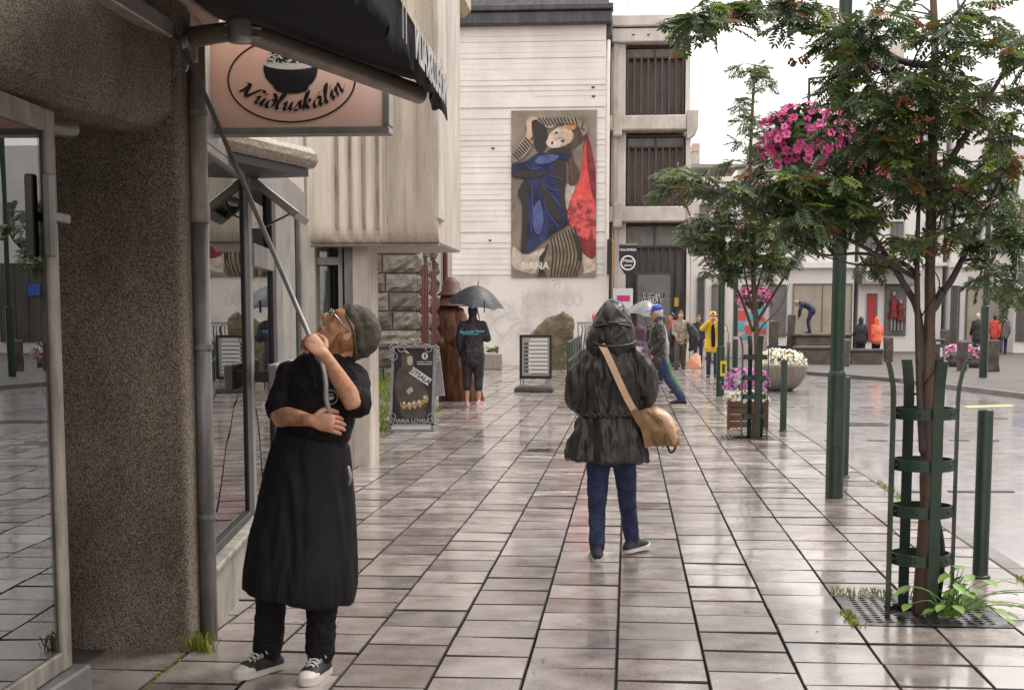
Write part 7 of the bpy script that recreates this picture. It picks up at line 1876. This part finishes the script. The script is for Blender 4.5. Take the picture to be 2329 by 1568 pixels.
# crank rod, from the gear eye through both hands
RD = thing('crank_rod', 'long steel crank rod reaching up to the awning gear', 'rod', tuple(P0 + wp(720, 790, -.25)))
hl = P0 + wp(708, 772, -.205); top_r = CR_TOP
l2 = P0 + wp(723, 806, -.225)
bm = nb(); tube(bm, [top_r, top_r.lerp(hl, .5), hl, l2], [.0105, .0105, .0105, .0105], 12, k=3); obj('shaft', bm, m_steel, RD, True)
bm = nb(); tube(bm, [top_r + V((0, 0, -.0)), top_r + V((.012, -.02, -.05)), top_r + V((.03, -.03, -.09)), top_r + V((.012, -.02, -.12)), top_r + V((-.0, -.01, -.08))], [.007] * 5, 8, k=4); obj('hook', bm, m_steel, RD, True)
bm = nb(); tube(bm, [l2, P0 + wp(735, 832, -.25), P0 + wp(741, 870, -.25), P0 + wp(742, 905, -.235), P0 + wp(750, 938, -.215), P0 + wp(757, 962, -.205)], [.0105] * 6, 12, k=4); obj('crank', bm, m_steel, RD, True)
bm = nb(); tube(bm, [l2 + V((-.004, 0, .012)), l2 + V((.004, 0, -.012))], [.017, .017], 12); obj('knuckle', bm, m_steel, RD, True)

# ---- the woman walking away in a hooded parka ---------------------------------------------
Y1 = G(609, 559).y; P1 = V((G(609, 559).x, Y1, 0)); pxm = .43967 * Y1 / 1425
def vp(px, py, dy=0.0): return S(px, py, Y1 + dy) - P1
Jp = dict(s=.97, pelvis=vp(1386, 1005), waist=vp(1390, 945), chest=vp(1392, 870), shl=vp(1393, 812), neck=vp(1394, 785), head=vp(1394, 738, .02), face=(0, 1, -.05), hup=(0, 0, 1),
          shR=vp(1452, 822, 0), elR=vp(1474, 895, .04), wrR=vp(1448, 935, .20), hdR=(-.5, .8, -.2), hnR=(.7, .4, .3), shL=vp(1330, 822, 0), elL=vp(1302, 895, .04), wrL=vp(1330, 938, .20), hdL=(.5, .8, -.2), hnL=(-.7, .4, .3),
          hipR=vp(1418, 1020), knR=vp(1427, 1140, .12), anR=vp(1437, 1232, .24), hipL=vp(1362, 1020), knL=vp(1358, 1150, .03), anL=vp(1358, 1252, -.02), ftR=(.5, .87), ftL=(-.05, 1))
Jp['anR'] = gz(Jp['anR'], .105); Jp['anL'] = gz(Jp['anL'], .09)
Jp['anL'] = V((Jp['anL'].x, Jp['anL'].y, .09))
WM, HMP = person('walker seen from behind in dark hooded parka with tan shoulder bag', P1, 0, Jp, top=None, bottom=dict(m=m_denim, w=.86, len=.99), hair=None, vox=.011, wr=.008, extra_face=True)
m_sne = mat('dark_sneaker', (.015, .015, .022), (.03, .03, .04), rough=.6, scale=20)
for k in 'RL': foot_shoe(WM, (Jp['an' + k].x, Jp['an' + k].y, max(0, Jp['an' + k].z - .09)), Jp['ft' + k], 1.0, m_sne, m_sole, 'low', None, k == 'R')
m_parka = crinkle('waxed_parka', (.016, .0145, .0135), (.040, .036, .033), .40, 3.0, 7, .03, (1.6, 1.6, .5), .55, .34, .06)
bm = nb()
rows_ = [(1381, 1046, 98), (1383, 1010, 91), (1388, 965, 78), (1390, 944, 68), (1391, 915, 70), (1392, 865, 76), (1393, 825, 70), (1394, 795, 52), (1394, 778, 40)]
tube(bm, [vp(a_, b_, .01) for a_, b_, c_ in rows_], [(c_ * pxm, min(c_ * pxm * .62, .165)) for a_, b_, c_ in rows_], 26, side=(1, 0, 0), k=3, cap=False)
for pts in ([(1338, 815, .0), (1318, 850, .0), (1311, 890, .01), (1318, 912, .08), (1336, 930, .17)], [(1448, 815, .0), (1464, 850, .0), (1466, 888, .01), (1460, 910, .08), (1444, 928, .17)]):
    tube(bm, [vp(*p) for p in pts], [.074, .076, .074, .068, .056], 16, k=4)
pk = fuse('parka', bm, m_parka, WM, .0095, 2, (.026, 4.6, (1.7, 1.7, .42)))
bm = nb()
tube(bm, [vp(1392, 785, .02), vp(1393, 770, .02), vp(1394, 745, .03), vp(1394, 715, .04), vp(1395, 697, .05), vp(1396, 690, .06)], [(.168, .135), (.158, .14), (.135, .14), (.108, .128), (.070, .09), (.03, .04)], 20, side=(1, 0, 0), k=3)
hdm = fuse('hood', bm, m_parka, WM, .0095, 2, (.014, 7.0, (1.2, 1.2, .9)))
bm = nb(); rr_ = []
tube(bm, [vp(1345, 775, -.05), vp(1360, 783, -.12), vp(1395, 787, -.145), vp(1430, 783, -.12), vp(1447, 775, -.04)], [.008] * 5, 10, k=4); obj('hood_seam', bm, m_parka, pk, True, True)
bm = nb(); tube(bm, [vp(1352, 742, -.06), vp(1372, 738, -.105), vp(1396, 737, -.12), vp(1420, 738, -.105), vp(1436, 742, -.05)], [.007] * 5, 8, k=4); tube(bm, [vp(1386, 733, -.125), vp(1404, 733, -.125)], [.010, .010], 8); obj('hood_strap', bm, m_parka, hdm, True, True)
bm = nb()
for i in range(30):
    a_ = i / 29; x_ = 1322 + 136 * a_; tube(bm, [vp(x_, 942 + 3 * math.sin(i * 2.2), .01 - .135 * math.sqrt(max(0, 1 - (2 * a_ - 1) ** 2))), vp(x_ + 5, 944 + 3 * math.sin(i * 2.2 + 1), .01 - .135 * math.sqrt(max(0, 1 - (2 * min(a_ + .035, 1) - 1) ** 2)))], [.011, .011], 8)
obj('waist_cord', bm, m_parka, pk, True, True)
# bag with strap
BG = thing('shoulder_bag', 'tan canvas messenger bag slung across the walker', 'bag', tuple(P1 + vp(1492, 975, 0)))
m_tan = cloth('tan_canvas', (.25, .150, .065), (.36, .225, .11), rough=.65, scale=9); m_tand = cloth('dark_tan', (.20, .12, .06), (.28, .17, .09), rough=.65); m_tanl = cloth('light_tan', (.68, .46, .32), (.60, .40, .26), rough=.6)
bc = P1 + vp(1490, 977, .02); bm = nb()
tube(bm, [bc + V((-.085, .02, .09)), bc + V((-.045, .0, .07)), bc + V((.02, -.01, .02)), bc + V((.085, .0, -.03)), bc + V((.11, .01, -.055))], [(.035, .10), (.095, .115), (.115, .12), (.095, .11), (.05, .09)], 18, side=(0, .2, 1), k=3)
bmesh.ops.transform(bm, matrix=BG.matrix_basis.inverted(), verts=bm.verts[:])
bb_ = fuse('bag_body', bm, m_tan, BG, .011, 2, (.012, 8, (1, 1, 1)))
bm = nb(); tube(bm, [bc + V((.01, -.05, .11)), bc + V((.06, -.06, .07)), bc + V((.10, -.05, .0)), bc + V((.115, -.04, -.06))], [(.03, .07), (.045, .08), (.045, .08), (.025, .06)], 14, side=(.5, 0, .85), k=3); bmesh.ops.transform(bm, matrix=BG.matrix_basis.inverted(), verts=bm.verts[:]); fuse('bag_flap', bm, m_tanl, BG, .011, 2, (.008, 10, (1, 1, 1)))
bm = nb(); tube(bm, [bc + V((.10, -.04, -.07)), bc + V((.13, -.04, -.11)), bc + V((.10, -.04, -.14)), bc + V((.08, -.03, -.10))], [.007] * 4, 6, k=3); obj('loose_strap', bm, m_dark, BG, True)
bm = nb(); tube(bm, [bc + V((-.05, -.10, .13)), bc + V((.02, -.125, .06)), bc + V((.06, -.12, -.02)), bc + V((.07, -.10, -.10))], [.005] * 4, 6, k=4); tube(bm, [bc + V((-.09, -.09, .04)), bc + V((-.02, -.125, -.03)), bc + V((.05, -.11, -.10))], [.005] * 3, 6, k=4); obj('bag_piping', bm, m_tand, BG, True)
def ribbon(pts, w_, th, m, parent, name):
    P = [V(c) for c in cr([tuple(p) for p in pts], 6)]; bm = nb(); L_ = []
    for i, p in enumerate(P):
        t_ = (P[min(i + 1, len(P) - 1)] - P[max(i - 1, 0)]).normalized(); n_ = V((.15, -1, .1)); s2 = t_.cross(n_).normalized(); n_ = s2.cross(t_)
        L_.append([bm.verts.new(p + s2 * a_ + n_ * b_) for a_, b_ in ((-w_, 0), (w_, 0), (w_, th), (-w_, th))])
    for a_, b_ in zip(L_[:-1], L_[1:]):
        for j in range(4): bm.faces.new((a_[j], a_[(j + 1) % 4], b_[(j + 1) % 4], b_[j]))
    bm.faces.new(L_[0]); bm.faces.new(L_[-1][::-1]); bmesh.ops.recalc_face_normals(bm, faces=bm.faces[:]); return obj(name, bm, m, parent)
ribbon([P1 + vp(1368, 784, -.12), P1 + vp(1378, 800, -.150), P1 + vp(1400, 848, -.168), P1 + vp(1424, 900, -.165), P1 + vp(1444, 936, -.15)], .021, .006, m_tanl, BG, 'strap')
ribbon([P1 + vp(1441, 930, -.155), P1 + vp(1452, 950, -.14), P1 + vp(1464, 968, -.12)], .026, .012, m_tand, BG, 'strap_buckle')
ribbon([P1 + vp(1462, 962, -.13), P1 + vp(1470, 985, -.10), P1 + vp(1476, 1015, -.08)], .027, .008, m_tan, BG, 'strap_end')

# ---- people farther off ----------------------------------------------------------------------
m_hbk = mat('black_hair', (.015, .012, .010), (.03, .024, .02), rough=.5, scale=30); m_hbr = mat('brown_hair', (.07, .04, .022), (.12, .07, .04), rough=.5, scale=30); m_hgr = mat('grey_hair', (.42, .41, .40), (.6, .6, .58), rough=.5, scale=30); m_hrd = mat('red_hair', (.34, .09, .04), (.46, .15, .07), rough=.5, scale=30)
m_jkt = crinkle('black_shell_jacket', (.010, .009, .013), (.026, .022, .030), .45, 6, 15, .02, (1, 1, .7)); m_lea = crinkle('black_leather', (.012, .010, .009), (.03, .026, .024), .32, 6, 14, .025, (1, 1, .8), .6)
m_shoe = mat('dark_shoe', (.02, .016, .013), rough=.4); m_shs = mat('dark_sole', (.015, .015, .015), rough=.6)
def J2(J, **k):
    for a_, b_ in k.items(): J[a_] = V(b_) * J['s'] if isinstance(b_, (tuple, list)) and len(b_) == 3 and a_[:2] not in ('hd', 'hn', 'fa', 'hu') else b_
    return J
# man with umbrella
pu = G(473, 406); J = J2(std(1.80), elR=(.25, .05, 1.17), wrR=(.16, .24, 1.30), hdR=(-.2, .3, 1), hnR=(.6, .6, 0), elL=(-.235, -.02, 1.13), wrL=(-.20, .05, .89), curlR=1.1, ftR=(.5, .9), ftL=(-.1, 1))
UM, _ = person('man under dark umbrella in black jacket and cropped trousers', pu, R(4), J, top=dict(m=m_jkt, hem=.80, sleeve=1.97, bulk=1.12, collar=1), bottom=dict(m=cloth('dark_crop', (.018, .016, .015), (.035, .03, .028)), len=.42, w=1.18), shoe=(mat('red_trainer', (.40, .03, .03), (.6, .5, .48), rough=.5, scale=16), m_sole), hair=dict(m=m_hbk), vox=.014)
mt_c = mat('cyan_print', (.12, .48, .62), rough=.5)
text('back_lettering', 'Riverside Tours', .068, Matrix.Translation(UM.location + V((.0, -.165, 1.335))) @ FACE @ Matrix.Rotation(R(3), 4, 'Z'), mt_c, UM, .001, .2, .0012)
obj('lettering_rule', bx(pu.x - .16, pu.x + .12, pu.y - .168, pu.y - .165, 1.285, 1.295), mt_c, UM)
def umbrella(label, c, r_, hgt, tilt, m, hand_p, m_under=None):
    t = thing('umbrella', label, 'umbrella', tuple(hand_p)); M_ = Matrix.Translation(c) @ tilt
    bm = nb(); rings = []; NR = 8; NS_ = 7
    def pt(a_, q): 
        k8 = (a_ * NR / (2 * math.pi)) % 1; sag = 1 - .10 * math.sin(math.pi * k8) * q ** 2
        return M_ @ V((r_ * q * sag * math.cos(a_), r_ * q * sag * math.sin(a_), -hgt * q ** 1.7 + .03 * math.sin(math.pi * k8) * q * q))
    top_ = bm.verts.new(M_ @ V((0, 0, .0)))
    for i in range(1, NS_ + 1): rings.append([bm.verts.new(pt(2 * math.pi * j / 48, i / NS_)) for j in range(48)])
    for j in range(48): bm.faces.new((top_, rings[0][j], rings[0][(j + 1) % 48]))
    for a_, b_ in zip(rings[:-1], rings[1:]):
        for j in range(48): bm.faces.new((a_[j], b_[j], b_[(j + 1) % 48], a_[(j + 1) % 48]))
    bmesh.ops.recalc_face_normals(bm, faces=bm.faces[:])
    obj('canopy', bm, m, t)
    for j in range(8):
        a_ = 2 * math.pi * j / 8; bm = nb(); tube(bm, [pt(a_, .02) + V((0, 0, -.012)), pt(a_, .5) + V((0, 0, -.012)), pt(a_, 1) + V((0, 0, -.01))], [.005] * 3, 6, k=2); obj('rib', bm, m_alu, t, True)
    bm = nb(); tube(bm, [M_ @ V((0, 0, .07)), M_ @ V((0, 0, -.3)), V(hand_p) + V((0, 0, -.06))], [.008, .008, .009], 8); obj('shaft', bm, m_blk, t, True)
    bm = nb(); tube(bm, [V(hand_p) + V((0, 0, .05)), V(hand_p) + V((0, 0, -.07))], [.016, .016], 8); obj('handle', bm, m_blk, t, True)
    return t
m_umb = mat('dark_grey_umbrella', (.018, .018, .023), (.035, .035, .042), rough=.5, scale=6)
uc = D(478, 285, pu.y + .15)
hR = UM.matrix_basis @ (J['wrR'] + V((-.01, .02, .06)))
u_ = umbrella('dark grey umbrella held over the man in black jacket', uc, 29.5 / 1425 * pu.y * 1.02, .36, Matrix.Rotation(R(8), 4, 'Y') @ Matrix.Rotation(R(6), 4, 'X'), m_umb, hR)
tp_ = D(484.5, 302, pu.y - .3); bm = nb(); tube(bm, [tp_, D(484.3, 312, pu.y - .3)], [.012, .009], 8); ball(bm, tp_ + V((0, 0, .01)), .02, 8); obj('wrist_strap', bm, m_blk, u_, True)
# walking man with blue cap
pc_ = G(657.5, 407); J = std(1.78, .80, 1)
J2(J, elR=(.22, .10, 1.15), wrR=(.16, .22, 1.0), elL=(-.22, -.06, 1.14), wrL=(-.18, .10, .95), face=(0, 1, -.15))
person('man in blue cap and black leather jacket striding left', pc_, R(88), J, top=dict(m=m_lea, hem=.78, sleeve=1.96, bulk=1.15, collar=1), bottom=dict(m=m_denim, w=1.1), shoe=(m_shoe, m_shs), hair=dict(m=m_hgr), hat=dict(t='cap', m=mat('blue_cap', (.02, .05, .36), (.03, .07, .45), rough=.6, scale=10)), vox=.014, skin=m_skin_d)
m_purple = cloth('purple_fleece', (.035, .012, .035), (.11, .03, .08), scale=26, bump=.5)
person('child in dark purple hooded fleece beside the man in blue cap', G(639.5, 414), R(70), std(1.42, .3), top=dict(m=m_purple, hem=.70, sleeve=1.96, bulk=1.2), bottom=dict(m=m_dkd, w=1.1), shoe=(m_shoe, m_shs), hair=dict(m=m_hbk), hat=dict(t='hood', m=m_purple), vox=.014)
m_white_j = cloth('white_grey_jacket', (.46, .46, .46), (.30, .32, .35), scale=6)
person('person in white and grey jacket with green trousers behind the blue cap', G(661, 396), R(80), std(1.64, .7, -1), top=dict(m=m_white_j, hem=.74, sleeve=1.96, bulk=1.1), bottom=dict(m=cloth('green_trouser', (.05, .15, .06), (.09, .22, .09)), w=1.15), shoe=(m_shoe, m_shs), hair=dict(m=m_hbr), vox=.016)
# grey umbrella of the group
gc = D(648, 305, 34.5)
J = J2(std(1.66), elR=(.24, .06, 1.18), wrR=(.14, .24, 1.33), hdR=(-.1, .2, 1), hnR=(.6, .6, 0), curlR=1.0)
pg = G(657, 383.0)
gp_, _ = person('person in dark coat holding the grey umbrella behind the blue cap', pg, R(150), J, top=dict(m=m_jkt, hem=.72, sleeve=1.95, bulk=1.1), bottom=dict(m=m_dkd), shoe=(m_shoe, m_shs), hair=dict(m=m_hbr, len=.05), vox=.02)
umbrella('pale grey umbrella above the group behind the blue cap', D(648, 300, pg.y), 18.5 / 1425 * pg.y * 1.05, .40, Matrix.Rotation(R(14), 4, 'Y'), mat('pale_grey_umbrella', (.15, .155, .165), (.22, .225, .235), rough=.35, scale=5), gp_.matrix_basis @ (J['wrR'] + V((-.01, .02, .06))))
# man in patterned sweater coming towards us
ps = G(680, 369); m_swt = mat('patterned_sweater', (.36, .31, .235), (.20, .17, .13), rough=.85, scale=9, detail=1, stretch=(1, 1, 2), contrast=(.45, .55), bump=.3)
J = J2(std(1.80, .3), elR=(.23, .04, 1.14), wrR=(.12, .22, 1.0), elL=(-.23, .02, 1.14), wrL=(-.22, .12, .92))
SW, _ = person('man in patterned sweater and brown trousers walking towards us', ps, R(178), J, top=dict(m=m_swt, hem=.86, sleeve=1.95, bulk=1.06, name='sweater'), bottom=dict(m=m_brn, w=1.15), shoe=(m_shoe, m_shs), hair=dict(m=m_hbr), vox=.016)
bm = nb(); q0 = ps + V((.30, -.05, 0))
tube(bm, [q0 + V((-.10, .05, 1.42)), q0 + V((0, 0, 1.3)), q0 + V((.12, 0, 1.05)), q0 + V((.10, 0, .75)), q0 + V((.0, 0, .62))], [(.06, .08), (.12, .12), (.18, .14), (.14, .12), (.06, .06)], 16, side=(1, 0, 0), k=3)
bmesh.ops.transform(bm, matrix=Matrix.Translation(-ps), verts=bm.verts[:]); cj = thing('carried_jacket', 'dark jacket slung from the shoulder of the sweater man', 'jacket', tuple(ps)); fuse('jacket', bm, m_jkt, cj, .02, 3, (.012, 7, (1, 1, .6)))
bm = nb(); q0 = ps + V((-.26, .02, 0)); tube(bm, [q0 + V((.06, .05, 1.42)), q0 + V((0, 0, 1.2)), q0 + V((-.03, 0, .85)), q0 + V((0, 0, .72))], [(.05, .07), (.09, .10), (.10, .11), (.05, .06)], 14, side=(1, 0, 0), k=3); bmesh.ops.transform(bm, matrix=Matrix.Translation(-ps), verts=bm.verts[:]); fuse('jacket_side', bm, m_jkt, cj, .02, 3, (.01, 7, (1, 1, .6)))
# others near the slatted shop
m_redj = cloth('red_jacket', (.50, .04, .035), (.62, .08, .06), scale=5); m_orj = cloth('orange_red_coat', (.75, .10, .06), (.82, .22, .10), scale=4)
person('person in red top before the slatted shop window', G(672, 366), R(100), std(1.75, .3), top=dict(m=m_redj, hem=.85, sleeve=1.95), bottom=dict(m=m_dkd), shoe=(m_shoe, m_shs), hair=dict(m=m_hbk), vox=.02)
py_ = G(712, 377); m_yelj = cloth('yellow_raincoat', (.62, .40, .02), (.72, .50, .05), rough=.45, scale=5, bump=.2)
J = J2(std(1.74), elR=(.30, .08, 1.30), wrR=(.10, .20, 1.52), hdR=(-.5, -.1, .8), hnR=(.4, .8, .2), elL=(-.30, .08, 1.28), wrL=(-.10, .20, 1.52), hdL=(.5, -.1, .8), hnL=(-.4, .8, .2))
YP, _ = person('person in open yellow raincoat with hands raised to the face', py_, R(180), J, top=dict(m=m_yelj, hem=.80, sleeve=1.9, bulk=1.16, flare=1.1), bottom=dict(m=m_dkd, w=.95), shoe=(mat('brown_boot', (.12, .06, .035), rough=.5), m_shs), hair=dict(m=m_hbr), hat=dict(t='brim', m=m_yelj), vox=.016)
bm = nb(); tube(bm, [py_ + V((-.01, -.19, 1.40)), py_ + V((.0, -.205, 1.2)), py_ + V((.01, -.205, .84))], [(.035, .02), (.055, .02), (.05, .02)], 12, side=(1, 0, 0), k=3); obj('dark_shirt', bm, m_bk, YP, True)
person('dark clothed person standing left of the yellow raincoat', G(698, 363), R(175), std(1.70), top=dict(m=m_jkt, hem=.85, sleeve=1.95), bottom=dict(m=m_dkd), shoe=(m_shoe, m_shs), hair=dict(m=m_hbr, len=.08), vox=.02)
person('red haired person half hidden behind the hooded walker', G(594.5, 372), R(20), std(1.70, .3), top=dict(m=cloth('grey_pattern_coat', (.20, .19, .19), (.34, .33, .33)), hem=.72, sleeve=1.95), bottom=dict(m=m_dkd), shoe=(m_shoe, m_shs), hair=dict(m=m_hrd, len=.06), vox=.02)
# bent person on the platform
bp_ = D(809, 333, 57); J = std(1.72); zr = 0
J2(J, pelvis=(0, -.10, .95), waist=(0, .02, 1.08), chest=(0, .18, 1.15), shl=(0, .32, 1.20), neck=(0, .40, 1.22), head=(0, .52, 1.20), face=(0, .7, -.7), hup=(0, .7, .7), shR=(.17, .30, 1.17), elR=(.2, .38, .9), wrR=(.12, .40, .68), shL=(-.17, .30, 1.17), elL=(-.2, .38, .9), wrL=(-.12, .40, .68), hipR=(.09, -.10, .92), hipL=(-.09, -.10, .92))
person('person in navy bending forward on the stone platform', bp_, R(80), J, top=dict(m=cloth('navy_coat', (.018, .02, .045), (.03, .035, .07)), hem=.86, sleeve=1.95, bulk=1.1), bottom=dict(m=m_dkd, w=1.1), shoe=(m_shoe, m_shs), hair=dict(m=mat('fair_hair', (.36, .24, .14), rough=.5)), vox=.02)
person('person in dark jacket standing behind the stone bench', G(860, 361.5), R(-20), std(1.62), top=dict(m=m_jkt, hem=.80, sleeve=1.95, bulk=1.35), bottom=dict(m=m_dkd, w=1.2), shoe=(m_shoe, m_shs), hair=dict(m=m_hbk), hat=dict(t='hood', m=m_jkt), vox=.02)
person('person in bright orange red hooded coat behind the stone bench', G(876, 361.5), R(30), std(1.60), top=dict(m=m_orj, hem=.84, sleeve=1.95, bulk=1.28), bottom=dict(m=m_bk, w=1.15), shoe=(m_shoe, m_shs), hair=dict(m=m_hbr), hat=dict(t='hood', m=m_orj), vox=.02)
person('grey haired person in dark jacket left of the slim lamp post', G(977, 356), R(10), std(1.78, .4), top=dict(m=m_jkt, hem=.70, sleeve=1.95, bulk=1.3), bottom=dict(m=m_dkd, w=1.1), shoe=(m_shoe, m_shs), hair=dict(m=m_hgr), vox=.02)
person('person in red and black jacket among the walkers at right', G(994, 354), R(-30), std(1.74, .4), top=dict(m=m_redj, hem=.80, sleeve=1.95, bulk=1.1), bottom=dict(m=m_bk), shoe=(m_shoe, m_shs), hair=dict(m=m_hbk), vox=.02)
person('man in grey jacket and jeans, rightmost of the walkers', G(1003, 354), R(-10), std(1.80, .5), top=dict(m=cloth('grey_jacket', (.10, .10, .10), (.17, .17, .165)), hem=.80, sleeve=1.95, bulk=1.2), bottom=dict(m=m_denim), shoe=(m_shoe, m_shs), hair=dict(m=m_hbr), vox=.02)
